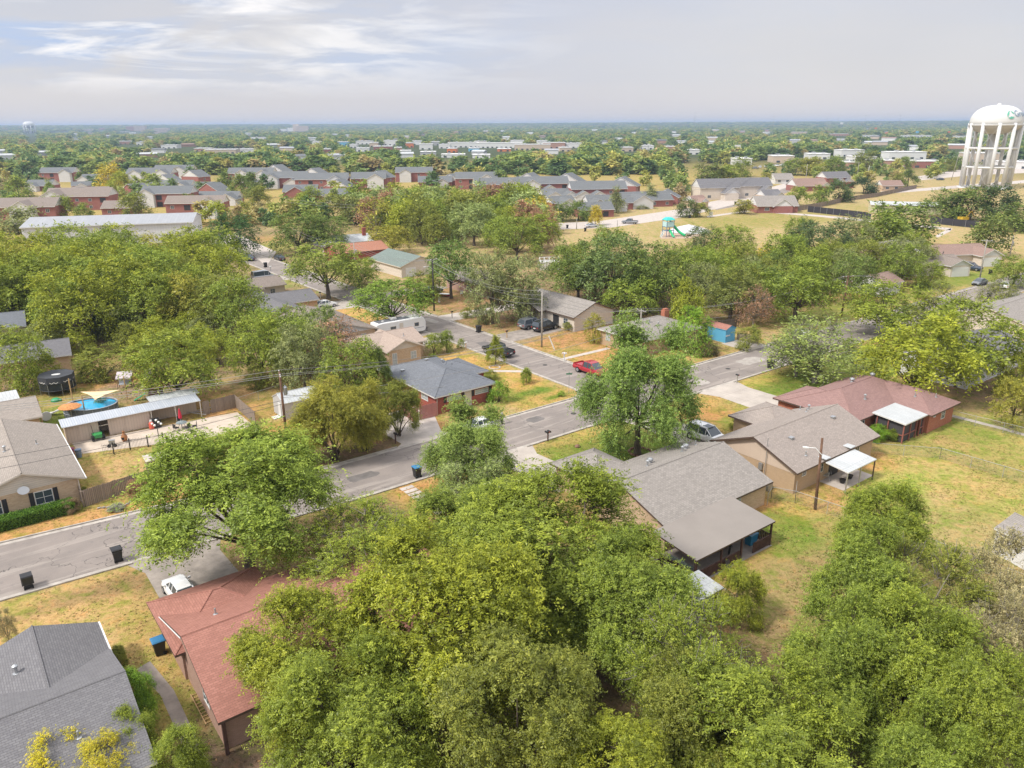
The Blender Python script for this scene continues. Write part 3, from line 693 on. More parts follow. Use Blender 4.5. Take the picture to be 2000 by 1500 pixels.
def opening(root, v, side, t0, z0, w, h, kind, trim=None):
    X0, X1, Y0, Y1, zt = v['w']; trim = trim or trim_white
    def bx(mb, u0, u1, a, b, d0, d1, k=0):      # u along the wall, d outwards
        if side == 'y0': mb.box(u0, u1, Y0 - d1, Y0 - d0, a, b, k)
        elif side == 'y1': mb.box(u0, u1, Y1 + d0, Y1 + d1, a, b, k)
        elif side == 'x0': mb.box(X0 - d1, X0 - d0, u0, u1, a, b, k)
        else: mb.box(X1 + d0, X1 + d1, u0, u1, a, b, k)
    L, R = t0 - w / 2, t0 + w / 2; fw = .07
    if kind in ('w', 'ws', 'wl'):
        mb = MB()
        bx(mb, L, R, z0, z0 + fw, -.02, .05); bx(mb, L, R, z0 + h - fw, z0 + h, -.02, .05)
        bx(mb, L, L + fw, z0 + fw, z0 + h - fw, -.02, .05); bx(mb, R - fw, R, z0 + fw, z0 + h - fw, -.02, .05)
        bx(mb, t0 - .02, t0 + .02, z0 + fw, z0 + h - fw, .0, .035)
        bx(mb, L + fw, R - fw, z0 + h * .5 - .02, z0 + h * .5 + .02, .0, .03)
        f = mb.build('window', trim, root)
        mb = MB(); bx(mb, L + fw, R - fw, z0 + fw, z0 + h - fw, -.01, .015); mb.build('pane', glass_light if kind == 'wl' else glass, f)
        if kind == 'ws':
            for u in (L - .42, R + .04):
                mb = MB(); bx(mb, u, u + .38, z0 - .02, z0 + h + .02, .0, .04)
                for i in range(8): bx(mb, u + .05, u + .33, z0 + .08 + i * (h - .1) / 8, z0 + .08 + (i + .55) * (h - .1) / 8, .04, .052)
                mb.build('shutter', dark, root)
    elif kind == 'g':
        mb = MB(); bx(mb, L - .08, R + .08, z0, z0 + h + .1, -.02, .02, 0)
        d = mb.build('garage_door_frame', trim, root)
        mb = MB()
        for i in range(4): bx(mb, L, R, z0 + .02 + i * h / 4, z0 + (i + 1) * h / 4 - .02, .021, .05)
        mb.build('garage_door', trim_white, d)
    elif kind == 'd':
        mb = MB(); bx(mb, L - .07, R + .07, z0, z0 + h + .07, -.02, .03); d = mb.build('door_frame', trim, root)
        mb = MB(); bx(mb, L, R, z0 + .02, z0 + h, .031, .06); bx(mb, L + .15, R - .15, z0 + h * .55, z0 + h * .9, .061, .07); mb.build('door', trim_cream if kind == 'd' else dark, d)
    elif kind == 'o':                           # flat dark panel painted as the shade inside a porch, balcony or garage
        mb = MB(); bx(mb, L, R, z0, z0 + h, -.02, .025); mb.build('recess_shade_panel', dark, root)
def vent(root, v, x, y, kind, m=None):
    z = roof_z(v, x, y) - .06; mb = MB()
    if kind == 'pipe': mb.lathe([(.16, z), (.16, z + .08), (.06, z + .12), (.06, z + .5), (.05, z + .52)], 10, (x, y))
    elif kind == 'cap': mb.lathe([(.2, z), (.2, z + .08), (.09, z + .1), (.09, z + .5), (.17, z + .52), (.17, z + .6), (.05, z + .68)], 12, (x, y))
    elif kind == 'turbine':
        mb.lathe([(.22, z), (.18, z + .2), (.15, z + .24), (.26, z + .34), (.29, z + .45), (.24, z + .56), (.1, z + .62), (.02, z + .63)], 14, (x, y))
        for j in range(14):
            an = j * math.tau / 14; mb.tube([(x + .27 * math.cos(an), y + .27 * math.sin(an), z + .3), (x + .31 * math.cos(an), y + .31 * math.sin(an), z + .45), (x + .25 * math.cos(an), y + .25 * math.sin(an), z + .56)], .012, 4)
    elif kind == 'box': mb.box(x - .22, x + .22, y - .17, y + .17, z, z + .18).box(x - .27, x + .27, y - .22, y + .22, z + .18, z + .24)
    mb.build('roof_vent', m or steel, root)
def house(name, label, cat, o, rot, vols, roofm, wallm, gabm=None, trimm=None, wins=(), vents=(), group=None, frame='ab', wtrim=None):
    """o = world point of the local origin; in 'ab' frames the volumes are given in street-grid metres"""
    gabm = gabm or wallm; trimm = trimm or trim_white
    if frame == 'ab':
        x, y = ab2w(*o); root = thing(name, label, cat, x, y, rot, group)
        HRECT.extend(v['r'] for v in vols)
        for v in vols: v['r'] = (v['r'][0] - o[0], v['r'][1] - o[0], v['r'][2] - o[1], v['r'][3] - o[1])
        for v in vols:
            if 'rc' in v: v['rc'] -= o[0] if v['ax'] == 'y' else o[1]
        wins = [(i, s, t - (o[0] if s[0] == 'y' else o[1]), *r) for i, s, t, *r in wins]
        vents = [(i, x_ - o[0], y_ - o[1], k) for i, x_, y_, k in vents]
    else: root = thing(name, label, cat, o[0], o[1], rot, group)
    for v in vols:
        add_roof(root, v, roofm, trimm)
        if v.get('walls', True): add_walls(root, v, wallm, gabm)
        cx, cy = (v['r'][0] + v['r'][1]) / 2, (v['r'][2] + v['r'][3]) / 2
        wx = root.location.x + cx * math.cos(rot) - cy * math.sin(rot); wy = root.location.y + cx * math.sin(rot) + cy * math.cos(rot)
        FOOT.append((wx, wy, max(v['r'][1] - v['r'][0], v['r'][3] - v['r'][2]) / 2 + 2))
    for i, s, t, z0, w, h, k in wins: opening(root, vols[i], s, t, z0, w, h, k, wtrim)
    for i, x_, y_, k in vents: vent(root, vols[i], x_, y_, k)
    return root
def V(k, x0, x1, y0, y1, z=2.6, zr=4.3, ax='x', **kw): return dict(k=k, r=(x0, x1, y0, y1), z=z, zr=zr, ax=ax, **kw)
def gutter(root, o, p, q):
    """white rain gutter pipe between two local points"""
    MB().tube([(p[0] - o[0], p[1] - o[1], p[2]), (q[0] - o[0], q[1] - o[1], q[2])], .07, 6).build('gutter_pipe', trim_white, root)

# A: left house with the cream gable
o = (0, 85)
hA = house('ranch_house', 'tan shingled house with cream gable and cream brick front behind a clipped hedge', 'house', o, TH,
  [V('g', -2.4, 7.9, 77.2, 94.6, ax='y', z=2.5, zr=4.35, rc=3.0), V('g', -12, 7.1, 98.2, 106.2, ax='x', z=2.55, zr=3.9), V('g', -14, -1.5, 80, 96, ax='x', z=2.45, zr=4.2)],
  sh_tan, brick_tan, siding_cream, trim_cream,
  wins=[(0, 'y0', 4.35, .75, 1.5, 1.35, 'ws'), (0, 'y0', .3, .75, 1.5, 1.35, 'ws'), (1, 'y0', 2.5, 1.0, 1.2, 1.0, 'w')],
  vents=[(0, 2.4, 84.5, 'cap'), (0, 5.2, 86.5, 'pipe')])
gutter(hA, o, (7.98, 77.2, 2.42), (7.98, 94.6, 2.42))
MB().tube([(7.3 - o[0], 77.35 - o[1], 2.4), (7.3 - o[0], 77.35 - o[1], .1)], .045, 6).build('downpipe', trim_cream, hA)
mb = MB().lathe([(.02, 0), (.3, .05), (.42, .13)], 18); d = mb.build('satellite_dish', steel, hA)
d.location = (2.9 - o[0], 77.0 - o[1], 2.75); d.rotation_euler = (rad(68), 0, rad(-20)); d.scale = (1.2, .9, 1)
MB().tube([(2.9 - o[0], 77.5 - o[1], 2.5), (2.9 - o[0], 77.05 - o[1], 2.75)], .03, 6).build('dish_bracket', steel, hA)
# white-roofed building behind A
house('metal_roof_shed', 'flat white metal roof beside the trampoline at the left edge', 'shed', (0, 109), TH,
  [V('s', -12, 5.8, 107.2, 111.2, ax='y0', z=2.3, zr=2.5, th=.12, ov=.2)], metal_white, metal_beige)
# B: bottom-left charcoal roof
o = (-5, 43)
hB = house('ranch_house', 'house under a charcoal shingle roof with white gutter in the bottom left corner', 'house', o, TH,
  [V('g', -26, 4.4, 36.6, 48.2, ax='x', z=2.5, zr=4.5), V('g', -2.9, 4.35, 44, 51.8, ax='y', z=2.45, zr=3.75)],
  sh_char, brick_beige, siding_cream, trim_white, wins=[(1, 'x1', 49.2, 1.1, .9, 1, 'w')],
  vents=[(1, -.6, 47.9, 'cap'), (0, -3.2, 40.2, 'cap'), (0, 1.4, 39.6, 'pipe'), (0, -.2, 39.0, 'pipe')])
MB().box(4.33 - o[0], 4.47 - o[0], 47.2 - o[1], 51.85 - o[1], 2.3, 2.42).build('gutter_pipe', trim_white, hB)
# C: faded red roof
o = (18, 44)
hC = house('ranch_house', 'long house with faded red shingles beside the bottom-left yard', 'house', o, TH,
  [V('g', 7.8, 33, 37.4, 50.0, ax='x', z=2.5, zr=4.5, ov=.55), V('h', 7.5, 15.2, 45.0, 52.2, z=2.42, zr=3.85)],
  sh_red, MB_('pinkish brick', (.42, .26, .20), (.33, .2, .155), (.4, .33, .27), .22, .075, .008), None, trim_brown,
  wins=[(0, 'x0', 41, 1.1, 1.2, 1, 'w'), (0, 'y0', 16, .9, 2, 1.3, 'w'), (1, 'y1', 11.5, 0, 4.4, 2.1, 'g')], vents=[(0, 10.4, 45.6, 'pipe'), (0, 19, 41, 'cap')])
MB().tube([(7.74 - o[0], 43.7 - o[1], 4.40), (7.74 - o[0], 50.0 - o[1], 2.42)], .035, 6).build('rake_trim', trim_white, hC)
mb = MB()
MB().box(8.0 - o[0], 8.2 - o[0], 37.5 - o[1], 37.7 - o[1], 0, 2.3).build('porch_post', wood_dark, hC)
# D: big warm grey roof with the dark railed porch
o = (51, 42.4)
hD = house('ranch_house', 'house with a broad warm grey roof and a dark railed back porch', 'house', o, TH,
  [V('g', 43.9, 58.4, 36.7, 48.4, ax='x', z=2.5, zr=4.55), V('h', 44.6, 50.6, 46.0, 52.6, z=2.55, zr=3.95), V('s', 42.3, 52.4, 32.3, 36.95, ax='y0', z=2.3, zr=2.78, walls=False, th=.14, m=flat_tan)],
  sh_grey, brick_tan, None, trim_brown,
  wins=[(0, 'y0', 53.9, .9, .8, 1.2, 'wl'), (0, 'y0', 56.8, 1.0, .01, .01, 'w'), (0, 'y0', 47, .1, 2.2, 2.0, 'o')][:1] + [(0, 'y0', 47, .1, 2.2, 1.9, 'o'), (1, 'y1', 47.6, 0, 4.4, 2.1, 'g')],
  vents=[(0, 50.2, 44.6, 'turbine'), (0, 49.2, 44.0, 'cap'), (0, 55.6, 44.9, 'turbine'), (0, 54.5, 44.4, 'cap'), (0, 57.2, 45, 'pipe')])
mb = MB()
for x, y in ((42.5, 32.5), (45.6, 32.5), (48.2, 32.5), (52.2, 32.5), (42.5, 36.2)): MB().box(x - .07 - o[0], x + .07 - o[0], y - .07 - o[1], y + .07 - o[1], 0, 2.25).build('porch_post', wood_dark, hD)
def rail(x0, x1, y0, y1):
    mb = MB(); L = math.hypot(x1 - x0, y1 - y0); n = int(L / .16)
    for i in range(n + 1):
        f = i / n; x, y = x0 + (x1 - x0) * f - o[0], y0 + (y1 - y0) * f - o[1]; mb.box(x - .045, x + .045, y - .045, y + .045, .08, 1.0)
    a, b = (x0 - o[0], y0 - o[1], 1.02), (x1 - o[0], y1 - o[1], 1.02)
    mb.tube([a, b], .05, 4); mb.tube([(a[0], a[1], .2), (b[0], b[1], .2)], .04, 4); mb.build('porch_railing', wood_dark, hD)
rail(42.5, 47.9, 32.5, 32.5); rail(49.9, 52.2, 32.5, 32.5); rail(42.5, 42.5, 32.5, 36.2); rail(52.2, 52.2, 32.5, 34.6)
# E: tan gable house
o = (69, 41.4)
hE = house('ranch_house', 'beige brick house with a cream gable and a white patio cover, beside the white SUV', 'house', o, TH,
  [V('g', 61.6, 76.8, 36.3, 46.7, ax='x', z=2.5, zr=4.6, endov=.5, gz=2.1), V('h', 69.2, 76.4, 43.6, 50.2, z=2.45, zr=3.7)],
  sh_pale, brick_beige, siding_tan, trim_brown,
  wins=[(0, 'y0', 63.6, 1.5, .7, .5, 'w'), (0, 'y0', 73.2, .9, .9, 1.3, 'w'), (0, 'y0', 69.0, .05, 1.8, 1.95, 'o'), (0, 'y0', 66.6, 1, .8, 1.1, 'w'), (1, 'y1', 73, 0, 4, 2.1, 'g')],
  vents=[(0, 65.6, 39.8, 'box'), (0, 73.8, 40.2, 'box'), (0, 64.9, 37.6, 'pipe'), (0, 75, 43.8, 'cap'), (0, 75.6, 45.2, 'pipe'), (0, 73.6, 43.2, 'pipe')])
MB().tube([(61.9 - o[0], 40.0 - o[1], .6), (61.9 - o[0], 40.0 - o[1], 4.9)], .035, 6).box(61.85 - o[0], 62.05 - o[0], 40.35 - o[1], 40.75 - o[1], 1.3, 2.0).build('electric_meter', steel, hE)
p = thing('patio_cover', 'white metal patio cover on thin posts behind the beige brick house', 'patio cover', *ab2w(68.7, 34.6), TH)
add_roof(p, dict(k='s', r=(-2.6, 2.6, -.9, 1.5), z=2.25, zr=2.5, ax='y0', th=.1), metal_white, trim_white)
mb = MB()
for x in (-2.6, 1.9): MB().box(x, x + .9, 1.5, 2.4, 2.72, 2.8).build('roof_flashing', metal_white, p)
for x in (-2.5, -.1, 2.5): MB().box(x - .05, x + .05, -.85, -.75, 0, 2.22).build('post', steel if x < 0 else trim_brown, p)
# F: wine-brown hip roof
o = (87, 43)
hF = house('ranch_house', 'red brick house under a large wine brown hip roof with a white-roofed screen porch', 'house', o, TH,
  [V('h', 78.2, 94.4, 40.0, 49.2, z=2.5, zr=4.35), V('h', 87.2, 94.3, 35.8, 46.5, z=2.46, zr=4.0), V('h', 78.3, 85.4, 42, 50.6, z=2.44, zr=3.9)],
  sh_wine, brick_or, None, trim_brown,
  wins=[(1, 'y0', 91.2, 1.0, .9, 1.1, 'w'), (1, 'y0', 89.0, 1.7, .5, .4, 'w'), (0, 'y0', 80.8, 1, 1, 1, 'w'), (2, 'y1', 81.5, 0, 4.2, 2.1, 'g')],
  vents=[(0, 87.0, 45.6, 'turbine'), (0, 90.6, 45.0, 'turbine'), (0, 84.0, 42.2, 'cap'), (1, 89.4, 39.0, 'pipe'), (1, 91.6, 37.6, 'pipe')])
add_roof(hF, dict(k='s', r=(82.2 - o[0], 87.3 - o[0], 36.3 - o[1], 40.2 - o[1]), z=2.45, zr=2.75, ax='y0', th=.14), metal_white, trim_white)
mb = MB(); X = [83, 84.2, 85.2, 85.9, 87.0]
for x in (82.5, 84.0, 85.4, 86.2, 87.1): mb.box(x - .06 - o[0], x + .06 - o[0], 36.5 - o[1], 36.62 - o[1], 0, 2.3)
for y in (38.3, 39.6): mb.box(82.44 - o[0], 82.56 - o[0], y - o[1], y + .12 - o[1], 0, 2.4)
mb.box(82.5 - o[0], 85.4 - o[0], 36.52 - o[1], 36.6 - o[1], .9, 1.0); mb.box(86.2 - o[0], 87.1 - o[0], 36.52 - o[1], 36.6 - o[1], .9, 1.0); mb.box(82.46 - o[0], 82.54 - o[0], 36.6 - o[1], 39.7 - o[1], .9, 1.0)
mb.build('screen_frame', MP('red brown paint', (.28, .10, .08), .6), hF)
mb = MB(); mb.box(82.6 - o[0], 85.3 - o[0], 36.64 - o[1], 36.66 - o[1], .1, 2.3); mb.box(86.3 - o[0], 87.0 - o[0], 36.64 - o[1], 36.66 - o[1], .1, 2.3); mb.box(82.6 - o[0], 82.62 - o[0], 36.7 - o[1], 39.9 - o[1], .1, 2.35)
mb.build('insect_screen', MP('screen mesh', (.055, .05, .055), .8), hF)
# G: slate hip, red brick
o = (51, 82)
hG = house('ranch_house', 'red brick house with a slate grey hip roof at the street corner', 'house', o, TH,
  [V('h', 45.9, 55.4, 75.8, 90.6, z=2.5, zr=4.2), V('h', 49.6, 57.6, 80.8, 88.2, z=2.46, zr=3.75)],
  sh_slate, brick_red, None, trim_white,
  wins=[(0, 'y0', 49.0, 1.35, 2.1, .65, 'wl'), (0, 'y0', 53.2, 1.35, 2.1, .65, 'wl'), (0, 'x0', 79, 1.2, 1.6, .8, 'wl'), (1, 'x1', 84.5, 1, 2, 1.1, 'w'), (0, 'y0', 51.1, .05, .9, 2.0, 'd')],
  vents=[(0, 47.4, 86.2, 'box'), (0, 50.6, 85.2, 'box'), (0, 52.6, 84.6, 'cap'), (0, 53.4, 83.6, 'pipe')])
for t_ in (47.65, 50.35, 51.85, 54.55):
    MB().box(t_ - .18 - o[0], t_ + .18 - o[0], 76.24 - o[1], 76.3 - o[1], 1.3, 2.05).build('shutter', dark, hG)
MB().tube([(46.45 - o[0], 76.2 - o[1], 2.35), (46.45 - o[0], 76.2 - o[1], .05)], .05, 6).build('downpipe', trim_cream, hG)
# H: light brown behind G
house('ranch_house', 'light brown shingled brick house between the white travel trailer and the slate-roofed house', 'house', (52, 103), TH,
  [V('g', 50.6, 57.0, 96.4, 104.5, ax='y', z=2.6, zr=4.0), V('g', 45, 58.8, 98.9, 107, ax='x', z=2.55, zr=3.95)], MB_('shingles pinkish tan', (.42, .335, .275), (.34, .265, .22), (.2, .16, .14), .3, .16), brick_tan, siding_cream, trim_cream,
  wins=[(0, 'y0', 52.0, .3, .8, 1.9, 'wl'), (0, 'y0', 55.2, .8, 1.0, 1.2, 'wl')], vents=[(1, 56, 101, 'pipe')])
house('ranch_house', 'brown shingled house with a long eave beside the travel trailer', 'house', (51, 120), TH,
  [V('g', 45.5, 56.6, 110.2, 127.5, ax='y', z=2.55, zr=4.1)], sh_brown if False else MB_('shingles taupe', (.27, .225, .195), (.215, .18, .155), (.14, .115, .1), .3, .16), brick_tan, siding_white, trim_cream,
  wins=[(0, 'x1', 120, .9, 1.6, 1.2, 'w'), (0, 'y0', 54, .9, .9, 1.1, 'wl')])
house('ranch_house', 'house with a charcoal roof and peach brick garage beside the white sedan', 'house', (50, 138), TH,
  [V('g', 44.5, 52.8, 129.6, 146.4, ax='y', z=2.6, zr=4.15), V('g', 49, 58.3, 137.0, 145.2, ax='x', z=2.55, zr=4.0)], sh_char, brick_tan, siding_white, trim_white,
  wins=[(1, 'x1', 141, 0, 4.6, 2.1, 'g')], vents=[(0, 46.5, 139, 'box')])
house('ranch_house', 'brown-roofed house with a cream gable beside the silver van', 'house', (50, 162), TH,
  [V('g', 45, 53.5, 152.5, 170, ax='y', z=2.6, zr=4.1), V('g', 49, 59, 155, 163, ax='x', z=2.55, zr=3.95)], MATS['shingles taupe'], siding_cream, siding_white, trim_cream,
  wins=[(1, 'y0', 56, .9, 1.1, 1.0, 'w'), (1, 'x1', 159, 0, 4.4, 2.1, 'g')])
# J, K across the side road
house('ranch_house', 'low house with a weathered grey-brown roof behind the two parked dark cars', 'house', (91, 103), TH,
  [V('g', 86.0, 96.2, 95.4, 112, ax='y', z=2.6, zr=4.6), V('g', 84.6, 92, 103, 111, ax='x', z=2.55, zr=3.9, endov=1.2)], sh_grey, siding_cream, None, trim_brown,
  wins=[(0, 'x0', 98, 1, 1.2, 1, 'w'), (0, 'x0', 100.6, .1, 1.6, 2.0, 'o'), (0, 'y0', 90, 1, 1.2, 1, 'w')])
hK = house('ranch_house', 'low beige house with a red brick chimney beyond the junction', 'house', (91, 82), TH,
  [V('h', 84.2, 98.5, 77.5, 87.8, z=2.6, zr=4.3)], sh_grey, brick_beige, None, trim_white,
  wins=[(0, 'x0', 85.6, .9, 1.0, 1.3, 'wl'), (0, 'x0', 81, .9, 1.6, 1.2, 'w'), (0, 'y0', 92, .9, 1.4, 1.2, 'w')], vents=[(0, 89.8, 81.6, 'cap'), (0, 90.6, 80.4, 'cap')])
MB().box(3.0, 4.1, 0.2, 1.0, 3.4, 5.1).box(3.15, 3.95, .35, .85, 5.1, 5.35).build('chimney', [brick_or], hK)
# blue shed
sb = house('garden_shed', 'bright blue wooden shed with a reddish roof at the end of a driveway', 'shed', (102.3, 76.8), TH,
  [V('g', 100.9, 103.6, 75.0, 78.9, ax='y', z=2.2, zr=2.75, ov=.1, endov=.1, th=.08)], sh_red, MP('sky blue paint', (.10, .36, .56), .6), None, MATS['sky blue paint'])
MB().box(-1.25, -.2, -1.76, -1.72, 1.05, 1.25).build('name_board', trim_white, sb)
# small grey shed
sg = house('garden_shed', 'pale grey barn shed with a white metal roof beside the tall brown utility pole', 'shed', (33.2, 88), TH,
  [V('g', 30.8, 35.8, 86.2, 89.8, ax='x', z=2.1, zr=2.95, ov=.1, endov=.08, th=.08)], metal_white, MP('pale grey paint', (.48, .47, .46), .6), None, trim_white)
MB().box(-2.40, -2.34, -.9, -.1, .1, 1.85).build('door', trim_white, sg)
MB().box(-3.3, -2.4, -.9, .1, .0, .12).build('doorstep', trim_white, sg)
# upper middle houses
house('ranch_house', 'house with a grey-green roof and pale wall in the upper middle', 'house', (92, 163), TH,
  [V('g', 87.4, 98.8, 157.5, 173.5, ax='y', z=2.6, zr=4.6)], sh_green, siding_cream, siding_cream, trim_cream, wins=[(0, 'y0', 90.4, 0, 2.6, 2.1, 'g')])
house('ranch_house', 'house with a rust orange roof and red brick chimney behind the green-roofed house', 'house', g(700, 505), rad(35),
  [V('g', -8, 7, -5, 5, z=2.6, zr=4.3)], sh_rust, brick_red, None, trim_brown, frame='w')
hw_ = house('ranch_house', 'house with a silvery white roof behind the rust-roofed house', 'house', g(668, 488), rad(30),
  [V('g', -9, 8, -5, 5, z=2.7, zr=4.2), V('g', -8, -2, -8, 0, z=2.6, zr=3.7, ax='y')], metal_white, siding_cream, None, trim_white, frame='w')
MB().box(6, 7, -1.5, -.7, 3, 6).build('chimney', brick_red, hw_)
house('ranch_house', 'brown brick house under the trees behind the street lamp pole', 'house', (95, 135), TH,
  [V('g', 89.5, 100, 126, 142, ax='y', z=2.6, zr=4.3)], MATS['shingles taupe'], MATS['pinkish brick'], None, trim_brown, wins=[(0, 'x0', 133, .9, 1.6, 1.2, 'w')])
# right side houses
hR = [('house with a dusty pink-brown roof among the right-hand trees', (1715, 520), 9, sh_wine, siding_cream, 14, 9), ('grey-roofed house just behind the pink-brown roof', (1738, 500), 30, sh_grey, siding_cream, 12, 8),
      ('small house with a brown roof and white gable left of the parked sedan', (1712, 572), 37, sh_brown, siding_white, 8, 7)]
for lb, p_, an, rm, wm, L, Wd in hR:
    house('ranch_house', lb, 'house', g(*p_), rad(an), [V('g', -L / 2, L / 2, -Wd / 2, Wd / 2, z=2.6, zr=4.2)], rm, wm, siding_white, trim_white, wins=[(0, 'x1', 0, 0, 3, 2.1, 'g')], frame='w')
house('ranch_house', 'brown-roofed house with a white garage gable by the field on the right', 'house', g(1855, 512), rad(10),
  [V('g', -10, 8, -5, 5, z=2.7, zr=4.6), V('g', 2, 8.5, -8, 1, z=2.65, zr=4.3, ax='y')], sh_brown, siding_cream, siding_white, trim_white, wins=[(1, 'y0', 5.2, 0, 4.6, 2.1, 'g')], frame='w')
house('ranch_house', 'smaller grey-brown roofed house with a white garage beside the dark parked SUV', 'house', g(1822, 532), rad(12),
  [V('g', -8, 5, -4, 4, z=2.6, zr=4.2), V('g', -1, 5.2, -6.4, 1, z=2.55, zr=4.0, ax='y')], MATS['shingles taupe'], siding_cream, siding_white, trim_white, wins=[(1, 'y0', 2.1, 0, 4.2, 2.1, 'g')], frame='w')
house('ranch_house', 'white-walled house with dark windows behind the yellow-green tree at the right edge', 'house', (116, 46), TH,
  [V('g', 107, 126, 40.0, 50, ax='x', z=2.9, zr=4.9)], sh_char, siding_white, siding_white, trim_white, wins=[(0, 'y0', 110.4, 1.1, 1.1, 1.0, 'w'), (0, 'y0', 113.4, 1.1, 1.1, 1.0, 'w'), (0, 'y0', 118, 1.1, 1.3, 1.0, 'w')])
house('ranch_house', 'low house with a pale grey-brown roof at the right edge below the side street', 'house', (151, 51), TH,
  [V('g', 140, 165, 46, 57, ax='x', z=2.7, zr=4.4)], sh_grey, siding_cream, siding_cream, trim_cream, wins=[(0, 'y0', 146, .9, 1.4, 1.1, 'w')])
house('garden_shed', 'white gabled shed half hidden by the feathery tree on the right edge', 'shed', g(2032, 1105), rad(20),
  [V('g', -2, 2, -3, 3, z=2.3, zr=3.3, ax='y', ov=.2, endov=.1)], sh_grey, siding_white, siding_white, trim_white, frame='w')
# left edge roofs under the trees
house('ranch_house', 'dark charcoal roof glimpsed under the trees at the left edge', 'house', g(70, 722), rad(30),
  [V('g', -6, 5, -4, 4, z=2.6, zr=4.2)], sh_char, brick_tan, None, trim_white, frame='w')
house('ranch_house', 'slate roof at the far left edge above the bushes', 'house', g(5, 660), rad(30),
  [V('g', -8, 4, -4.5, 4.5, z=2.6, zr=4.3)], sh_slate, siding_cream, None, trim_white, frame='w')
house('garden_shed', 'white-roofed shed beside the low back fence behind the porch', 'shed', g(1355, 1195), rad(37),
  [V('s', -1.7, 1.7, -1.2, 1.2, ax='y0', z=2.0, zr=2.3, th=.1, ov=.1)], metal_white, siding_white, frame='w')
# long shed with carport behind the gated yard
ls = thing('storage_shed', 'long beige metal shed with open bays behind the black iron gate', 'shed', *ab2w(8.6, 94.2), rad(36.0))
L1, L2 = 8.9, 14.6
mb = MB(); mb.box(0, 3.35, -.0, .08, 0, 2.1).box(4.35, L1, 0, .08, 0, 2.1).box(0, .08, .08, 1.9, 0, 2.1).box(L1 - .08, L1, .08, 1.9, 0, 2.1).box(0, L1, 1.9, 1.98, 0, 2.2).box(L1, L2, 1.9, 1.98, 0, 2.2)
mb.build('wall', metal_beige, ls)
mb = MB()
for a, b_ in ((1.25, 2.3), (2.34, 3.33), (6.1, 8.8)): MB().box(a, b_, -.05, -.01, .05, 2.03).build('sliding_door', metal_beige, ls)
add_roof(ls, dict(k='s', r=(-.3, L2 + .1, -.35, 2.0), z=2.15, zr=2.4, ax='y0', th=.06), metal_roof, steel_l)
add_roof(ls, dict(k='s', r=(L2 - 5.2, L2 + .6, 1.9, 4.0), z=2.45, zr=2.55, ax='y0', th=.05), metal_white, steel_l)
for x in (L1 + .1, 11.7, L2): MB().box(x - .05, x + .05, -.3, -.2, 0, 2.15).build('post', trim_cream, ls)
MB().box(3.35, 4.35, .0, .06, 1.35, 1.42).build('bay_rail', trim_cream, ls)
FOOT.append((*ab2w(15, 96), 8))
# warehouse
wh = thing('warehouse', 'long white metal warehouse behind the woods at the left', 'warehouse', *g(247, 468), rad(14))
add_roof(wh, dict(k='g', r=(-26, 22, -11, 11), z=6.0, zr=7.8, ax='x', th=.3), MB_('grey metal roof', (.34, .35, .37), (.31, .32, .34), (.25, .25, .27), .9, 20, .03, rough=.85), trim_white)
MB().box(-25.6, 21.6, -10.6, 10.6, 0, 5.8).build('wall', MB_('white metal cladding', (.68, .67, .66), (.64, .63, .625), (.5, .5, .5), .8, 20, .03, weather=.1), wh)
MB().prism([(-10.6, 5.7), (10.6, 5.7), (0, 7.4)], 0, .2).build('gable', siding_white, wh).matrix_local = Matrix.Translation((21.6, 0, 0)) @ Matrix.Rotation(math.pi / 2, 4, 'Z') @ Matrix.Rotation(math.pi / 2, 4, 'X')
MB().prism([(-10.6, 5.7), (10.6, 5.7), (0, 7.4)], 0, .2).build('gable', siding_white, wh).matrix_local = Matrix.Translation((-25.8, 0, 0)) @ Matrix.Rotation(math.pi / 2, 4, 'Z') @ Matrix.Rotation(math.pi / 2, 4, 'X')
mb = MB()
for x in (6, 11, 16): mb.box(x, x + 3.2, -10.7, -10.62, 0, 3.4)
mb.build('loading_door', steel_l, wh)
FOOT.append((*g(190, 462), 24)); FOOT.append((*g(290, 452), 24))

# apartments: red brick blocks, white gable ends, cool grey roofs
def apartment(px, py, L, Wd, an, st, cross, label, roof=sh_far, white=True):
    h = 2.9 * st; L *= .66; Wd *= .9; cross = [(c_[0] * .66, c_[1], c_[2] + 1) for c_ in cross]
    vols = [V('g', -L / 2, L / 2, -Wd / 2, Wd / 2, z=h, zr=h + Wd * .26, endov=.3, cap=False)]
    for i, (cx, cw, cl) in enumerate(cross):
        vols.append(V('g', cx - cw / 2, cx + cw / 2, -Wd / 2 - cl, 0, z=h - .1 - .05 * i if cl < 6 else 2.9, zr=(h - .1 if cl < 6 else 2.9) + cw * .28 - .03 * i, ax='y', endov=.3, cap=False, wm=siding_white if white else brick_far))
    wins = []
    n = int(L / 5)
    for s_ in range(st):
        for i in range(n):
            x = -L / 2 + (i + .5) * L / n
            if any(abs(x - c_[0]) < c_[1] / 2 + .5 for c_ in cross): continue
            wins.append((0, 'y0', x, s_ * 2.9 + (.2 if i % 3 == 1 else .8), 2.4 if i % 3 == 1 else 1.4, 2.0 if i % 3 == 1 else 1.2, 'o' if i % 3 == 1 else 'w'))
    wins.append((0, 'x1', -Wd / 4, .8, 1.2, 1.2, 'w'))
    house('apartment_building', label, 'apartments', g(px, py), rad(an), vols, roof, brick_far, siding_white if white else brick_far, trim_white, wins=wins, group='red brick apartment blocks in the middle distance', frame='w')
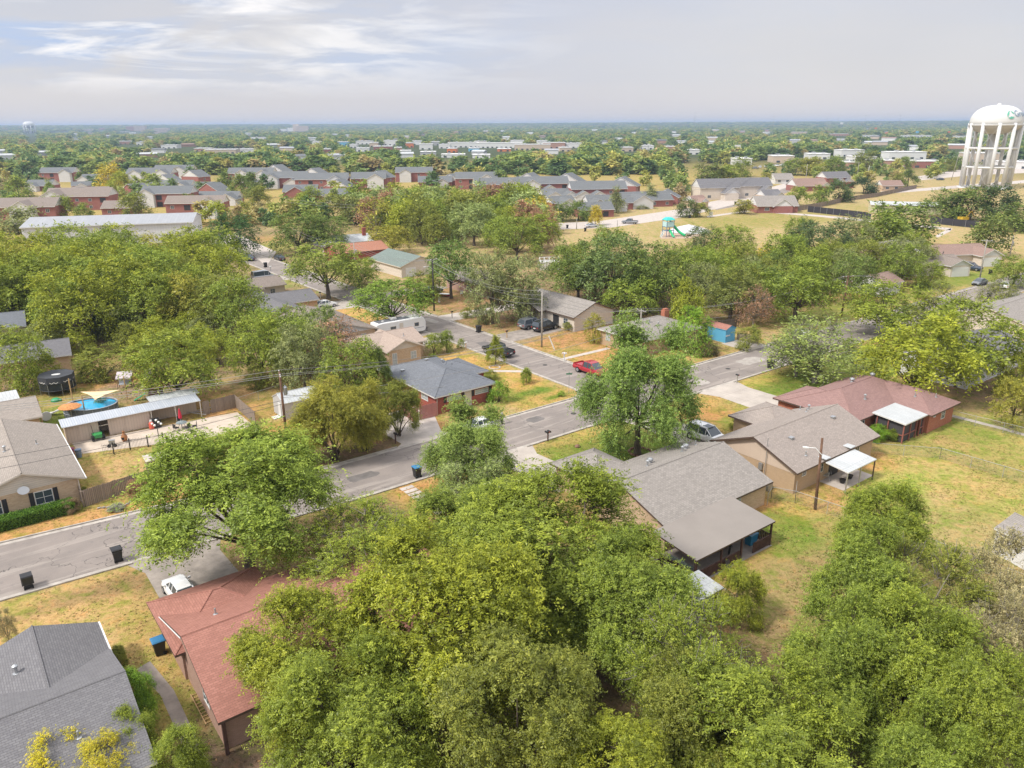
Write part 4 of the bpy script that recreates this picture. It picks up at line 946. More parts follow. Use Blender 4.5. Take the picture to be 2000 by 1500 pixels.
AP = [(85, 372, 22, 13, 4, 1, [(-3, 7, 3)], 'leftmost grey-roofed apartment block with a white gable'),
 (120, 354, 34, 13, 3, 2, [(10, 8, 2)], 'two-storey apartment block with a balcony row at the far left'),
 (195, 358, 30, 12, 0, 1, [(-8, 8, 4)], 'low apartment wing right of the two-storey balcony block'),
 (162, 372, 16, 9, 25, 1, [(0, 6, 2)], 'narrow row of white garages behind the left apartments', ),
 (180, 385, 28, 10, 5, 1, [(-10, 6, 2)], 'brown-roofed garage row beside the yellow-green tree'),
 (165, 408, 40, 14, 6, 2, [(-13, 11, 3)], 'brown-roofed two-storey block with a white gable left of the yellow-green tree'),
 (60, 432, 36, 13, 8, 2, [(2, 9, 3)], 'brown-roofed brick block at the far left just behind the white warehouse'),
 (300, 356, 44, 14, 0, 2, [(-10, 9, 4), (14, 10, 3)], 'long grey-roofed block with two white gables behind the yellow-green tree'),
 (345, 348, 40, 13, 2, 2, [(8, 9, 3)], 'rearmost long block left of centre with a raised roof'),
 (335, 372, 40, 12, 0, 1, [(14, 8, 5)], 'low grey-roofed row in front of the long two-gabled block'),
 (290, 392, 18, 12, 20, 1, [(0, 8, 2)], 'small brick block with a white-edged brick gable', ),
 (335, 402, 34, 13, 2, 2, [(-12, 8, 1)], 'grey-roofed block with a white balcony beside the small brick gable'),
 (410, 376, 22, 12, 4, 1, [(4, 9, 3)], 'small block with a brick gable left of the dark conifers'),
 (430, 398, 30, 12, 0, 1, [(10, 9, 4)], 'low block with two brick gables among the trees left of centre'),
 (240, 418, 20, 11, 5, 1, [], 'brown-roofed low block just behind the white warehouse'),
 (390, 424, 34, 11, 4, 2, [(8, 8, 1)], 'brown-roofed block right behind the warehouse end'),
 (495, 356, 44, 14, 0, 2, [(-6, 9, 3), (14, 9, 4)], 'long grey-roofed block at the centre left of the complex'),
 (560, 366, 40, 14, 4, 2, [(-10, 9, 4), (8, 10, 5)], 'central block with a red brick gable facing the camera'),
 (590, 384, 26, 13, 5, 1, [(-2, 10, 4)], 'low block with a wide red brick gable in front of the central block'),
 (632, 370, 44, 14, 4, 2, [(12, 9, 4)], 'grey-roofed block stepping down to the right of the central block'),
 (650, 392, 30, 12, 10, 1, [(0, 8, 3)], 'low grey roof between tree tops right of the wide brick gable'),
 (722, 368, 30, 14, 6, 2, [(6, 10, 3)], 'separate grey-roofed block with a white gable beyond the orange trees'),
 (810, 354, 36, 13, 4, 2, [(-8, 8, 3)], 'block with a small raised gable at the back of the middle woods'),
 (850, 364, 30, 13, 6, 1, [(6, 8, 4)], 'block with a bright white gable just right of the raised gable'),
 (930, 368, 36, 14, 5, 2, [(8, 9, 3)], 'grey-roofed block with a white gable in the middle of the row'),
 (968, 382, 34, 13, 10, 2, [(10, 9, 4)], 'grey block with a red brick gable end left of the yellow tree'),
 (1010, 390, 20, 12, 25, 1, [(0, 7, 3)], 'small white-gabled block just left above the yellow tree'),
 (1058, 380, 40, 14, 8, 2, [(-10, 9, 4), (4, 9, 5)], 'block of three white gables above the yellow tree'),
 (1095, 392, 30, 12, 12, 1, [(-8, 8, 4), (4, 8, 4)], 'low row with two white gables right of the yellow tree'),
 (1092, 408, 18, 11, 25, 1, [(0, 8, 3)], 'little white-gabled garage roof beside the dark green bushes'),
 (1165, 392, 40, 14, 6, 2, [(-12, 9, 5), (-2, 9, 6)], 'large right-hand block with a long white-gabled roof'),
 (1185, 408, 30, 13, 12, 1, [(-10, 8, 4), (2, 8, 5)], 'white garages in front of the large right-hand block'),
 (1255, 402, 36, 14, 14, 1, [(-8, 10, 6)], 'block with a white double garage beside the wide road'),
 (1158, 422, 22, 11, 12, 1, [], 'low slate roof behind the dark bushes by the wide road')]
AP += [(268, 384, 14, 16, 62, 1, [], 'brick gable front seen beside the golden yellow tree'), (420, 384, 15, 17, 66, 1, [], 'brick gable front below the small block left of the conifers'), (385, 364, 15, 16, 65, 2, [], 'white gable front at the right end of the long left block'),
 (545, 352, 15, 18, 66, 2, [], 'raised white gable front at the back of the central block'), (618, 360, 15, 17, 70, 2, [], 'white gable front right of the central brick gable'), (665, 374, 15, 16, 72, 1, [], 'grey roof with a white gable front at the right of the central blocks'),
 (745, 366, 15, 16, 66, 2, [], 'white gable front of the separate block beyond the orange trees'), (885, 362, 15, 17, 66, 1, [], 'white gable front between the raised gable and the middle block'), (1000, 378, 14, 16, 68, 1, [], 'brick gable front above the yellow tree'),
 (1035, 374, 15, 17, 66, 2, [], 'white gable front left of the three white gables'), (1110, 376, 16, 18, 66, 2, [], 'white gable front at the back of the three white gables'), (1215, 386, 16, 18, 70, 2, [], 'white gable front at the right end of the large block'), (1300, 397, 15, 14, 72, 1, [], 'red brick gable end at the far right of the apartments'),
 (150, 392, 14, 14, 66, 1, [], 'small garage gable in the left apartments'), (330, 362, 14, 16, 66, 1, [], 'low white gable in front of the long left block'), (480, 366, 14, 16, 64, 1, [], 'low gable among the conifers')]
for i, a_ in enumerate(AP): apartment(*a_, **(dict(roof=MATS['shingles taupe']) if i in (4, 5, 6, 14, 15) else {}), white=i not in (12, 18, 10, 34, 35, 42, 46))
# houses of the close right of the apartments
HC = [((1395, 388), 8, sh_char, siding_cream, 30, 15, 2, [(6, 9, 5)], 'large charcoal-roofed house with brick chimneys right of the woods'),
 ((1465, 384), 8, sh_char, siding_cream, 26, 14, 2, [(6, 8, 5)], 'second charcoal-roofed house with a white gable'),
 ((1500, 393), 20, sh_char, brick_tan, 15, 10, 1, [(2, 7, 3)], 'small charcoal-roofed brick cottage with a chimney'),
 ((1358, 405), 30, sh_brown, brick_tan, 12, 9, 1, [(0, 6, 2)], 'little peach brick cottage behind the two park trees'),
 ((1575, 372), 10, sh_brown, brick_far, 28, 14, 1, [(8, 8, 4)], 'wide house with a tall white gable and brown roof'),
 ((1625, 366), 15, sh_char, brick_far, 24, 12, 2, [(0, 7, 3), (8, 7, 3)], 'row of brick gables with dark roofs left of the dark round tree'),
 ((1508, 413), 3, sh_grey, brick_far, 26, 14, 1, [(3, 10, 1)], 'low dark red brick house with a grey hip-like roof by the path'),
 ((1735, 372), 5, sh_brown, brick_tan, 18, 10, 1, [], 'small brown-roofed house by the curving timber fence'),
 ((1525, 358), 5, sh_grey, siding_white, 18, 12, 1, [], 'grey-roofed garage with white doors behind the charcoal houses')]
for p_, an, rm, wm, L, Wd, st, cross, lb in HC:
    h = 2.75 * st; L *= .66; Wd *= .85; cross = [(c_[0] * .66, c_[1] * .85, c_[2]) for c_ in cross]
    vols = [V('g', -L / 2, L / 2, -Wd / 2, Wd / 2, z=h, zr=h + Wd * .3, cap=False)] + [V('g', cx - cw / 2, cx + cw / 2, -Wd / 2 - cl, 0, z=h - .2 if st == 1 else 3.2, zr=(h - .2 if st == 1 else 3.2) + cw * .35 - .02 * k, ax='y', cap=False) for k, (cx, cw, cl) in enumerate(cross)]
    house('suburban_house', lb, 'house', g(*p_), rad(an), vols, rm, wm, siding_white, trim_white, wins=[(0, 'y0', -L / 4, .9, 1.8, 1.3, 'w'), (0, 'y0', L / 4 - 1, .9, 1.8, 1.3, 'w'), (0, 'x1', 0, .9, 1.4, 1.3, 'w')], frame='w')
wb = house('utility_building', 'long pale yellow building with a white roof below the water tower', 'building', g(1765, 415), rad(-18),
  [V('g', -13, 13, -5, 5, z=3.2, zr=4.2)], metal_white, MP('pale yellow paint', (.58, .54, .36), .6), None, trim_white, wins=[(0, 'y0', -8, 1, 1.2, 1, 'w')], frame='w')
# commercial buildings in the distance: flat roofs with parapets
rr = random.Random(11)
CW = {'w': MP('white render', (.70, .69, .67), .7), 'b': MATS['beige brick'], 'r': brick_far, 't': MP('tan render', (.55, .44, .34), .8), 'p': MP('pink brick far', (.42, .24, .18), .8), 'u': MP('blue cladding', (.15, .42, .62), .6), 'o': MP('orange cladding', (.62, .19, .06), .6), 'g': MP('grey concrete far', (.42, .42, .42), .8)}
def shop(px, py, wpx, hm, c, label, dpt=22, name='shop_building', cat='building', trim='w', tall=False):
    x, y = g(px, py); d = depth(x, y); L = wpx * d / F
    o_ = thing(name, label, cat, x, y, rad(rr.uniform(-4, 6)) - math.atan2(x, y) * .3)
    hm *= .8 if not tall else 1
    MB().box(-L / 2, L / 2, 0, dpt, -1, hm).build('wall', CW[c], o_)
    MB().box(-L / 2 - .3, L / 2 + .3, -.3, dpt + .3, hm, hm + .6).build('parapet', CW[trim], o_)
    mb = MB()
    if tall:
        for k in range(max(1, int(hm / 3.6))):
            for j in range(max(2, int(L / 4.5))):
                xx = -L / 2 + (j + .5) * L / max(2, int(L / 4.5)); mb.box(xx - 1.1, xx + 1.1, -.15, -.02, k * 3.6 + 1.2, k * 3.6 + 2.8)
    else:
        for j in range(max(2, int(L / 7))):
            xx = -L / 2 + (j + .5) * L / max(2, int(L / 7)); mb.box(xx - 1.5, xx + 1.5, -.15, -.02, .3, 1.9)
    mb.build('window_band', glass, o_)
    mb = MB(); mb.box(-L / 4, -L / 4 + 3, dpt * .4, dpt * .6, hm + .6, hm + 1.9); mb.box(L / 5, L / 5 + 2.4, dpt * .3, dpt * .45, hm + .6, hm + 1.7); mb.build('roof_unit', steel, o_)
    SHOPS.append((x, y, L, dpt)); return o_
SHOPS = []
for s_ in [(690, 289, 14, 6, 'w', 'small white shop behind the low blue store'), (730, 287, 16, 8, 't', 'tan shop between the white store and the red brick front'), (778, 296, 14, 6, 'p', 'pink brick kiosk left of the white cube shop'), (815, 283, 20, 8, 'w', 'white store behind the orange-fronted one'),
 (850, 284, 20, 7, 'g', 'grey flat-roofed store behind the gabled store'), (940, 284, 26, 8, 't', 'tan upper store behind the long mall'), (1010, 283, 26, 9, 'w', 'white upper block behind the long mall'), (1060, 284, 22, 9, 'w', 'white block above the department store'), (985, 296, 26, 4, 'o', 'orange awning shop in front of the long mall'), (1105, 296, 22, 6, 't', 'tan shop right of the department store'), (925, 296, 20, 5, 'u', 'blue-fronted shop in front of the mall'), (670, 284, 22, 7, 'u', 'low blue and white shop at the left end of the distant retail strip'), (712, 282, 34, 7, 'w', 'white flat-roofed store in the left part of the distant retail strip'),
 (748, 293, 36, 6, 'r', 'long red brick store front in the distant retail strip'), (708, 296, 24, 5, 'w', 'small white shop in front of the red brick store'), (762, 284, 26, 10, 'w', 'boxy taller white store behind the red brick front'),
 (792, 303, 22, 6, 'w', 'white cube shop just right of the red brick store'), (800, 288, 16, 8, 'o', 'orange-fronted store in the distant strip'), (832, 292, 26, 9, 'w', 'grey and white gabled store in the distant strip'),
 (836, 304, 30, 5, 'g', 'grey shop with a white edge at the foot of the distant strip'), (868, 290, 22, 7, 'w', 'narrow white store left of the long mall'), (882, 298, 18, 6, 'o', 'second orange-fronted store left of the long mall'),
 (905, 288, 60, 9, 'w', 'left half of the long white mall'), (975, 289, 90, 9, 'w', 'long white mall building on the horizon strip'), (1040, 293, 70, 9, 't', 'tan and white mall building right of the long white one'),
 (1082, 290, 44, 10, 'p', 'pinkish brick department store at the right of the mall'), (1120, 289, 30, 8, 'w', 'white store at the right end of the mall'), (885, 308, 46, 4, 'w', 'low white roof in front of the mall trees'), (940, 309, 34, 4, 'w', 'second low white roof in front of the mall trees'),
 (1224, 296, 26, 6, 't', 'tan shop in the trees right of the mall'), (1265, 292, 24, 6, 'w', 'white shop below the tall sign right of centre'), (1310, 294, 20, 6, 'p', 'brick shop beyond the trees right of centre'), (1355, 302, 24, 6, 'w', 'white shop left of the white billboard'), 
 (1450, 322, 36, 6, 'w', 'white office with parked cars behind the houses'), (1530, 318, 40, 7, 't', 'cream shop front behind the parked white trucks'), (1600, 311, 40, 6, 'w', 'low white shed among the trees on the right'),
 (1665, 306, 44, 8, 'w', 'long white shed on the right in front of the far trees'), (1690, 320, 40, 7, 'w', 'white cube warehouse behind the big round tree'), (1725, 324, 50, 5, 'p', 'pink-brown strip of shops on the right'),
 (1772, 311, 70, 8, 'w', 'white store with a dark sign band left of the water tower'), (1812, 328, 60, 6, 'r', 'low red brick building left of the water tower'), (1660, 330, 22, 6, 'p', 'brown-roofed shop beside the big round tree'),
 (1920, 316, 60, 9, 't', 'yellowish two-storey building behind the water tower legs'), (1985, 330, 50, 6, 'w', 'white garages behind the water tower at the right edge'),
 (1500, 262, 14, 8, 'w', 'small white building near the horizon on the right'), (1560, 262, 34, 8, 't', 'hazy tan store group near the right horizon'), (1640, 266, 36, 7, 'p', 'hazy brown and white stores near the right horizon'), (1700, 268, 30, 5, 'w', 'long thin white roof near the right horizon'), (1790, 268, 60, 5, 'w', 'very long white shed near the right horizon'), (1880, 270, 40, 5, 'w', 'white shed left of the water tower near the horizon'),
 (330, 290, 30, 6, 'w', 'white school roof in the trees left of centre'), (430, 300, 60, 6, 't', 'long tan and white building in the left trees'), (480, 298, 30, 5, 'w', 'low white roof right of the long tan building'), (395, 296, 30, 5, 'p', 'brick building in the left middle distance'),
 (245, 282, 26, 7, 'p', 'brick and white block in the far left trees'), (275, 283, 16, 6, 'w', 'small white block right of the brick one in the far left trees'), (505, 272, 30, 6, 'w', 'white building group in the hazy trees left of centre'), (618, 282, 16, 6, 'w', 'white shop at the far left of the retail strip'), (638, 298, 18, 5, 'r', 'small red-fronted shop at the far left of the retail strip')]:
    shop(*s_)
for s_ in [(258, 259, 20, 34, 'p', 'brick tower block on the left horizon'), (273, 259, 20, 37, 't', 'tan tower block on the left horizon beside the brick one'), (315, 260, 26, 24, 't', 'stepped tan block right of the tower blocks'), (170, 259, 20, 18, 't', 'low tan building on the left horizon'),
           (120, 260, 26, 5, 'w', 'long low white building on the left horizon'), (200, 258, 12, 24, 'p', 'small brick church hall on the left horizon'), (240, 260, 16, 7, 'w', 'low white building just left of the brick tower block')]:
    shop(*s_, dpt=40, tall=True)
for s_, hh in [((568, 258, 12, 28, 'w', 'white annex of the grain elevator'), 0), ((578, 258, 10, 50, 't', 'tall head house of the grain elevator'), 0), ((590, 258, 24, 40, 't', 'wide silo block of the grain elevator on the horizon'), 0), ((553, 258, 12, 20, 'w', 'low white shed left of the grain elevator'), 0)]:
    shop(*s_, dpt=40, tall=False)

# small far buildings scattered through the distant trees
fr = random.Random(77); FB = []; tries = 0
while len(FB) < 64 and tries < 4000:
    tries += 1
    px = fr.uniform(-20, 1880); py = fr.choice([fr.uniform(253, 264), fr.uniform(262, 285), fr.uniform(280, 312)])
    if 1330 < px and py > 300 or any(abs(px - q[0]) < 22 and abs(py - q[1]) < 7 for q in FB): continue
    x, y = g(px, py)
    if any(math.hypot(x - q[0], y - q[1]) < 45 for q in SHOPS): continue
    FB.append((px, py, x, y))
FB.sort(key=lambda q: q[0])
for k, (px, py, x, y) in enumerate(FB):
    d = math.hypot(x, y); L = fr.uniform(11, 19) * (1 + d / 4500); Wd = fr.uniform(8, 13); h = fr.uniform(2.8, 4) * (1 + d / 4500); c_ = fr.choice('wwwtpgw')
    o = thing('far_building', '%s-walled far building, number %s from the left of those scattered in the hazy trees' % ({'w': 'white', 't': 'tan', 'p': 'brick', 'g': 'grey'}[c_], ORD_(k + 1)), 'building', x, y, fr.uniform(-.4, .4) - math.atan2(x, y), 'small buildings scattered in the distant trees')
    MB().box(-L / 2, L / 2, 0, Wd, -1, h).build('wall', CW[c_], o)
    MB().loft([[(-L / 2 - .5, -.5, h), (L / 2 + .5, -.5, h), (L / 2 + .5, Wd / 2, h + 1.8), (-L / 2 - .5, Wd / 2, h + 1.8)], [(-L / 2 - .5, Wd + .5, h), (L / 2 + .5, Wd + .5, h), (L / 2 + .5, Wd / 2, h + 1.85), (-L / 2 - .5, Wd / 2, h + 1.85)]]).build('roof', fr.choice([metal_white, sh_far, sh_brown, MATS['grey metal roof'], metal_white]), o)
    SHOPS.append((x, y, L * .8, Wd))
# ---------------- water towers ----------------
wpaint = MP('white tank paint', (.62, .62, .61), .5)
def tank_tower(x, y, R, zt, zb, ztop, nleg, legr, label, rot=0, detail=True):
    t_ = thing('water_tower', label, 'water tower', x, y, rot)
    prof = [(.2, zb)] + [(R * math.sin(rad(a)), zb + (zt - zb) * (1 - math.cos(rad(a)))) for a in range(15, 90, 12)] + [(R, zt)]
    top = [(R, zt), (R * 1.0, zt + (ztop - zt) * .18)] + [(R * math.cos(rad(a)) ** .78, zt + (ztop - zt) * (.18 + .82 * math.sin(rad(a)))) for a in range(12, 88, 8)] + [(.4, ztop)]
    MB().lathe(prof, 48).build('tank_bottom', MP('off white tank belly', (.50, .47, .42), .6), t_, smooth=True)
    MB().lathe(top, 48).build('tank', wpaint, t_, smooth=True)
    MB().lathe([(R + .05, zt - .25), (R + .5, zt - .2), (R + .5, zt + .25), (R + .05, zt + .3)], 48).build('balcony_ring', wpaint, t_)
    MB().lathe([(1.1, ztop - .2), (1.1, ztop + .5), (.3, ztop + .9)], 12).build('roof_hatch', wpaint, t_)
    MB().tube([(0, 0, 0), (0, 0, zb + 1)], [R * .14, R * .11], 24).build('riser', wpaint, t_, smooth=True)
    LG = []
    for i in range(nleg):
        an = math.tau * i / nleg + math.pi - .2 + rad(9); p0 = Vector((math.cos(an) * R * .93, math.sin(an) * R * .93, 0)); p1 = Vector((math.cos(an) * R * .985, math.sin(an) * R * .985, zt + 1))
        LG.append((p0, p1)); MB().tube([p0, p1], legr, 12).lathe([(legr * 2, -.2), (legr * 2, .5), (legr * 1.2, .6)], 12, (p0.x, p0.y)).build('leg', wpaint, t_, smooth=True)
    if detail:
        for f in (.33, .62):
            mb = MB()
            for i in range(nleg):
                a, b = LG[i], LG[(i + 1) % nleg]; mb.tube([a[0].lerp(a[1], f), b[0].lerp(b[1], f)], legr * .6, 8)
            mb.build('strut_ring', wpaint, t_)
        mb = MB()
        for i in range(nleg):
            a, b = LG[i], LG[(i + 1) % nleg]
            for f0, f1 in ((.62, .95), (.33, .62), (.0, .33)):
                mb.tube([a[0].lerp(a[1], f0), b[0].lerp(b[1], f1)], .06, 4, False); mb.tube([b[0].lerp(b[1], f0), a[0].lerp(a[1], f1)], .06, 4, False)
        mb.build('tie_rod', wpaint, t_)
    return t_
tx, ty = ab2w(462, 189)
tx, ty = g(1922, 367)
TD = depth(tx, ty); TR = 44.5 * TD / F
zt_ = height_at(tx, ty, 244, 1947); zb_ = height_at(tx, ty, 262, 1945); ztop_ = height_at(tx, ty, 205, 1953)
TW = tank_tower(tx, ty, TR, zt_, zb_, ztop_, 10, .92, 'huge white water tower on ten legs at the right edge', rot=math.atan2(ty, tx) + .2)
# lettering and emblem on the tank, bent round its side
fc = bpy.data.curves.new('t', 'FONT'); fc.body = 'Greenville'; fc.size = 4.4; fc.extrude = .02; fc.resolution_u = 3
fo = bpy.data.objects.new('t', fc); C.objects.link(fo)
bpy.context.view_layer.update()
tm = bpy.data.meshes.new_from_object(fo.evaluated_get(bpy.context.evaluated_depsgraph_get())); bpy.data.objects.remove(fo)
def on_tank(me, a0, zc):
    for v in me.vertices:
        an = a0 + v.co.x / TR; z = zc + v.co.y
        f = (z - zt_) / (ztop_ - zt_); ff = max(0, (f - .18) / .82); r = TR * (math.cos(math.asin(min(1, ff))) ** .78 if ff > 0 else 1) + .25 + v.co.z
        v.co = (math.cos(an) * r, math.sin(an) * r, z)
view_az = math.atan2(-ty, -tx) - TW.rotation_euler.z           # tank side facing the camera, in local angle
A_TXT = view_az + math.asin(.63)
on_tank(tm, A_TXT, zt_ + (ztop_ - zt_) * .42)
tm.materials.append(MP('tank lettering blue grey', (.16, .25, .34), .5)); uvbox(tm)
lo = bpy.data.objects.new('lettering', tm); C.objects.link(lo); lo.parent = TW
mb = MB()
for k, (a0, a1, r0, r1) in enumerate(((100, 215, 1.0, 2.0), (225, 330, .8, 2.0), (10, 85, 1.2, 1.9))):
    n = 10
    for i in range(n):
        b0, b1 = rad(a0 + (a1 - a0) * i / n), rad(a0 + (a1 - a0) * (i + 1) / n); w = math.sin(math.pi * (i + .5) / n)
        ri = r1 - (r1 - r0) * max(.25, w)
        mb.face([(ri * math.cos(b0), ri * math.sin(b0), 0), (r1 * math.cos(b0), r1 * math.sin(b0), 0), (r1 * math.cos(b1), r1 * math.sin(b1), 0), (ri * math.cos(b1), ri * math.sin(b1), 0)])
em = mb.build('emblem', MP('tank emblem green', (.10, .40, .28), .5), TW, fix=False); on_tank(em.data, A_TXT - 1.9 / TR, zt_ + (ztop_ - zt_) * .50)
# small tower far left
x_, y_ = g(60, 262); D_ = depth(x_, y_)
tank_tower(x_, y_, 10.5 * D_ / F, height_at(x_, y_, 246, 60), height_at(x_, y_, 250, 60), height_at(x_, y_, 237, 60), 8, 2.0, 'small distant white water tower on the left horizon', detail=False)
def mast(px, pb, pt, label, name='lattice_mast', r=.5, lamp=0, cat='mast', col=None):
    x, y = g(px, pb); zt = height_at(x, y, pt, px); o = thing(name, label, cat, x, y)
    MB().tube([(0, 0, 0), (0, 0, zt)], [r, r * .5], 6).build('pole', col or steel, o)
    if lamp: MB().lathe([(lamp, zt), (lamp, zt + lamp * .5), (lamp * .4, zt + lamp * .7)], 10).build('lamp_ring', steel, o)
for px, pb, pt, lb in ((1355, 262, 219, 'tall thin lattice mast on the horizon right of centre'), (481, 266, 232, 'faint thin mast on the horizon left of centre'), (588, 258, 233, 'thin mast beside the grain elevator'), (1388, 258, 235, 'very faint mast right of the tallest mast')):
    mast(px, pb, pt, lb, r=.8 if px == 1355 else .6)
for i, (px, pb, pt) in enumerate(((1508, 268, 228), (1566, 262, 238), (1613, 262, 232), (1634, 262, 230), (1686, 266, 226), (1753, 268, 226))):
    mast(px, pb, pt, '%s of the six high-mast highway lamps along the right horizon, counted from the left' % ('first', 'second', 'third', 'fourth', 'fifth', 'rightmost')[i], 'highway_lamp', .35, 1.6, 'lamp post')
def billboard(px, pb, pt, w, c, label, two=False):
    x, y = g(px, pb); z = height_at(x, y, pt, px); d = depth(x, y); W_ = w * d / F; H_ = W_ * .6
    o = thing('sign_board', label, 'sign', x, y); MB().tube([(0, 0, 0), (0, 0, z - H_)], .3 * W_ / 5 + .1, 8).build('pole', steel, o)
    MB().box(-W_ / 2, W_ / 2, -.2, .2, z - H_, z).build('sign_panel', c, o)
for a_ in ((1439, 310, 283, 12, CW['w'], 'white billboard on a single pole right of centre'), (1266, 296, 281, 5, CW['w'], 'small white pole sign above the trees'), (1761, 305, 293, 6, CW['w'], 'white pole sign beside the white store with the dark band'), (1790, 268, 256, 6, CW['u'], 'blue-grey pole sign near the right horizon'),
           (1709, 262, 249, 5, CW['o'], 'orange pole sign on the right horizon'), (1731, 265, 258, 6, CW['o'], 'lower orange sign near the right horizon'), (1852, 268, 256, 5, CW['o'], 'red and white pole sign left of the water tower'), (1642, 258, 239, 6, CW['w'], 'pale pole sign among the right highway lamps'), (1740, 264, 256, 7, CW['w'], 'white and black sign beside the low orange sign')):
    billboard(*a_)

# ---------------- poles and wires ----------------
def lamp_arm(o, z, an, L=1.3):
    dx_, dy_ = math.cos(an), math.sin(an)
    MB().tube([(0, 0, z - .5), (dx_ * L * .5, dy_ * L * .5, z + .15), (dx_ * L, dy_ * L, z + .1)], .035, 6).build('lamp_arm', steel_l, o)
    mb = MB().loft([[(dx_ * (L + t_) - dy_ * w * s, dy_ * (L + t_) + dx_ * w * s, z + .1 + h_) for s, h_ in ((-1, -.06), (1, -.06), (1, .05), (-1, .05))] for t_, w in ((-.1, .05), (.1, .11), (.35, .10), (.45, .04))])
    mb.build('street_lamp_head', steel_l, o)
def pole(px, pb, pt, label, mat=wood_pole, r=.17, arm=None, trans=0, lamp=None, base=None, lean=(0, 0), name='utility_pole'):
    x, y = base or g(px, pb); z = height_at(x, y, pt, px); o = thing(name, label, 'utility pole' if name == 'utility_pole' else 'pole', x, y)
    MB().tube([(0, 0, -.1), (lean[0] * .5, lean[1] * .5, z / 2), (lean[0], lean[1], z)], [r, r * .85, r * .7], 10).build('pole', mat, o, smooth=True)
    pts = [(lean[0], lean[1], z)]
    if arm is not None:
        an, n_ = arm; c_, s_ = math.cos(an), math.sin(an); mb = MB(); pts = []
        for k in range(n_):
            zz = z - .25 - k * 1.0; cx, cy = lean[0] * zz / z, lean[1] * zz / z
            mb.tube([(cx - c_ * 1.2, cy - s_ * 1.2, zz), (cx + c_ * 1.2, cy + s_ * 1.2, zz)], .06, 4)
            mb.tube([(cx - c_ * .8, cy - s_ * .8, zz), (cx, cy, zz - .5), (cx + c_ * .8, cy + s_ * .8, zz)], .02, 4)
            pts += [(cx + c_ * q, cy + s_ * q, zz + .18) for q in (-1.1, -.45, 1.1)]
        mb.build('crossarm', wood_pole_g if mat is not wood_pole else MATS['pole wood'], o)
        mb = MB()
        for p in pts: mb.lathe([(.04, p[2] - .15), (.07, p[2] - .1), (.07, p[2] - .03), (.03, p[2])], 8, (p[0], p[1]))
        mb.build('insulator', steel_l, o)
    for k in range(trans):
        an = .6 + k * 2.2; cx, cy = lean[0] + math.cos(an) * .42, lean[1] + math.sin(an) * .42
        MB().lathe([(.2, z - 2.6), (.22, z - 2.55), (.22, z - 1.8), (.16, z - 1.7), (.03, z - 1.55)], 14, (cx, cy)).build('transformer', steel, o)
    if lamp is not None: lamp_arm(o, z - (1.6 if arm or trans or name == 'utility_pole' and z > 8 else 1), lamp)
    return o, [tuple(Vector(p) + o.location) for p in pts], Vector((x + lean[0], y + lean[1], z))
PA = {}
PA[1] = pole(562, 878, 727, 'tall brown wooden utility pole with transformer beside the pale grey shed', arm=(rad(110), 1), trans=1)
PA[2] = pole(848, 607, 505, 'black utility pole with a street lamp at the bend of the side road', MP('creosote pole', (.035, .03, .028), .8), arm=(rad(50), 1), lamp=rad(195))
PA[3] = pole(1058, 678, 568, 'pale grey utility pole on the orange lawn beyond the junction', wood_pole_g, .15)
PA[4] = pole(1250, 660, 604, 'utility pole with transformers behind the house with the chimney', wood_pole_g, .15, arm=(rad(120), 1), trans=2)
PA[5] = pole(1592, 995, 860, 'dark brown leaning pole with a small yard lamp in the back garden', wood_pole, .15, lamp=rad(160), lean=(.0, .5))
PA[6] = pole(1643, 618, 538, 'brown double-crossarm utility pole among the right-hand trees', wood_pole, .18, arm=(rad(20), 2), lean=(.3, 0))
PA[7] = pole(578, 500, 447, 'pale pole with a lamp arm beside the dark oak at the upper left', wood_pole_g, .15, lamp=rad(185))
PA[8] = pole(695, 535, 474, 'grey pole with a white transformer left of the green-roofed house', wood_pole_g, .15, trans=1)
PA[9] = pole(1831, 525, 491, 'thin dark leaning pole beside the two white garages', MATS['creosote pole'], .14, lean=(.8, 0))
PA[10] = pole(1912, 552, 468, 'pale T-shaped utility pole beside the grey parked sedan', wood_pole_g, .16, arm=(rad(0), 1))
PA[11] = pole(1971, 506, 460, 'pale pole with a white transformer by the field at the right edge', wood_pole_g, .15, trans=1)
PA[12] = pole(1572, 366, 320, 'grey street pole behind the brown-roofed gable house', wood_pole_g, .16, lamp=rad(160))
PA[13] = pole(1673, 354, 317, 'grey utility pole beside the curved lamp post by the far street', wood_pole_g, .16, arm=(rad(0), 1))
PA[14] = pole(1694, 352, 323, 'curved street lamp by the far street', steel_l, .12, lamp=rad(0), name='street_lamp')
PA[15] = pole(1858, 352, 300, 'leaning utility pole left of the water tower legs', wood_pole_g, .16, lamp=rad(150), lean=(2.0, 0))
PA[16] = pole(1205, 456, 430, 'thin pole beside the yellow sapling by the wide road', wood_pole_g, .14)
PA[17] = pole(1126, 448, 426, 'short grey pole at the left end of the wide road', wood_pole_g, .14)
PA[18] = pole(372, 468, 434, 'dark pole at the right end of the white warehouse', MATS['creosote pole'], .14)
wire_m = MP('power cable', (.30, .29, .28), .5, .3); wire_d = MP('dark cable', (.07, .065, .06), .6)
def wire(p, q, sag, label, r=.022, m=None, group='overhead wires between the utility poles'):
    n = 22; p, q = Vector(p), Vector(q); mid = (p + q) / 2
    pts = []
    for i in range(n + 1):
        t_ = i / n; w = p.lerp(q, t_) - mid; w.z -= sag * 4 * t_ * (1 - t_); pts.append(w)
    o = MB().tube(pts, r, 5, False).build('power_line', m or wire_m, smooth=True); o.location = mid
    return tag(o, label, 'power line', group)
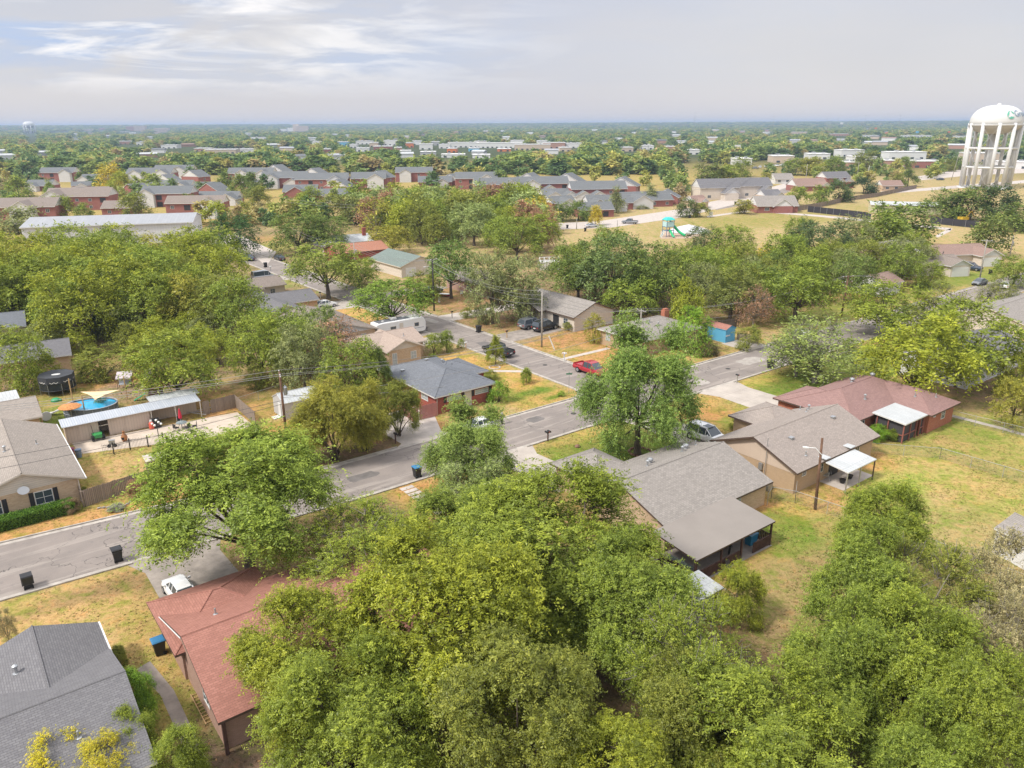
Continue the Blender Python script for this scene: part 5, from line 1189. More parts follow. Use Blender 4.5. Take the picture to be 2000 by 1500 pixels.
def spans(i, j, n, sag, text):
    a, b = PA[i][1], PA[j][1]; names = ['topmost', 'second', 'third', 'lowest']
    za, zb_ = PA[i][2], PA[j][2]
    for k in range(n):
        if k < 3: p = a[k] if k < len(a) else tuple(za - Vector((0, 0, .7 * k))); q = b[k] if k < len(b) else tuple(zb_ - Vector((0, 0, .7 * k)))
        else: p = tuple(za - Vector((0, 0, 2.0 + .35 * (k - 3)))); q = tuple(zb_ - Vector((0, 0, 2.0 + .35 * (k - 3))))
        wire(p, q, sag + .12 * k, '%s wire %s' % (names[min(k, 3)] if k < 4 else 'extra low', text))
spans(2, 3, 4, 1.5, 'from the black lamp pole to the pale grey pole on the orange lawn'); spans(3, 4, 4, 1.0, 'from the pale grey pole to the transformer pole behind the chimney house')
spans(1, 4, 3, 1.6, 'from the tall brown pole to the transformer pole behind the chimney house'); spans(4, 6, 4, 1.5, 'from the transformer pole to the double-crossarm pole on the right')
spans(6, 9, 4, 1.5, 'from the double-crossarm pole to the thin dark pole by the garages'); spans(7, 8, 2, 1.2, 'from the pale lamp-arm pole to the grey transformer pole')
spans(8, 2, 3, 1.4, 'from the grey transformer pole to the black lamp pole'); spans(10, 11, 2, .8, 'between the two pale poles at the right edge')
L_ = Vector((-78, 62, 9.2))
for k, dz_ in enumerate((0, -.1, -.5)):
    wire(Vector(PA[1][1][k]), L_ + Vector((0, (k - 1) * 1.1, dz_)), 1.0, '%s wire running left from the tall brown pole' % ('upper', 'middle', 'lower')[k])
P1b = PA[1][2]
p6_ = Vector((*g(985, 745, 0), 5.2))
wire(P1b - Vector((0, 0, 2.6)), Vector((*ab2w(55.3, 77.3), 2.6)), .7, 'service wire from the tall brown pole to the slate-roofed corner house')
wire(P1b - Vector((0, 0, 2.9)), Vector((*ab2w(78, 74), 6.5)), 1.3, 'low cable from the tall brown pole towards the junction')
for k, (yy, zz) in enumerate(((56.5, 6.7), (54.5, 6.2))):
    wire(P1b - Vector((0, 0, 3.2 + .4 * k)), Vector((-60, yy - 2, zz)), .7 + .2 * k, '%s dark cable passing over the tan roof at the left' % ('upper', 'lower')[k], .022, wire_d)
wire(PA[3][2] - Vector((0, 0, 2.5)), Vector((*ab2w(88, 86.5), 3.0)), .5, 'service wire from the pale grey pole to the chimney house')
x0_, y0_ = g(700, 410); x1_, y1_ = g(1380, 392)
for k in range(2): wire((g(985, 448)[0], g(985, 448)[1], 9 - k), (g(560, 445)[0], g(560, 445)[1], 10 - k), 2, '%s long wire across the far woods left of centre' % ('upper', 'lower')[k], .03)
for k in range(3): wire((*g(1080, 432), 9 - k), (*g(1560, 372), 12 - k), 2.5, '%s wire crossing above the wide road towards the charcoal-roofed houses' % ('upper', 'middle', 'lower')[k], .035)
ss = thing('street_sign', 'thin street name sign post on the junction corner lawn', 'street sign', *g(1111, 768))
MB().tube([(0, 0, 0), (0, 0, 2.6)], .035, 6).build('post', steel, ss)
MB().box(-.4, .4, -.015, .015, 2.62, 2.8).build('sign_panel', MP('street sign green', (.02, .16, .08), .5), ss); MB().box(-.015, .015, -.4, .4, 2.82, 3.0).build('sign_panel', MATS['street sign green'], ss)
lp = thing('leaning_post', 'white leaning post on the orange lawn beyond the junction', 'post', *g(1083, 683)); MB().tube([(0, 0, 0), (-.9, .2, 2.2)], .09, 8).build('post', trim_white, lp)

# ---------------- vehicles (x forward) ----------------
def prof_ring(x, zb, zm, zt, w, wt, n=None):
    """closed cross-section ring at station x"""
    h = [(-.86, zb), (-1, zb + (zm - zb) * .35), (-1.0, zm), (-.93, zt), (-.5, zt + .015), (.5, zt + .015), (.93, zt), (1.0, zm), (1, zb + (zm - zb) * .35), (.86, zb)]
    return [(x, yy * (wt if z_ >= zt else w) if abs(yy) > .9 or z_ >= zt else yy * w, z_) for yy, z_ in h]
def vehicle(kind, paint, label, cat, x, y, rot, group=None, name=None, roof_m=None):
    SP = {  # length, width, stations (x, zb, zm, zt, wscale), cabin stations (x, zbelt, ztop, wb, wt), wheel r, wheel xs
     'sedan': dict(L=4.7, W=.91, st=[(-2.35, .42, .62, .78, .82), (-2.2, .3, .68, .93, .93), (-1.5, .24, .7, .98, 1), (0, .22, .72, .95, 1), (1.0, .22, .7, .93, 1), (1.9, .26, .62, .80, .95), (2.28, .34, .55, .68, .82)], cab=[(-1.85, .93, .95, .80, .66), (-1.05, .94, 1.36, .84, .62), (-.2, .94, 1.44, .85, .62), (.45, .93, 1.38, .84, .62), (1.25, .92, .94, .82, .68)], wr=.33, wx=(-1.4, 1.45)),
     'suv': dict(L=5.2, W=1.0, st=[(-2.6, .5, .8, 1.02, .9), (-2.5, .38, .85, 1.12, .98), (-1.6, .34, .9, 1.16, 1), (0, .32, .9, 1.15, 1), (1.2, .32, .88, 1.13, 1), (2.2, .36, .8, 1.05, .97), (2.58, .45, .7, .9, .86)], cab=[(-2.5, 1.1, 1.14, .92, .84), (-2.2, 1.13, 1.78, .93, .76), (-.6, 1.14, 1.85, .94, .76), (.4, 1.13, 1.80, .93, .74), (1.3, 1.11, 1.14, .9, .78)], wr=.4, wx=(-1.65, 1.6)),
     'van': dict(L=5.3, W=.98, st=[(-2.65, .45, .9, 1.15, .95), (-2.55, .36, .95, 1.2, 1), (0, .34, .95, 1.2, 1), (1.6, .34, .9, 1.15, 1), (2.35, .38, .8, 1.0, .95), (2.62, .45, .7, .85, .85)], cab=[(-2.6, 1.17, 1.2, .96, .9), (-2.45, 1.19, 2.1, .96, .8), (0, 1.19, 2.2, .97, .8), (1.0, 1.18, 2.05, .96, .78), (1.9, 1.12, 1.16, .9, .78)], wr=.37, wx=(-1.6, 1.7)),
     'pickup': dict(L=5.8, W=1.0, st=[(-2.9, .55, .85, 1.0, .96), (-2.85, .45, .88, 1.06, 1), (-1.0, .42, .88, 1.06, 1), (-.9, .4, .9, 1.14, 1), (.9, .4, .9, 1.14, 1), (2.3, .42, .86, 1.1, .98), (2.88, .5, .75, .95, .88)], cab=[(-.95, 1.1, 1.14, .9, .8), (-.75, 1.13, 1.82, .92, .74), (.2, 1.13, 1.88, .93, .74), (.8, 1.12, 1.80, .92, .72), (1.6, 1.1, 1.13, .88, .76)], wr=.42, wx=(-1.8, 1.85))}[kind]
    o = thing(name or {'sedan': 'parked_car', 'suv': 'parked_car', 'van': 'van', 'pickup': 'pickup_truck'}[kind], label, cat, x, y, rot, group)
    W_ = SP['W']; mb = MB()
    mb.loft([prof_ring(sx, zb, zm, zt, W_ * ws, W_ * ws * .97) for sx, zb, zm, zt, ws in SP['st']])
    if kind == 'pickup':
        for yy in (-.93, .87): mb.box(-2.82, -1.0, yy, yy + .06, 1.05, 1.22)
        mb.box(-2.88, -2.8, -.9, .9, 1.04, 1.22)
    body = mb.build('body', paint, o, smooth=False, bevel=.03)
    # glasshouse
    cb_ = [[(sx, -wb * W_, zl - .06), (sx, -wt * W_, zt), (sx, wt * W_, zt), (sx, wb * W_, zl - .06)] for sx, zl, zt, wb, wt in SP['cab']]
    MB().loft(cb_).build('window_glass', glass, o)
    # roof skin and pillars
    cc = SP['cab'][1:-1]; mb = MB()
    mb.loft([[(sx, -wt * W_ - .01, zt - .03), (sx, -wt * W_ * .9, zt + .035), (sx, wt * W_ * .9, zt + .035), (sx, wt * W_ + .01, zt - .03)] for sx, zl, zt, wb, wt in cc])
    for (s0, s1) in zip(SP['cab'][:-1], SP['cab'][1:]):
        for s_ in (-1, 1): pass
    for k, sx in enumerate(SP['cab']):
        if 0 < k < len(SP['cab']) - 1:
            _, zl, zt, wb, wt = sx
            for s_ in (-1, 1): mb.tube([(sx[0], s_ * wb * W_, zl - .04), (sx[0], s_ * wt * W_, zt)], .04, 4)
    for (e, i) in ((0, 1), (-1, -2)):
        for s_ in (-1, 1): mb.tube([(SP['cab'][e][0], s_ * SP['cab'][e][3] * W_, SP['cab'][e][1] - .02), (SP['cab'][i][0], s_ * SP['cab'][i][4] * W_, SP['cab'][i][2])], .045, 4)
    mb.build('roof_panel', roof_m or paint, o)
    if kind in ('suv',): MB().box(-.35, .55, -.42, .42, 1.84, 1.895).build('sunroof', glass, o)
    if kind == 'suv':
        mb = MB()
        for s_ in (-.68, .68): mb.tube([(-1.9, s_, 1.86), (-.2, s_, 1.93), (.5, s_, 1.86)], .025, 5)
        mb.build('roof_rail', steel, o)
    if kind == 'pickup': MB().box(-2.78, -1.02, -.86, .86, 1.0, 1.07).build('bed_floor', black, o)
    for wx_ in SP['wx']:
        for s_ in (-1, 1):
            w = MB().lathe([(SP['wr'] * .62, -.12), (SP['wr'] * .95, -.12), (SP['wr'], -.08), (SP['wr'], .08), (SP['wr'] * .95, .12), (SP['wr'] * .62, .12)], 20).build('wheel', rubber, o)
            w.rotation_euler = (math.pi / 2, 0, 0); w.location = (wx_, s_ * (W_ - .1), SP['wr'])
            MB().lathe([(SP['wr'] * .62, -.125), (SP['wr'] * .55, -.10), (SP['wr'] * .15, -.09), (SP['wr'] * .15, .09), (SP['wr'] * .55, .10), (SP['wr'] * .62, .125)], 10).build('rim', rim, w)
    x1 = SP['st'][-1][0]; z1 = SP['st'][-1][2]; x0 = SP['st'][0][0]; z0 = SP['st'][0][2]
    for s_ in (-1, 1):
        MB().box(x1 - .22, x1 + .03, s_ * .62 * W_ - .16, s_ * .62 * W_ + .16, z1 - .02, z1 + .13).build('headlight', glass_light, o)
        MB().box(x0 - .02, x0 + .12, s_ * .70 * W_ - .12, s_ * .70 * W_ + .12, z0 - .02, z0 + .16).build('tail_light', MP('tail light red', (.35, .01, .01), .3), o)
        xm = SP['cab'][-2][0] + .35; MB().box(xm, xm + .12, s_ * (W_ + .02) - .09, s_ * (W_ + .02) + .09, SP['cab'][-2][1], SP['cab'][-2][1] + .14).build('wing_mirror', paint, o)
    MB().box(x1 - .05, x1 + .05, -.5 * W_, .5 * W_, z1 - .22, z1 - .02).build('grille', black, o)
    MB().box(x0 - .03, x0 + .02, -.25, .25, z0 - .12, z0 + .02).build('number_plate', steel_l, o)
    return o
cw = MP('white car paint', (.78, .78, .78), .25, 0, .5, .5); ck = MP('black car paint', (.02, .022, .026), .2, 0, .5, .6); cr_ = MP('red car paint', (.36, .012, .02), .25, 0, .5, .6)
cg = MP('grey car paint', (.20, .21, .23), .3, .3, .5, .5); cs = MP('silver car paint', (.55, .56, .58), .3, .4, .5, .5); cbl = MP('dark blue car paint', (.04, .06, .10), .25, 0, .5, .5)
def at(a, b): return ab2w(a, b)
vehicle('suv', cw, 'white SUV with dark sunroof on the driveway beside the big round tree', 'car', *at(66.0, 50.4), TH - math.pi / 2)
vehicle('sedan', cw, 'white car nosing under the faded red roof on the bottom-left driveway', 'car', *at(10.4, 55.2), TH + math.pi / 2 + .05, roof_m=cw)
vehicle('pickup', cr_, 'bright red pickup on the side road at the junction, half behind the big tree', 'pickup truck', *at(72.6, 76.6), TH - math.pi / 2)
vehicle('pickup', ck, 'black pickup parked on the side road behind the slim sapling', 'pickup truck', *at(68.0, 92.8), TH + math.pi / 2 + .12)
vehicle('suv', cg, 'left of the two dark cars on the driveway under the olive-green tree', 'car', *at(82.6, 102.6), TH + .05)
vehicle('suv', ck, 'right, black one of the two cars on the driveway by the low house', 'car', *at(83.4, 99.9), TH + .1)
vehicle('sedan', cw, 'white sedan in the driveway of the charcoal-roofed house at the upper left', 'car', *at(60.8, 140.4), TH + .05)
vehicle('van', cs, 'silver passenger van on a driveway at the upper left', 'van', *at(61.6, 176.2), TH + .0)
vehicle('sedan', cbl, 'dark blue car on the left kerb beside the dense dark green tree', 'car', *at(68.5, 205.5), TH + math.pi / 2)
vehicle('sedan', ck, 'black car parked at the right kerb below the dark oak', 'car', *at(75.0, 200.5), TH + math.pi / 2)
vehicle('suv', cbl, 'dark blue SUV in the driveway of the white-garaged house on the right', 'car', *at(200.8, 79.9), TH - math.pi / 2 + .1)
vehicle('sedan', cg, 'grey sedan parked on the road below the dark blue SUV', 'car', *at(183.5, 70.6), TH + math.pi)
vehicle('sedan', cw, 'white car half hidden by the thin tree on the right road', 'car', *g(1962, 562), TH + .3)
vehicle('sedan', cw, 'white car at the kerb beside the standing person', 'car', *at(47.6, 69.0), TH + math.pi)
vehicle('suv', cw, 'white car in the carport behind the pale feathery tree', 'car', *g(1565, 664), TH + 1.0)
vehicle('sedan', cs, 'silver car parked on the far road beside the yellow sapling', 'car', *g(1155, 444), TH - .2)
vehicle('pickup', cg, 'dark pickup driving on the far wide road left of the playground', 'pickup truck', *g(1230, 437), rad(160))
vehicle('pickup', cw, 'white pickup beside the dark bushes at the apartments', 'pickup truck', *g(1186, 411), rad(200))
vehicle('sedan', cbl, 'dark blue car on the street below the water tower', 'car', *g(1836, 352), rad(180))
vehicle('sedan', cbl, 'dark car outside the white-gabled brick house', 'car', *g(1588, 364), rad(190))
vehicle('suv', cs, 'silver car next to the dark one outside the white-gabled brick house', 'car', *g(1602, 362), rad(190))
vehicle('sedan', cw, 'white car outside the row of brick gables', 'car', *g(1655, 356), rad(200))
vehicle('sedan', ck, 'dark car under the carport behind the lamp pole tree', 'car', *g(832, 583), TH + .1)
vehicle('sedan', cbl, 'dark blue car in the shade left of the brown brick house', 'car', *g(845, 572), TH)
vehicle('van', cw, 'white van in front of the low brown roof at the left edge', 'van', *g(22, 404), rad(5))
vehicle('van', cw, 'white box van right of the silver cars by the left apartments', 'van', *g(110, 368), rad(-10))
lx = [(1484, 328), (1496, 327), (1508, 326), (1518, 325), (1528, 324), (1475, 330)]
for i, (px, py) in enumerate(lx): vehicle('pickup' if i % 2 else 'suv', cw if i != 5 else cg, '%s vehicle in the row of white trucks parked outside the cream shop' % ('leftmost white', 'second white', 'third white', 'fourth white', 'rightmost white', 'grey')[i], 'truck', *g(px, py), rad(80 + 8 * i))
for i, (px, py) in enumerate([(1742, 330), (1752, 329), (1764, 328), (1776, 326)]): vehicle('suv' if i % 2 else 'sedan', [cw, ck, cs, cr_][i], '%s car in the row outside the low shops left of the water tower' % ('white', 'black', 'silver', 'red')[i], 'car', *g(px, py), rad(80))
# travel trailer
tv = thing('travel_trailer', 'long white travel trailer with a dark roof panel beside the side road', 'travel trailer', *at(61.3, 112.2), TH)
pr = [(-4.6, .75, 2.2), (-4.55, .55, 2.9), (-3.4, .5, 3.02), (4.0, .5, 3.02), (4.5, .6, 2.7), (4.7, .9, 2.1)]
MB().loft([[(x, -1.22, zb), (x, -1.22, zt - .1), (x, -1.1, zt), (x, 1.1, zt), (x, 1.22, zt - .1), (x, 1.22, zb)] for x, zb, zt in pr]).build('body', MP('trailer white', (.76, .76, .75), .35), tv, bevel=.04)
MB().box(-4.1, 1.9, -.95, .95, 3.02, 3.05).build('roof_membrane', MP('dark roof coating', (.12, .125, .14), .8), tv)
MB().box(-1.4, -.4, -.4, .4, 3.05, 3.35).box(1.0, 1.5, .1, .6, 3.05, 3.2).box(-3.2, -2.8, -.5, -.1, 3.05, 3.15).build('roof_unit', trim_white, tv, bevel=.03)
for x, w in ((-1.6, 1.1), (2.9, .9)): f_ = MB().box(x - w / 2, x + w / 2, -1.26, -1.21, 1.5, 2.2).build('window', trim_cream, tv); MB().box(x - w / 2 + .06, x + w / 2 - .06, -1.27, -1.255, 1.56, 2.14).build('pane', glass, f_)
MB().box(-.4, .3, -1.26, -1.21, .75, 2.55).build('door', trim_cream, tv)
MB().box(-4.3, 4.3, -1.235, -1.215, 1.15, 1.25).build('stripe', MP('trailer stripe', (.35, .35, .38), .4), tv)
MB().tube([(4.5, -.5, .55), (5.7, 0, .5)], .05, 6).tube([(4.5, .5, .55), (5.7, 0, .5)], .05, 6).tube([(5.6, 0, .0), (5.6, 0, .7)], .05, 6).build('tow_bar', black, tv)
for x in (-.9, .1):
    for s_ in (-1, 1):
        w = MB().lathe([(.2, -.11), (.34, -.11), (.36, 0), (.34, .11), (.2, .11)], 18).build('wheel', rubber, tv); w.location = (x, s_ * 1.1, .36); w.rotation_euler = (math.pi / 2, 0, 0)

# ---------------- bins ----------------
def bin_(label, x, y, rot, lid=black, body=black, open_=False, s=1.0):
    o = thing('wheelie_bin', label, 'bin', x, y, rot); w0, w1 = .26, .34
    MB().loft([[(-w * 1.05, -w, z), (w * 1.05, -w, z), (w * 1.05, w, z), (-w * 1.05, w, z)] for w, z in ((w0, .06), (w0 + .015, .35), (w1, .98), (w1 + .03, .985), (w1 + .03, 1.03))]).build('body', body, o)
    l_ = MB().loft([[(-w * 1.08, -w * 1.02, z), (w * 1.08, -w * 1.02, z), (w * 1.08, w * 1.02, z), (-w * 1.08, w * 1.02, z)] for w, z in ((.375, 0), (.375, .035), (.3, .10))]).build('lid', lid, o)
    l_.location = (0, 0, 1.035)
    if open_: l_.location = (-.42, 0, .78); l_.rotation_euler = (0, rad(-105), 0)
    MB().tube([(-.40, -.28, .93), (-.47, -.28, .95), (-.47, .28, .95), (-.40, .28, .93)], .018, 6).build('handle', body, o)
    for s_ in (-1, 1): w = MB().lathe([(.12, -.035), (.13, 0), (.12, .035)], 14).build('wheel', rubber, o); w.rotation_euler = (math.pi / 2, 0, 0); w.location = (-.26, s_ * .27, .13)
    o.scale = (s * 1.08,) * 3
blue_lid = MP('blue plastic lid', (.03, .17, .34), .5)
bin_('black wheelie bin nearest the left edge, its lid hanging open', *at(1.3, 64.0), TH + math.pi / 2, open_=True)
bin_('closed black wheelie bin at the mouth of the bottom-left driveway', *at(7.7, 63.9), TH + math.pi / 2)
bin_('black wheelie bin with a blue lid at the kerb right of the stepping-stone path', *at(35.4, 62.5), TH + math.pi / 2, blue_lid)
bin_('black bin with a blue lid against the corner of the faded red-roofed house', *at(7.35, 49.3), TH + math.pi, blue_lid)
bin_('black wheelie bin on the far kerb of the side road near the dark cars', *g(935, 649), TH)
bin_('black wheelie bin on the road near the silver van', *g(519, 522), TH)
bin_('black wheelie bin below the pale feathery tree', *g(1504, 719), TH + math.pi / 2)
bin_('black bin on the verge right of the dark blue SUV', *g(1934, 536), TH)
bin_('black bin on the road beside the thin round tree on the right', *g(1931, 584), TH)
bin_('black bin by the far street below the charcoal-roofed houses', *g(1436, 399), 0)
bin_('dark bin under the left of the two park trees', *g(1347, 426), 0)
bin_('dark bin at the left end of the wide road', *g(1108, 446), 0)
bin_('dark bin right of the silver car on the far road', *g(1143, 452), 0)

# ---------------- mailboxes ----------------
def mailbox(label, x, y, rot, post=wood_dark, box=black, h=1.1, two=False):
    o = thing('mailbox', label, 'mailbox', x, y, rot)
    MB().box(-.06, .06, -.06, .06, 0, h).build('post', post, o)
    for k in range(2 if two else 1):
        yy = .18 * (1 if k else -1) if two else 0
        MB().loft([[(x_, yy - .1, h), (x_, yy - .1, h + .12), (x_, yy - .06, h + .19), (x_, yy + .06, h + .19), (x_, yy + .1, h + .12), (x_, yy + .1, h)] for x_ in (-.25, .25)]).build('box', box, o)
    MB().box(.24, .26, -.08, .08, h + .02, h + .16).build('flag', MP('mail flag', (.4, .05, .04), .5), o)
mailbox('dark mailbox on a brown post beside the lawn with the big round tree', *g(1070, 862), TH - math.pi / 2, two=True)
mailbox('dark mailbox on the kerb at the crape myrtles', *g(773, 866), TH + math.pi / 2)
mailbox('white pedestal mailbox beside the red pickup', *g(1102, 706), TH + math.pi, trim_white, trim_white, 1.2, True)
mailbox('dark mailbox on a thin post at the kerb of the right-hand lawn', *g(1439, 748), TH - math.pi / 2, wood_pole_g)
mailbox('brick-posted mailbox with a white box by the side road', *g(910, 683), TH, brick_tan, trim_white)
mailbox('black mailbox at the kerb opposite the travel trailer', *g(883, 621), TH + math.pi, steel)
mailbox('dark mailbox in front of the two dark cars', *g(990, 660), TH + math.pi, wood_raw)
mailbox('mailbox at the corner by the upper-left bin', *g(529, 530), TH, steel, steel_l)
mailbox('black mailbox beside the thick-trunked tree', *g(795, 630), TH, steel)
mailbox('dark mailbox with a white flag by the white sedan', *g(626, 582), TH, steel_l)

# ---------------- fences ----------------
def wfence(name, label, pts, h=1.8, m=None, gap=.0, frame='ab', postm=None, both=False):
    P_ = [Vector(at(*p)) if frame == 'ab' else Vector(p) for p in pts]; o = thing(name, label, 'fence', *P_[0])
    r_ = random.Random(len(label)); B0 = P_[0]
    for i in range(len(P_) - 1):
        p, q = P_[i] - B0, P_[i + 1] - B0; L = (q - p).length; d = (q - p) / L; nn_ = Vector((-d.y, d.x)); mb = MB(); n = max(1, int(L / .15))
        for k in range(n):
            if r_.random() < .02: continue
            s0 = p + d * (k * L / n + .008); s1 = p + d * ((k + 1) * L / n - .008); hh = h + r_.uniform(-.05, .03); o_ = nn_ * r_.uniform(0, .015)
            mb.prism([tuple(s0 + o_), tuple(s1 + o_), tuple(s1 + o_ + nn_ * .02), tuple(s0 + o_ + nn_ * .02)], .04, hh)
        mb.build('fence_boards', m or wood_fence, o)
        mb = MB()
        for k in range(int(L / 2.4) + 1):
            c_ = p + d * min(L, k * 2.4) + nn_ * .09; mb.box(c_.x - .05, c_.x + .05, c_.y - .05, c_.y + .05, 0, h - .1)
        for z in (.4, h - .35): a_, b_ = p + nn_ * .05, q + nn_ * .05; mb.tube([(*a_, z), (*b_, z)], .035, 4)
        mb.build('fence_rails', postm or m or wood_fence, o)
    return o
wfence('timber_fence', 'weathered timber fence along the orange verge left of the big tree', [(7.3, 76.2), (7.1, 79.6)], 1.7); 
wfence('timber_fence', 'long weathered plank fence closing the dry yard towards the street', [(7.4, 76.1), (13.6, 77.2)], 1.75)
wfence('timber_fence', 'short weathered plank fence right of the little wooden hut', [(14.9, 77.6), (19.5, 78.6)], 1.75)
wfence('timber_fence', 'grey plank fence wrapping the right end of the patio', [(23.6, 94.0), (27.6, 94.2), (27.4, 86.6)], 1.8)
wfence('timber_fence', 'pinkish red board fence at the corner of the slate-roofed house', [(43.2, 79.5), (42.9, 76.1), (46.3, 75.9)], 1.8, wood_pink)
wfence('timber_fence', 'leaning board gate beside the bright blue shed', [(104.2, 75.2), (104.6, 71.3)], 1.3)
wfence('timber_fence', 'dark board fence behind the bright blue shed', [(98, 82.5), (111, 80)], 1.8, MB_('grey brown boards', (.17, .14, .12), (.12, .1, .085), (.04, .03, .03), .16, 3, .02))
wfence('timber_fence', 'long curving timber fence beside the dry field below the water tower', [g(1540, 415), g(1600, 405), g(1660, 392), g(1710, 385), g(1790, 368)], 2.0, frame='w')
def dfence(label, pts, h=2.4):
    o = thing('screen_fence', label, 'fence', *pts[0]); mb = MB(); B0 = Vector(pts[0])
    for p, q in zip(pts, pts[1:]):
        p, q = Vector(p) - B0, Vector(q) - B0; mb.face([(*p, .05), (*q, .05), (*q, h), (*p, h)]); n = int((q - p).length / 3)
    mb2 = MB()
    for p, q in zip(pts, pts[1:]):
        p, q = Vector(p) - B0, Vector(q) - B0; n = max(1, int((q - p).length / 3))
        for k in range(n + 1): c_ = p.lerp(q, k / n); mb2.tube([(c_.x, c_.y, 0), (c_.x, c_.y, h + .1)], .05, 6)
    mb.build('screen_cloth', MP('black screen cloth', (.03, .028, .035), .8), o, fix=False); mb2.build('post', steel, o)
dfence('black screen fence across the dry field right of the path', [g(1577, 414), g(1640, 421), g(1690, 427), g(1700, 431)])
dfence('black screen fence under the trees below the pale yellow building', [g(1815, 436), g(1860, 441), g(1910, 446)])
dfence('black screen fence at the right edge behind the round trees', [g(1960, 445), g(2010, 450)])
def clink(label, pts, h=1.2, cell=.16, rails=True, frame='ab'):
    P_ = [Vector(at(*p)) if frame == 'ab' else Vector(p) for p in pts]; o = thing('chain_link_fence', label, 'fence', *P_[0]); B0 = P_[0]
    wire_, post_ = MB(), MB()
    for p, q in zip(P_, P_[1:]):
        p, q = p - B0, q - B0; L = (q - p).length; d = (q - p) / L; n = int(L / cell); m_ = h / cell; w = .006
        for k in range(-int(m_), n + 1):
            for sgn in (1, -1):
                # diagonal strand clipped to the panel
                x0, z0, x1, z1 = (k * cell, 0, k * cell + h, h) if sgn > 0 else (k * cell, h, k * cell + h, 0)
                if x0 < 0: t_ = -x0 / (x1 - x0); z0 += (z1 - z0) * t_; x0 = 0
                if x1 > L: t_ = (L - x0) / max(1e-6, (x1 - x0)); z1 = z0 + (z1 - z0) * t_; x1 = L
                if x1 <= x0: continue
                a_, b_ = p + d * x0, p + d * x1
                wire_.face([(a_.x, a_.y, z0 + .05 - w), (b_.x, b_.y, z1 + .05 - w), (b_.x, b_.y, z1 + .05 + w), (a_.x, a_.y, z0 + .05 + w)])
        nn_ = max(1, round(L / 3))
        for k in range(nn_ + 1): c_ = p + d * (L * k / nn_); post_.tube([(c_.x, c_.y, 0), (c_.x, c_.y, h + .08)], .028, 6)
        post_.tube([(p.x, p.y, h + .05), (q.x, q.y, h + .05)], .022, 6)
    wire_.build('wire_mesh', steel, o, fix=False); post_.build('post_and_rail', MP('fence pipe', (.36, .36, .34), .6, .2), o)
clink('chain-link fence running back between the two right-hand gardens', [(77.0, 37.5), (81.6, 32), (82.3, 20), (82.5, 8)])
clink('chain-link fence behind the leaning brown pole', [(63.4, 37.3), (60.6, 35.6), (61.4, 29.5), (61.8, 20), (62, 12)])
clink('short chain-link gate between the grey and the tan-roofed houses', [(58.1, 36.9), (59.6, 37.5), (60.6, 35.6)])
clink('chain-link fence at the right edge beyond the wine-roofed house', [(94.2, 36.9), (95.0, 28), (95.2, 10)])
clink('chain-link fence behind the trampoline and pool', [(5, 118.6), (14, 117.6), (24, 116.0), (33, 113.2)])
clink('chain-link fence right of the patio leading to the pale grey shed', [(27.8, 94.3), (34, 96), (42, 98)])
clink('low wire fence beside the white-roofed shed at the bottom centre', [gab(1295, 1120), gab(1400, 1160), gab(1450, 1200)], .9)
# black iron fence
def iron(label, pts, h=1.25):
    P_ = [Vector(at(*p)) for p in pts]; o = thing('iron_fence', label, 'fence', *P_[0]); B0 = P_[0]
    for p, q in zip(P_, P_[1:]):
        p, q = p - B0, q - B0; L = (q - p).length; n = max(2, int(L / .13)); mb = MB()
        for k in range(1, n): c_ = p.lerp(q, k / n); mb.tube([(c_.x, c_.y, .1), (c_.x, c_.y, h + (.08 if k % 2 else 0))], .015, 4)
        for z in (.15, h - .12): mb.tube([(p.x, p.y, z), (q.x, q.y, z)], .022, 4)
        mb.build('iron_panel', black, o)
        MB().box(q.x - .05, q.x + .05, q.y - .05, q.y + .05, 0, h + .15).build('post', black, o)
    return o
iron('black iron fence and gate in front of the long beige shed', [gab(200, 890), gab(223, 887), gab(255, 879), gab(290, 873), gab(320, 868)])
iron('black iron fence running from the lamp post down to the wooden hut', [gab(325, 868), gab(345, 895), gab(368, 925)], 1.3)

# ---------------- back-yard things ----------------
hut = thing('wooden_hut', 'small weathered wooden pump hut beside the plank fence', 'hut', *ab2w(14.4, 79.2), TH)
MB().box(-.75, .75, -.6, .6, 0, 2.0).build('wall', wood_fence, hut)
MB().loft([[(-.9, -.75, 1.98), (.9, -.75, 1.98), (.9, -.75, 2.06), (-.9, -.75, 2.06)], [(-.9, .75, 2.18), (.9, .75, 2.18), (.9, .75, 2.26), (-.9, .75, 2.26)]]).build('roof', M('bleached board roof', (.50, .44, .38), .9, .2, 3), hut)
lamp = thing('garden_lamp', 'black garden lamp post with five white globes by the iron gate', 'lamp post', *gab(313, 872) and at(*gab(313, 872)))
MB().lathe([(.2, 0), (.18, .15), (.1, .25), (.07, .5), (.045, 1.0), (.04, 2.5), (.06, 2.55), (.04, 2.6), (.03, 2.95)], 12).build('pole', black, lamp)
for i in range(5):
    an = i * math.tau / 4; c_ = (.5 * math.cos(an), .5 * math.sin(an), 2.72) if i < 4 else (0, 0, 3.15)
    if i < 4: MB().tube([(0, 0, 2.55), (c_[0] * .6, c_[1] * .6, 2.42), (c_[0], c_[1], 2.6)], .02, 6).build('lamp_bracket', black, lamp)
    MB().lathe([(.02, -.13), (.1, -.1), (.135, 0), (.1, .1), (.02, .13)], 14).build('lamp_globe', MP('opal glass globe', (.85, .84, .80), .3), lamp, smooth=True).location = c_
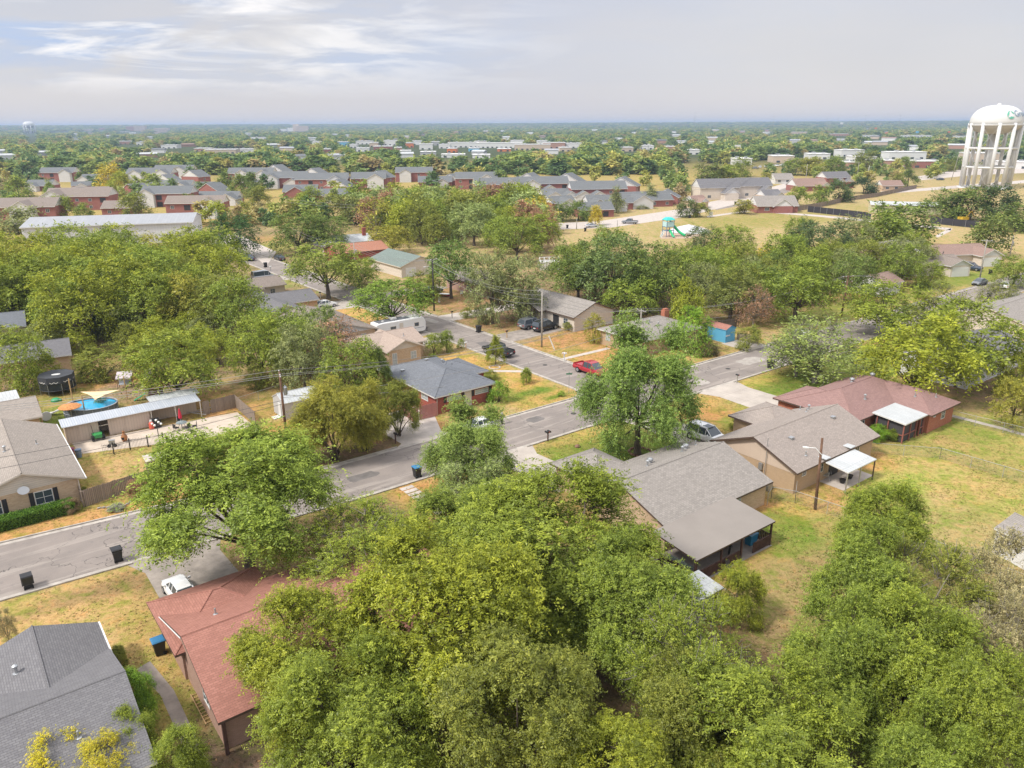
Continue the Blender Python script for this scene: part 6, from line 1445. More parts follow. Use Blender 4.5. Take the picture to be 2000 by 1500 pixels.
# pool
px_, py_ = at(12.7, 103.4)
pool = thing('swimming_pool', 'oval above-ground pool of bright blue water with a grey frame', 'pool', px_, py_, rad(10)); RX, RY = 3.05, 2.4
def ell(rx, ry, z, n=40): return [(rx * math.cos(math.tau * i / n), ry * math.sin(math.tau * i / n), z) for i in range(n)]
mb = MB(); mb.loft([ell(RX, RY, 0), ell(RX, RY, 1.25)], cap=False); mb.loft([ell(RX - .04, RY - .04, .05), ell(RX - .04, RY - .04, 1.25)], cap=False)
mb.build('pool_wall', MP('pool liner grey', (.15, .17, .20), .5), pool, fix=False)
mb = MB(); E0, E1 = ell(RX + .09, RY + .09, 1.24), ell(RX - .09, RY - .09, 1.24)
for i in range(40): j = (i + 1) % 40; mb.face([E0[i], E0[j], E1[j], E1[i]]); mb.face([(E0[i][0], E0[i][1], 1.30), (E0[j][0], E0[j][1], 1.30), (E1[j][0], E1[j][1], 1.30), (E1[i][0], E1[i][1], 1.30)])
for k in range(20): x, y, _ = ell(RX + .03, RY + .03, 0, 20)[k]; mb.tube([(x, y, 0), (x, y, 1.24)], .035, 4)
mb.tube(ell(RX + .04, RY + .04, .62) + [ell(RX + .04, RY + .04, .62)[0]], .04, 4, False)
mb.build('pool_frame', MP('pool frame grey', (.34, .36, .39), .4), pool, fix=False)
m, t, b = newmat('pool water'); n_ = noise(t, obcoord(t), 6, 3, .5); t.links.new(mixc(t, n_, (.05, .42, .66), (.02, .32, .60)), b.inputs['Base Color']); b.inputs['Roughness'].default_value = .06
bp = nd(t, 'ShaderNodeBump', i_Strength=.15); t.links.new(n_, bp.inputs['Height']); t.links.new(bp.outputs[0], b.inputs['Normal'])
MB().face(ell(RX - .08, RY - .08, 1.12)).build('pool_water', m, pool, fix=False)
sail = thing('shade_sail', 'cream triangular shade sail stretched over the pool', 'shade sail', px_, py_); mb = MB(); n = 12
a_, b_, c_ = Vector((*g(157, 768, 2.4), 2.6)), Vector((*g(235, 764, 2.6), 2.8)), Vector((*g(186, 784, 2.0), 2.2))
P0 = Vector((px_, py_, 0)); G_ = {}
for i in range(n + 1):
    for j in range(n + 1 - i):
        u, v = i / n, j / n; w = 1 - u - v; p = a_ * u + b_ * v + c_ * w - P0; e = u * v * 4 * .35 + v * w * .9 + u * w * .9
        cen = (a_ + b_ + c_) / 3 - P0; edge = 1 - 27 * u * v * w
        p = p.lerp(cen, .22 * (4 * u * v * (1 - w) ** 2 + 4 * v * w * (1 - u) ** 2 + 4 * u * w * (1 - v) ** 2) * min(1, edge)); p.z -= .5 * 27 * u * v * w * .4
        G_[i, j] = len(mb.v); mb.v.append(tuple(p))
for i in range(n):
    for j in range(n - i):
        mb.f.append((G_[i, j], G_[i + 1, j], G_[i, j + 1])); mb.m.append(0)
        if j < n - i - 1: mb.f.append((G_[i + 1, j], G_[i + 1, j + 1], G_[i, j + 1])); mb.m.append(0)
mb.build('sail_cloth', M('cream cloth', (.72, .56, .34), .9, .04, 2), sail, smooth=True, fix=False)
for k, (px, pb, zt) in enumerate(((142, 782, 3.0), (168, 816, 3.0), (249, 780, 3.2), (84, 832, 3.4))):
    o = thing('timber_post', ('raw timber post at the trampoline side of the pool', 'timber post in front of the pool', 'timber post behind the right end of the pool', 'leaning timber post left of the orange parasol')[k], 'post', *g(px, pb)); MB().box(-.06, .06, -.06, .06, 0, zt).build('post', wood_raw, o)
um = thing('garden_parasol', 'round orange thatched parasol beside the pool', 'parasol', *g(142, 822))
MB().tube([(0, 0, 0), (0, 0, 2.3)], .03, 8).build('pole', steel_l, um)
MB().lathe([(1.25, 1.78), (1.3, 1.85), (1.0, 2.02), (.5, 2.2), (.05, 2.32)], 20).build('canopy', M('orange thatch', (.58, .26, .10), .95, .3, 6, .5), um)
# trampoline
tr_ = thing('trampoline', 'large black trampoline with a netting enclosure and black top cover', 'trampoline', *g(116, 766), rad(20)); Rt = 2.15
MB().tube([(Rt * math.cos(a * math.tau / 16), Rt * math.sin(a * math.tau / 16), .8) for a in range(17)], .06, 6, False).lathe([(Rt - .25, .78), (Rt, .82)], 24).build('frame', black, tr_)
MB().lathe([(Rt - .3, .80), (.02, .79)], 24).build('jumping_mat', MP('trampoline mat', (.03, .03, .035), .9), tr_)
mb = MB()
for k in range(8):
    an = (k + .5) * math.tau / 8; c_, s_ = math.cos(an), math.sin(an); mb.tube([(c_ * Rt, s_ * Rt, 0), (c_ * Rt, s_ * Rt, 2.6)], .03, 6)
mb.build('enclosure_pole', steel, tr_)
m, t, b = newmat('black netting'); b.inputs['Base Color'].default_value = (.03, .035, .035, 1); b.inputs['Alpha'].default_value = .72
mb = MB()
for k in range(8):
    a0, a1 = (k + .5) * math.tau / 8, (k + 1.5) * math.tau / 8; p, q = (math.cos(a0) * Rt, math.sin(a0) * Rt), (math.cos(a1) * Rt, math.sin(a1) * Rt); mb.face([(*p, .8), (*q, .8), (*q, 1.9), (*p, 1.9)])
mb.build('netting', m, tr_, fix=False)
mb = MB(); R2 = Rt + .06
for k in range(8):
    a0, a1 = (k + .5) * math.tau / 8, (k + 1.5) * math.tau / 8; p, q = (math.cos(a0) * R2, math.sin(a0) * R2), (math.cos(a1) * R2, math.sin(a1) * R2)
    mb.face([(*p, 1.75), (*q, 1.75), (*q, 2.62), (*p, 2.62)]); mb.face([(*p, 2.62), (*q, 2.62), (0, 0, 2.5)])
mb.build('top_cover', M('charcoal canvas', (.055, .058, .065), .8, .15, 1), tr_, fix=False)
mb = MB()
for k in range(8):
    a0, a1 = (k + .5) * math.tau / 8, (k + 1.5) * math.tau / 8
    for j in range(4):
        f0, f1 = .2 + j * .15, .2 + (j + 1) * .15; p = Vector((math.cos(a0), math.sin(a0))).lerp(Vector((math.cos(a1), math.sin(a1))), f0) * (R2 + .02); q = Vector((math.cos(a0), math.sin(a0))).lerp(Vector((math.cos(a1), math.sin(a1))), f1) * (R2 + .02)
        z0, z1 = (1.78, 1.95) if j % 2 else (1.95, 1.78); mb.face([(*p, z0), (*q, z1), (*q, z1 + .09), (*p, z0 + .09)])
mb.build('white_zigzag', trim_white, tr_, fix=False)
MB().lathe([(.55, 2.545), (.5, 2.56), (.02, 2.57)], 20).build('top_emblem', trim_white, tr_).scale = (1.0, .7, 1)
# swing seat with tilted canopy
sw = thing('swing_seat', 'garden swing seat with a tilted pale mauve canopy', 'swing seat', *g(246, 757), rad(15))
for s_ in (-.9, .9): MB().tube([(s_, -.6, 0), (s_, 0, 1.9), (s_, .6, 0)], .035, 6).build('frame', wood_dark, sw)
MB().face([(-1.0, -.55, 1.55), (1.0, -.55, 1.55), (1.05, .65, 2.15), (-.95, .65, 2.15)]).face([(-1.0, -.57, 1.40), (1.0, -.57, 1.40), (1.0, -.56, 1.55), (-1.0, -.56, 1.55)]).build('canopy', M('mauve canvas', (.50, .44, .46), .9, .08, 2), sw, fix=False)
MB().box(-.8, .8, -.25, .25, .5, .58).box(-.8, .8, .2, .28, .58, 1.05).build('seat', MP('faded cushion', (.4, .42, .45), .9), sw)
# playhouse
ph = thing('playhouse', 'wooden playhouse with a reddish roof and white-framed windows', 'playhouse', *g(306, 777), rad(25))
MB().box(-1, .8, -.7, .7, .55, .7).box(-.9, .9, -.6, .6, .7, 1.55).build('wall', M('brown boards', (.22, .12, .085), .9, .2, 3), ph)
for x in (-.9, .9):
    for y in (-.6, .6): MB().box(x - .05, x + .05, y - .05, y + .05, 0, .6).build('leg', wood_dark, ph)
add_roof(ph, dict(k='g', r=(-1.1, 1.1, -.8, .8), z=1.5, zr=2.05, ax='x', th=.05), sh_rust, wood_dark)
for x in (-.45, .4): MB().box(x - .16, x + .16, -.64, -.6, .95, 1.3).build('window', trim_white, ph)
MB().loft([[(-1.3 - k * .35, -.25, .75 - k * .18), (-1.3 - k * .35, .25, .75 - k * .18), (-1.3 - k * .35, .25, .8 - k * .18), (-1.3 - k * .35, -.25, .8 - k * .18)] for k in range(5)]).build('slide', MP('green plastic', (.03, .30, .13), .4), ph)
# white upright junk cabinet
cb2 = thing('old_cabinet', 'white upright discarded cabinet by the back fence', 'cabinet', *g(292, 742), rad(20))
MB().box(-.4, .4, -.35, .35, 0, 1.7).build('body', trim_white, cb2, bevel=.03); MB().box(-.36, .36, -.38, -.35, .05, .85).box(-.36, .36, -.38, -.35, .9, 1.65).build('door', trim_white, cb2)
# small objects in the gated yard
gr_ = thing('barbecue_grill', 'black gas barbecue under the carport roof', 'barbecue', *g(305, 835), rad(36))
MB().box(-.6, .6, -.3, .3, .1, .8).build('cabinet', black, gr_); MB().loft([[(x, -.3, .8), (x, -.25, 1.1), (x, .2, 1.15), (x, .3, .8)] for x in (-.45, .45)]).build('lid', black, gr_)
rs_ = thing('closed_parasol', 'folded red parasol standing in the patio table', 'parasol', *g(355, 835))
MB().tube([(0, 0, 0), (0, 0, 2.5)], .02, 6).build('pole', steel_l, rs_); MB().lathe([(.16, 1.15), (.22, 1.3), (.14, 1.9), (.08, 2.3), (.02, 2.45)], 10).build('canopy', MP('red cloth', (.55, .02, .05), .8), rs_)
tb = thing('patio_table', 'glass-topped patio table under the folded red parasol', 'table', *g(356, 836))
MB().lathe([(.62, .70), (.62, .73)], 20).build('tabletop', MP('grey glass', (.25, .30, .31), .2), tb)
for k in range(4): an = k * math.tau / 4 + .4; MB().tube([(.15 * math.cos(an), .15 * math.sin(an), .7), (.45 * math.cos(an), .45 * math.sin(an), 0)], .025, 6).build('leg', black, tb)
def chair(label, x, y, rot, m=black):
    o = thing('patio_chair', label, 'chair', x, y, rot, 'dark patio chairs')
    MB().box(-.25, .25, -.25, .25, .40, .45).build('seat', m, o); MB().box(-.27, -.22, -.25, .25, .45, .95).build('backrest', m, o)
    for a_ in (-.22, .22):
        for b_ in (-.22, .22): MB().tube([(a_, b_, 0), (a_, b_, .42)], .015, 5).build('leg', m, o)
for k, (px, py, an, lb) in enumerate(((345, 842, 60, 'left of the patio table'), (367, 841, 160, 'just right of the patio table'), (381, 838, 200, 'furthest right on the patio'), (352, 828, -60, 'behind the patio table'))): chair('dark patio chair ' + lb, *g(px, py), rad(an))
pr_ = thing('gas_cylinder', 'orange-red cylinder with a white top beside the barbecue bay', 'cylinder', *g(297, 838)); MB().lathe([(.26, 0), (.28, .1), (.28, .75), (.15, .95)], 14).build('body', MP('orange red paint', (.60, .10, .06), .4), pr_, smooth=True); MB().lathe([(.13, .93), (.15, 1.0), (.12, 1.15)], 12).build('cap', trim_white, pr_)
ch_ = thing('clay_chimenea', 'brown clay chimenea behind the iron gate', 'chimenea', *g(244, 862)); MB().lathe([(.18, 0), (.3, .25), (.36, .5), (.26, .8), (.13, .95), (.13, 1.2), (.17, 1.25)], 16).build('body', M('fired clay', (.38, .17, .07), .7, .3, 3), ch_, smooth=True); MB().box(-.13, .13, -.4, -.25, .35, .6).build('mouth', black, ch_)
tu = thing('garden_tractor', 'small green garden buggy inside the open shed bay', 'garden tractor', *g(191, 856), rad(-54))
MB().loft([[(x, -w, .35), (x, -w, z), (x, w, z), (x, w, .35)] for x, w, z in ((-.9, .5, .6), (-.3, .55, .7), (.4, .5, .85), (1.0, .4, .75))]).build('body', MP('tractor green', (.04, .25, .07), .4), tu, bevel=.03)
for x in (-.6, .75):
    for s_ in (-1, 1): w = MB().lathe([(.12, -.13), (.32, -.13), (.34, 0), (.32, .13), (.12, .13)], 14).build('wheel', rubber, tu); w.location = (x, s_ * .55, .34); w.rotation_euler = (math.pi / 2, 0, 0)
MB().tube([(-.7, -.5, .6), (-.6, -.45, 1.7), (.2, -.45, 1.7), (.5, -.4, .8)], .03, 6).tube([(-.7, .5, .6), (-.6, .45, 1.7), (.2, .45, 1.7), (.5, .4, .8)], .03, 6).tube([(-.6, -.45, 1.7), (-.6, .45, 1.7)], .03, 6).build('roll_cage', black, tu)
for (px, py, c_, lb, nm) in ((155, 893, MP('blue grey plastic', (.16, .22, .32), .5), 'blue-grey round dustbin by the iron gate', 'dustbin'), (141, 891, MP('maroon plastic', (.25, .04, .09), .5), 'maroon tub beside the tan roof edge', 'tub')):
    o = thing(nm, lb, 'bin', *g(px, py)); MB().lathe([(.26, 0), (.3, .4), (.33, .85), (.35, .87), (.35, .92)], 16).build('body', c_, o); MB().lathe([(.28, .90), (.27, .95), (.05, 1.0)], 16).build('lid', c_, o)
bk = thing('hose_cart', 'small two-wheeled cart behind the iron gate', 'cart', *g(220, 872), rad(20)); MB().box(-.3, .3, -.2, .2, .3, .8).build('body', steel, bk)
for s_ in (-.3, .3): w = MB().lathe([(.08, -.05), (.2, -.05), (.2, .05), (.08, .05)], 14).build('wheel', rubber, bk); w.location = (s_, -.25, .2); w.rotation_euler = (math.pi / 2, 0, 0)
lr = random.Random(3)
for k, (px, py, L, an, lb) in enumerate(((395, 805, 3.2, 5, 'longest plank on the timber pile at the patio end'), (405, 800, 2.6, 40, 'pale plank lying across the timber pile'), (385, 812, 2.8, -20, 'front board of the timber pile'), (275, 752, 2.6, -25, 'loose plank lying in the bare yard behind the pool'))):
    o = thing('timber_plank', lb, 'plank', *g(px, py), rad(an), z=.05 + .12 * (k % 3)); MB().box(-L / 2, L / 2, -.09, .09, 0, .06).build('board', wood_raw if k == 3 else wood_pole_g, o)
tt = thing('toy_climber', 'green plastic turtle-shaped toy on the lawn near the trampoline', 'toy', *g(109, 783)); MB().lathe([(.6, .0), (.55, .2), (.3, .38), (.02, .42)], 14).build('shell', MATS['green plastic'], tt, smooth=True); MB().lathe([(.16, .05), (.18, .2), (.02, .33)], 10, (.65, 0)).build('head', MATS['green plastic'], tt)
sp_ = thing('garden_slide', 'long white plastic water slide left of the orange parasol', 'slide', *g(110, 810), rad(10)); MB().loft([[(x, -.3, z), (x, -.3, z + .15), (x, -.24, z + .02), (x, .24, z + .02), (x, .3, z + .15), (x, .3, z)] for x, z in ((-1.2, .1), (-.4, .2), (.5, .6), (1.3, 1.0))]).build('chute', trim_white, sp_); MB().tube([(1.2, -.2, 0), (1.2, -.2, 1.0)], .03, 6).tube([(1.2, .2, 0), (1.2, .2, 1.0)], .03, 6).build('legs', steel_l, sp_)
wx_ = thing('pool_ladder_float', 'round white float standing on edge by the white slide', 'float', *g(92, 822)); o = MB().lathe([(.35, -.08), (.55, -.08), (.6, 0), (.55, .08), (.35, .08)], 18).build('ring', trim_white, wx_); o.location = (0, 0, .6); o.rotation_euler = (math.pi / 2, 0, .8)
# porch and patio things on the right
mc = thing('motorcycle', 'dark motorcycle under the railed porch roof', 'motorcycle', *at(48.9, 34.0), TH + .5)
for x in (-.65, .65): w = MB().tube([(.27 * math.cos(a * math.tau / 14), .27 * math.sin(a * math.tau / 14), 0) for a in range(15)], .06, 6, False).build('wheel', rubber, mc); w.location = (x, 0, .32); w.rotation_euler = (math.pi / 2, 0, 0)
MB().loft([[(x, -w, z0), (x, -w, z1), (x, w, z1), (x, w, z0)] for x, w, z0, z1 in ((-.6, .1, .6, .75), (-.1, .16, .35, .8), (.3, .14, .4, .9), (.5, .06, .7, .85))]).build('body', ck, mc, bevel=.02); MB().tube([(.65, 0, .32), (.45, 0, 1.0), (.4, -.35, 1.02)], .025, 6).tube([(.45, 0, 1.0), (.4, .35, 1.02)], .025, 6).build('handlebar', steel, mc)
bt = thing('storage_tub', 'bright blue plastic tub on the railed porch', 'tub', *at(51.1, 33.6), TH, z=.02); MB().loft([[(-w, -w * .7, z), (w, -w * .7, z), (w, w * .7, z), (-w, w * .7, z)] for w, z in ((.4, 0), (.5, .95), (.53, 1.0))]).build('body', MP('bright blue plastic', (.03, .25, .45), .4), bt)
sof = thing('porch_sofa', 'grey-green covered sofa on the left end of the railed porch', 'sofa', *at(43.5, 34.8), TH); MB().box(-.45, .45, -1.0, 1.0, .1, .45).box(-.45, -.2, -1, 1, .45, .9).build('cushions', MP('sage fabric', (.20, .24, .21), .9), sof, bevel=.06)
bd = thing('leaning_board', 'dark board leaning against the porch railing', 'board', *at(46.0, 32.2), TH); MB().loft([[(-.25, -.35, 0), (.25, -.35, 0), (.25, -.31, 0), (-.25, -.31, 0)], [(-.25, -.02, 1.0), (.25, -.02, 1.0), (.25, .02, 1.0), (-.25, .02, 1.0)]]).build('panel', dark, bd)
for k, (x, y, lb) in enumerate(((68.1, 35.2, 'under the left front post'), (69.6, 35.3, 'middle'), (71.4, 36.4, 'at the right end'))):
    o = thing('planter_pot', 'dark round pot on the covered patio, %s' % lb, 'pot', *at(x, y)); MB().lathe([(.2, 0), (.3, .35), (.33, .4), (.25, .38)], 14).build('pot', black, o)
gt = thing('covered_swing', 'grey covered garden swing under the white patio cover', 'swing', *at(67.8, 36.8), TH + .4); MB().tube([(-.7, -.5, 0), (-.6, 0, 1.6), (-.7, .5, 0)], .03, 6).tube([(.7, -.5, 0), (.6, 0, 1.6), (.7, .5, 0)], .03, 6).tube([(-.6, 0, 1.6), (.6, 0, 1.6)], .03, 6).build('frame', steel, gt); MB().box(-.55, .55, -.3, .3, .4, .55).box(-.55, .55, .2, .35, .55, 1.1).build('seat', MP('grey cover', (.35, .34, .3), .9), gt, bevel=.04)
ac = thing('air_conditioner', 'grey air-conditioning unit between the tan-roofed and grey-roofed houses', 'air conditioner', *at(61.0, 39.0), TH); MB().box(-.4, .4, -.4, .4, 0, .85).build('body', steel, ac, bevel=.02); MB().lathe([(.3, .851), (.28, .9), (.05, .91)], 16).build('fan_grille', black, ac)
# ladder by the red roof house
ld = thing('ladder', 'wooden ladder lying along the wall of the faded red-roofed house', 'ladder', *at(8.0, 42.2), TH + math.pi / 2); mb = MB().box(-1.6, 1.6, -.22, -.17, .05, .12).box(-1.6, 1.6, .17, .22, .05, .12)
for k in range(10): mb.box(-1.5 + k * .33, -1.46 + k * .33, -.17, .17, .06, .1)
mb.build('rails_and_rungs', wood_raw, ld)
rd = thing('tree_ring', 'round border of stones at the foot of the big round tree', 'border', *g(1250, 884)); mb = MB()
for k in range(22): an = k * math.tau / 22; mb.box(1.2 * math.cos(an) - .13, 1.2 * math.cos(an) + .13, 1.2 * math.sin(an) - .1, 1.2 * math.sin(an) + .1, -.02, .16 + .03 * (k % 3))
mb.build('stones', M('reddish stone', (.34, .19, .14), .9, .25, 3), rd, bevel=.03)
rd2 = thing('tree_ring', 'pale round border under the slim sapling by the black pickup', 'border', *g(966, 718)); MB().lathe([(.9, -.02), (.9, .08), (.75, .1), (.72, -.02)], 24).build('edging', MATS['old pale concrete'], rd2)
st_ = thing('garden_stone', 'small brown rock on the lawn below the dark mailbox', 'rock', *g(1128, 873)); MB().lathe([(.3, -.02), (.33, .1), (.2, .25), (.03, .28)], 9).build('rock', M('brown rock', (.25, .14, .1), .9, .3, 2), st_)
# flower bed edging at the plank fence
fb = thing('flower_bed_edging', 'curved stone edging in front of the plank fence', 'edging', *at(10.9, 74.5), TH); mb = MB()
for k in range(26): x = -2.6 + k * .33; mb.box(x - .15, x + .15, .55 - 1.1 * math.exp(-((x + .9) / 1.1) ** 2) - .08, .55 - 1.1 * math.exp(-((x + .9) / 1.1) ** 2) + .08, -.02, .13)
mb.build('stones', M('grey stone', (.33, .31, .29), .9, .2, 3), fb)
# white iron lawn pieces near the brown house
ws = thing('garden_chair', 'white garden chair by the brown brick house', 'chair', *g(902, 577)); MB().box(-.3, .3, -.3, .3, .4, .46).box(-.3, .3, .24, .3, .46, 1.0).box(-.3, -.25, -.3, -.25, 0, .4).box(.25, .3, -.3, -.25, 0, .4).box(-.3, -.25, .25, .3, 0, .4).box(.25, .3, .25, .3, 0, .4).build('frame', trim_white, ws)
ws2 = thing('garden_sculpture', 'white lawn ornament near the black lamp pole', 'ornament', *g(858, 590)); MB().lathe([(.25, 0), (.2, .3), (.3, .6), (.15, .9), (.2, 1.1), (.03, 1.3)], 10).build('figure', trim_white, ws2)
bo = thing('small_boat', 'small red and white boat under the tree by the black lamp pole', 'boat', *g(868, 579), rad(-10)); MB().loft([[(x, -w, .5), (x, -w * .6, .1), (x, w * .6, .1), (x, w, .5)] for x, w in ((-1.5, .5), (-.5, .62), (.6, .55), (1.6, .05))]).build('hull', cr_, bo); MB().loft([[(x, -w, .5), (x, -w, .58), (x, w, .58), (x, w, .5)] for x, w in ((-1.5, .52), (-.5, .64), (.6, .57), (1.65, .05))]).build('deck', trim_white, bo)
gz = thing('greenhouse', 'white framed greenhouse in the clearing behind the big dark tree', 'greenhouse', *g(1072, 525), rad(10)); mb = MB()
for x in (-2.4, -1.2, 0, 1.2, 2.4):
    mb.tube([(x, -1.6, 0), (x, -1.6, 1.9), (x, 0, 2.9), (x, 1.6, 1.9), (x, 1.6, 0)], .06, 5)
for y, z in ((-1.6, 0.1), (-1.6, 1.9), (0, 2.9), (1.6, 1.9), (1.6, .1)): mb.tube([(-2.4, y, z), (2.4, y, z)], .06, 5)
mb.build('frame', trim_white, gz)
m, t, b = newmat('greenhouse film'); b.inputs['Base Color'].default_value = (.7, .72, .72, 1); b.inputs['Alpha'].default_value = .45
MB().box(-2.36, 2.36, -1.55, 1.55, 0, 1.85).build('panels', m, gz)
# playground tower
pt = thing('play_tower', 'playground climbing tower with a turquoise roof and green slides', 'playground tower', *g(1304, 462), rad(20)); sc_ = 1.0
PD = MP('play tower grey blue', (.16, .20, .30), .5); PG = MP('slide green', (.02, .42, .16), .35); PQ = MP('turquoise plastic', (.04, .50, .46), .4); PW = MP('pale aqua panel', (.45, .66, .68), .5)
for x in (-1.5, 1.5):
    for y in (-1.5, 1.5): MB().tube([(x, y, 0), (x, y, 6.2)], .13, 8).build('post', PD, pt)
MB().box(-1.6, 1.6, -1.6, 1.6, 2.2, 2.35).box(-1.6, 1.6, -1.6, 1.6, 3.6, 3.72).build('deck', PD, pt)
MB().box(-1.5, 1.5, -1.56, -1.5, 3.8, 5.6).box(1.5, 1.56, -1.5, 1.5, 3.8, 5.6).box(-1.56, -1.5, -1.5, 1.5, 3.8, 5.6).build('side_panel', PW, pt)
MB().loft([[(-w, -w, z), (w, -w, z), (w, w, z), (-w, w, z)] for w, z in ((1.9, 6.1), (1.8, 6.3), (1.1, 7.0), (.7, 7.15))]).build('roof', PQ, pt, bevel=.1)
pt.scale = (.85, .85, .85)
MB().tube([(1.5, 0, 4.2), (2.8, .4, 3.6), (3.6, 0, 2.6), (4.2, -1.2, 1.6), (5.4, -2.4, .6), (6.0, -2.8, .5)], .5, 10).build('tube_slide', PG, pt, smooth=True)
MB().loft([[(x, -1.6 - k, z), (x + .9, -1.6 - k, z), (x + .9, -1.6 - k, z + .25), (x, -1.6 - k, z + .25)] for x, k, z in ((-.6, 0, 2.3), (-.6, 1, 1.6), (-.6, 2, .8), (-.6, 3, .3))]).build('slide', PG, pt)
MB().tube([(-1.5, -.5, 2.3), (-3.2, -.8, 0)], .1, 6).tube([(-1.5, .5, 2.3), (-3.2, .2, 0)], .1, 6).build('ladder', PW, pt)
gt2 = thing('shade_mound', 'grey-white play canopy beside the playground tower', 'canopy', *g(1345, 452)); MB().lathe([(7, 0.1), (5.5, .8), (3, 1.6), (.2, 2.3)], 10).build('canopy', M('pale canvas', (.55, .55, .55), .9), gt2)
hy = thing('field_sign', 'small white sign by the path in the dry park field', 'sign', *g(1388, 425)); MB().box(-.7, .7, -.06, .06, .5, 2.2).build('sign_panel', trim_white, hy); MB().tube([(0, 0, 0), (0, 0, .6)], .08, 6).build('post', steel, hy)
ex = thing('excavator_arm', 'yellow digger under the trees by the black screen fence', 'digger', *g(1880, 432), rad(20)); MB().box(-1.6, 1.6, -1.2, 1.2, .5, 1.6).build('body', MP('digger yellow', (.6, .4, .03), .5), ex, bevel=.08); MB().tube([(1.2, 0, 1.4), (3.6, 0, 3.4), (5.5, 0, 1.2)], .22, 6).build('arm', MATS['digger yellow'], ex); MB().box(-1.8, 1.8, -1.3, -.8, 0, .6).box(-1.8, 1.8, .8, 1.3, 0, .6).build('track', rubber, ex, bevel=.1)
bsn = thing('entrance_sign', 'dark brown monument sign with white lettering in front of the charcoal-roofed houses', 'sign', *g(1470, 380)); MB().box(-3, 3, -.3, .3, 0, 3.2).build('sign_panel', MP('sign maroon', (.10, .03, .03), .6), bsn); MB().box(-2, 2, -.36, -.31, 1.8, 2.4).build('lettering', trim_white, bsn)

# ---------------- person ----------------
def person(label, x, y, rot):
    o = thing('person', label, 'person', x, y, rot)
    J = {'pel': (0, 0, .93), 'ch': (0, 0, 1.25), 'nk': (.01, 0, 1.47), 'hd': (.03, 0, 1.60), 'ht': (.03, 0, 1.74),
         'lh': (0, .10, .88), 'lk': (.04, .12, .48), 'la': (0, .13, .08), 'lt': (.16, .14, .03), 'rh': (0, -.10, .88), 'rk': (.02, -.12, .48), 'ra': (-.03, -.13, .08), 'rt': (.13, -.14, .03),
         'ls': (0, .19, 1.42), 'le': (.05, .27, 1.14), 'lw': (.24, .20, 1.05), 'rs_': (0, -.19, 1.42), 're': (.02, -.30, 1.16), 'rw': (.22, -.24, 1.08)}
    R = {'pel': .15, 'ch': .155, 'nk': .06, 'hd': .1, 'ht': .08, 'lh': .095, 'lk': .06, 'la': .042, 'lt': .035, 'rh': .095, 'rk': .06, 'ra': .042, 'rt': .035, 'ls': .065, 'le': .045, 'lw': .03, 'rs_': .065, 're': .045, 'rw': .03}
    E_ = [('pel', 'ch'), ('ch', 'nk'), ('nk', 'hd'), ('hd', 'ht'), ('pel', 'lh'), ('lh', 'lk'), ('lk', 'la'), ('la', 'lt'), ('pel', 'rh'), ('rh', 'rk'), ('rk', 'ra'), ('ra', 'rt'), ('ch', 'ls'), ('ls', 'le'), ('le', 'lw'), ('ch', 'rs_'), ('rs_', 're'), ('re', 'rw')]
    for s_, w in ((1, 'lw'), (-1, 'rw')):          # palm, four fingers and a thumb
        p = Vector(J[w]); J[w + 'p'] = tuple(p + Vector((.06, 0, -.01))); R[w + 'p'] = .03; E_.append((w, w + 'p'))
        for k in range(5):
            n_ = w + 'f%d' % k; off = Vector((.085 if k < 4 else .03, (k - 1.5) * .02 if k < 4 else -s_ * .045, -.02)); J[n_] = tuple(Vector(J[w + 'p']) + off); R[n_] = .009; E_.append((w + 'p', n_))
    ks = list(J); me = bpy.data.meshes.new('body'); me.from_pydata([J[k] for k in ks], [(ks.index(a), ks.index(b)) for a, b in E_], []); me.update()
    b = bpy.data.objects.new('body', me); C.objects.link(b); b.parent = o
    md = b.modifiers.new('k', 'SKIN'); md.use_smooth_shade = True; b.modifiers.new('s', 'SUBSURF').render_levels = 1
    for i, k in enumerate(ks): me.skin_vertices[0].data[i].radius = (R[k], R[k]); me.skin_vertices[0].data[i].use_root = (k == 'pel')
    me.materials.append(MP('skin', (.45, .28, .20), .6))
    shirt = MB().loft([[(r * .72 * math.cos(a * math.tau / 16), r * math.sin(a * math.tau / 16), z) for a in range(16)] for r, z in ((.2, .88), (.205, 1.05), (.215, 1.25), (.235, 1.38), (.16, 1.46), (.08, 1.49))]); 
    for sk in ('ls', 'rs_'):
        e = 'le' if sk == 'ls' else 're'; shirt.tube([J[sk], tuple(Vector(J[sk]).lerp(Vector(J[e]), .8))], [.1, .075], 10)
    shirt.build('shirt', MP('white shirt cloth', (.68, .60, .60), .9), o, smooth=True)
    for a_, b_, c_ in (('lh', 'lk', 'la'), ('rh', 'rk', 'ra')): MB().tube([tuple(Vector(J[a_]) + Vector((0, 0, .06))), J[b_], tuple(Vector(J[c_]) + Vector((0, 0, .04)))], [.125, .085, .07], 12).build('trouser_leg', MP('grey trousers', (.16, .17, .2), .9), o, smooth=True)
    MB().lathe([(.02, -.13), (.105, -.08), (.118, .0), (.1, .07), (.02, .115)], 14).build('hair', MP('dark hair', (.04, .03, .025), .8), o, smooth=True).location = (.01, 0, 1.68)
    for s_ in (-1, 1): MB().box(-.08, .19, s_ * .135 - .05, s_ * .135 + .05, 0, .08).build('shoe', dark, o, bevel=.02)
    return o
person('person in a pale shirt and grey trousers standing beside the white car', *at(50.9, 68.9), TH - 1.0)
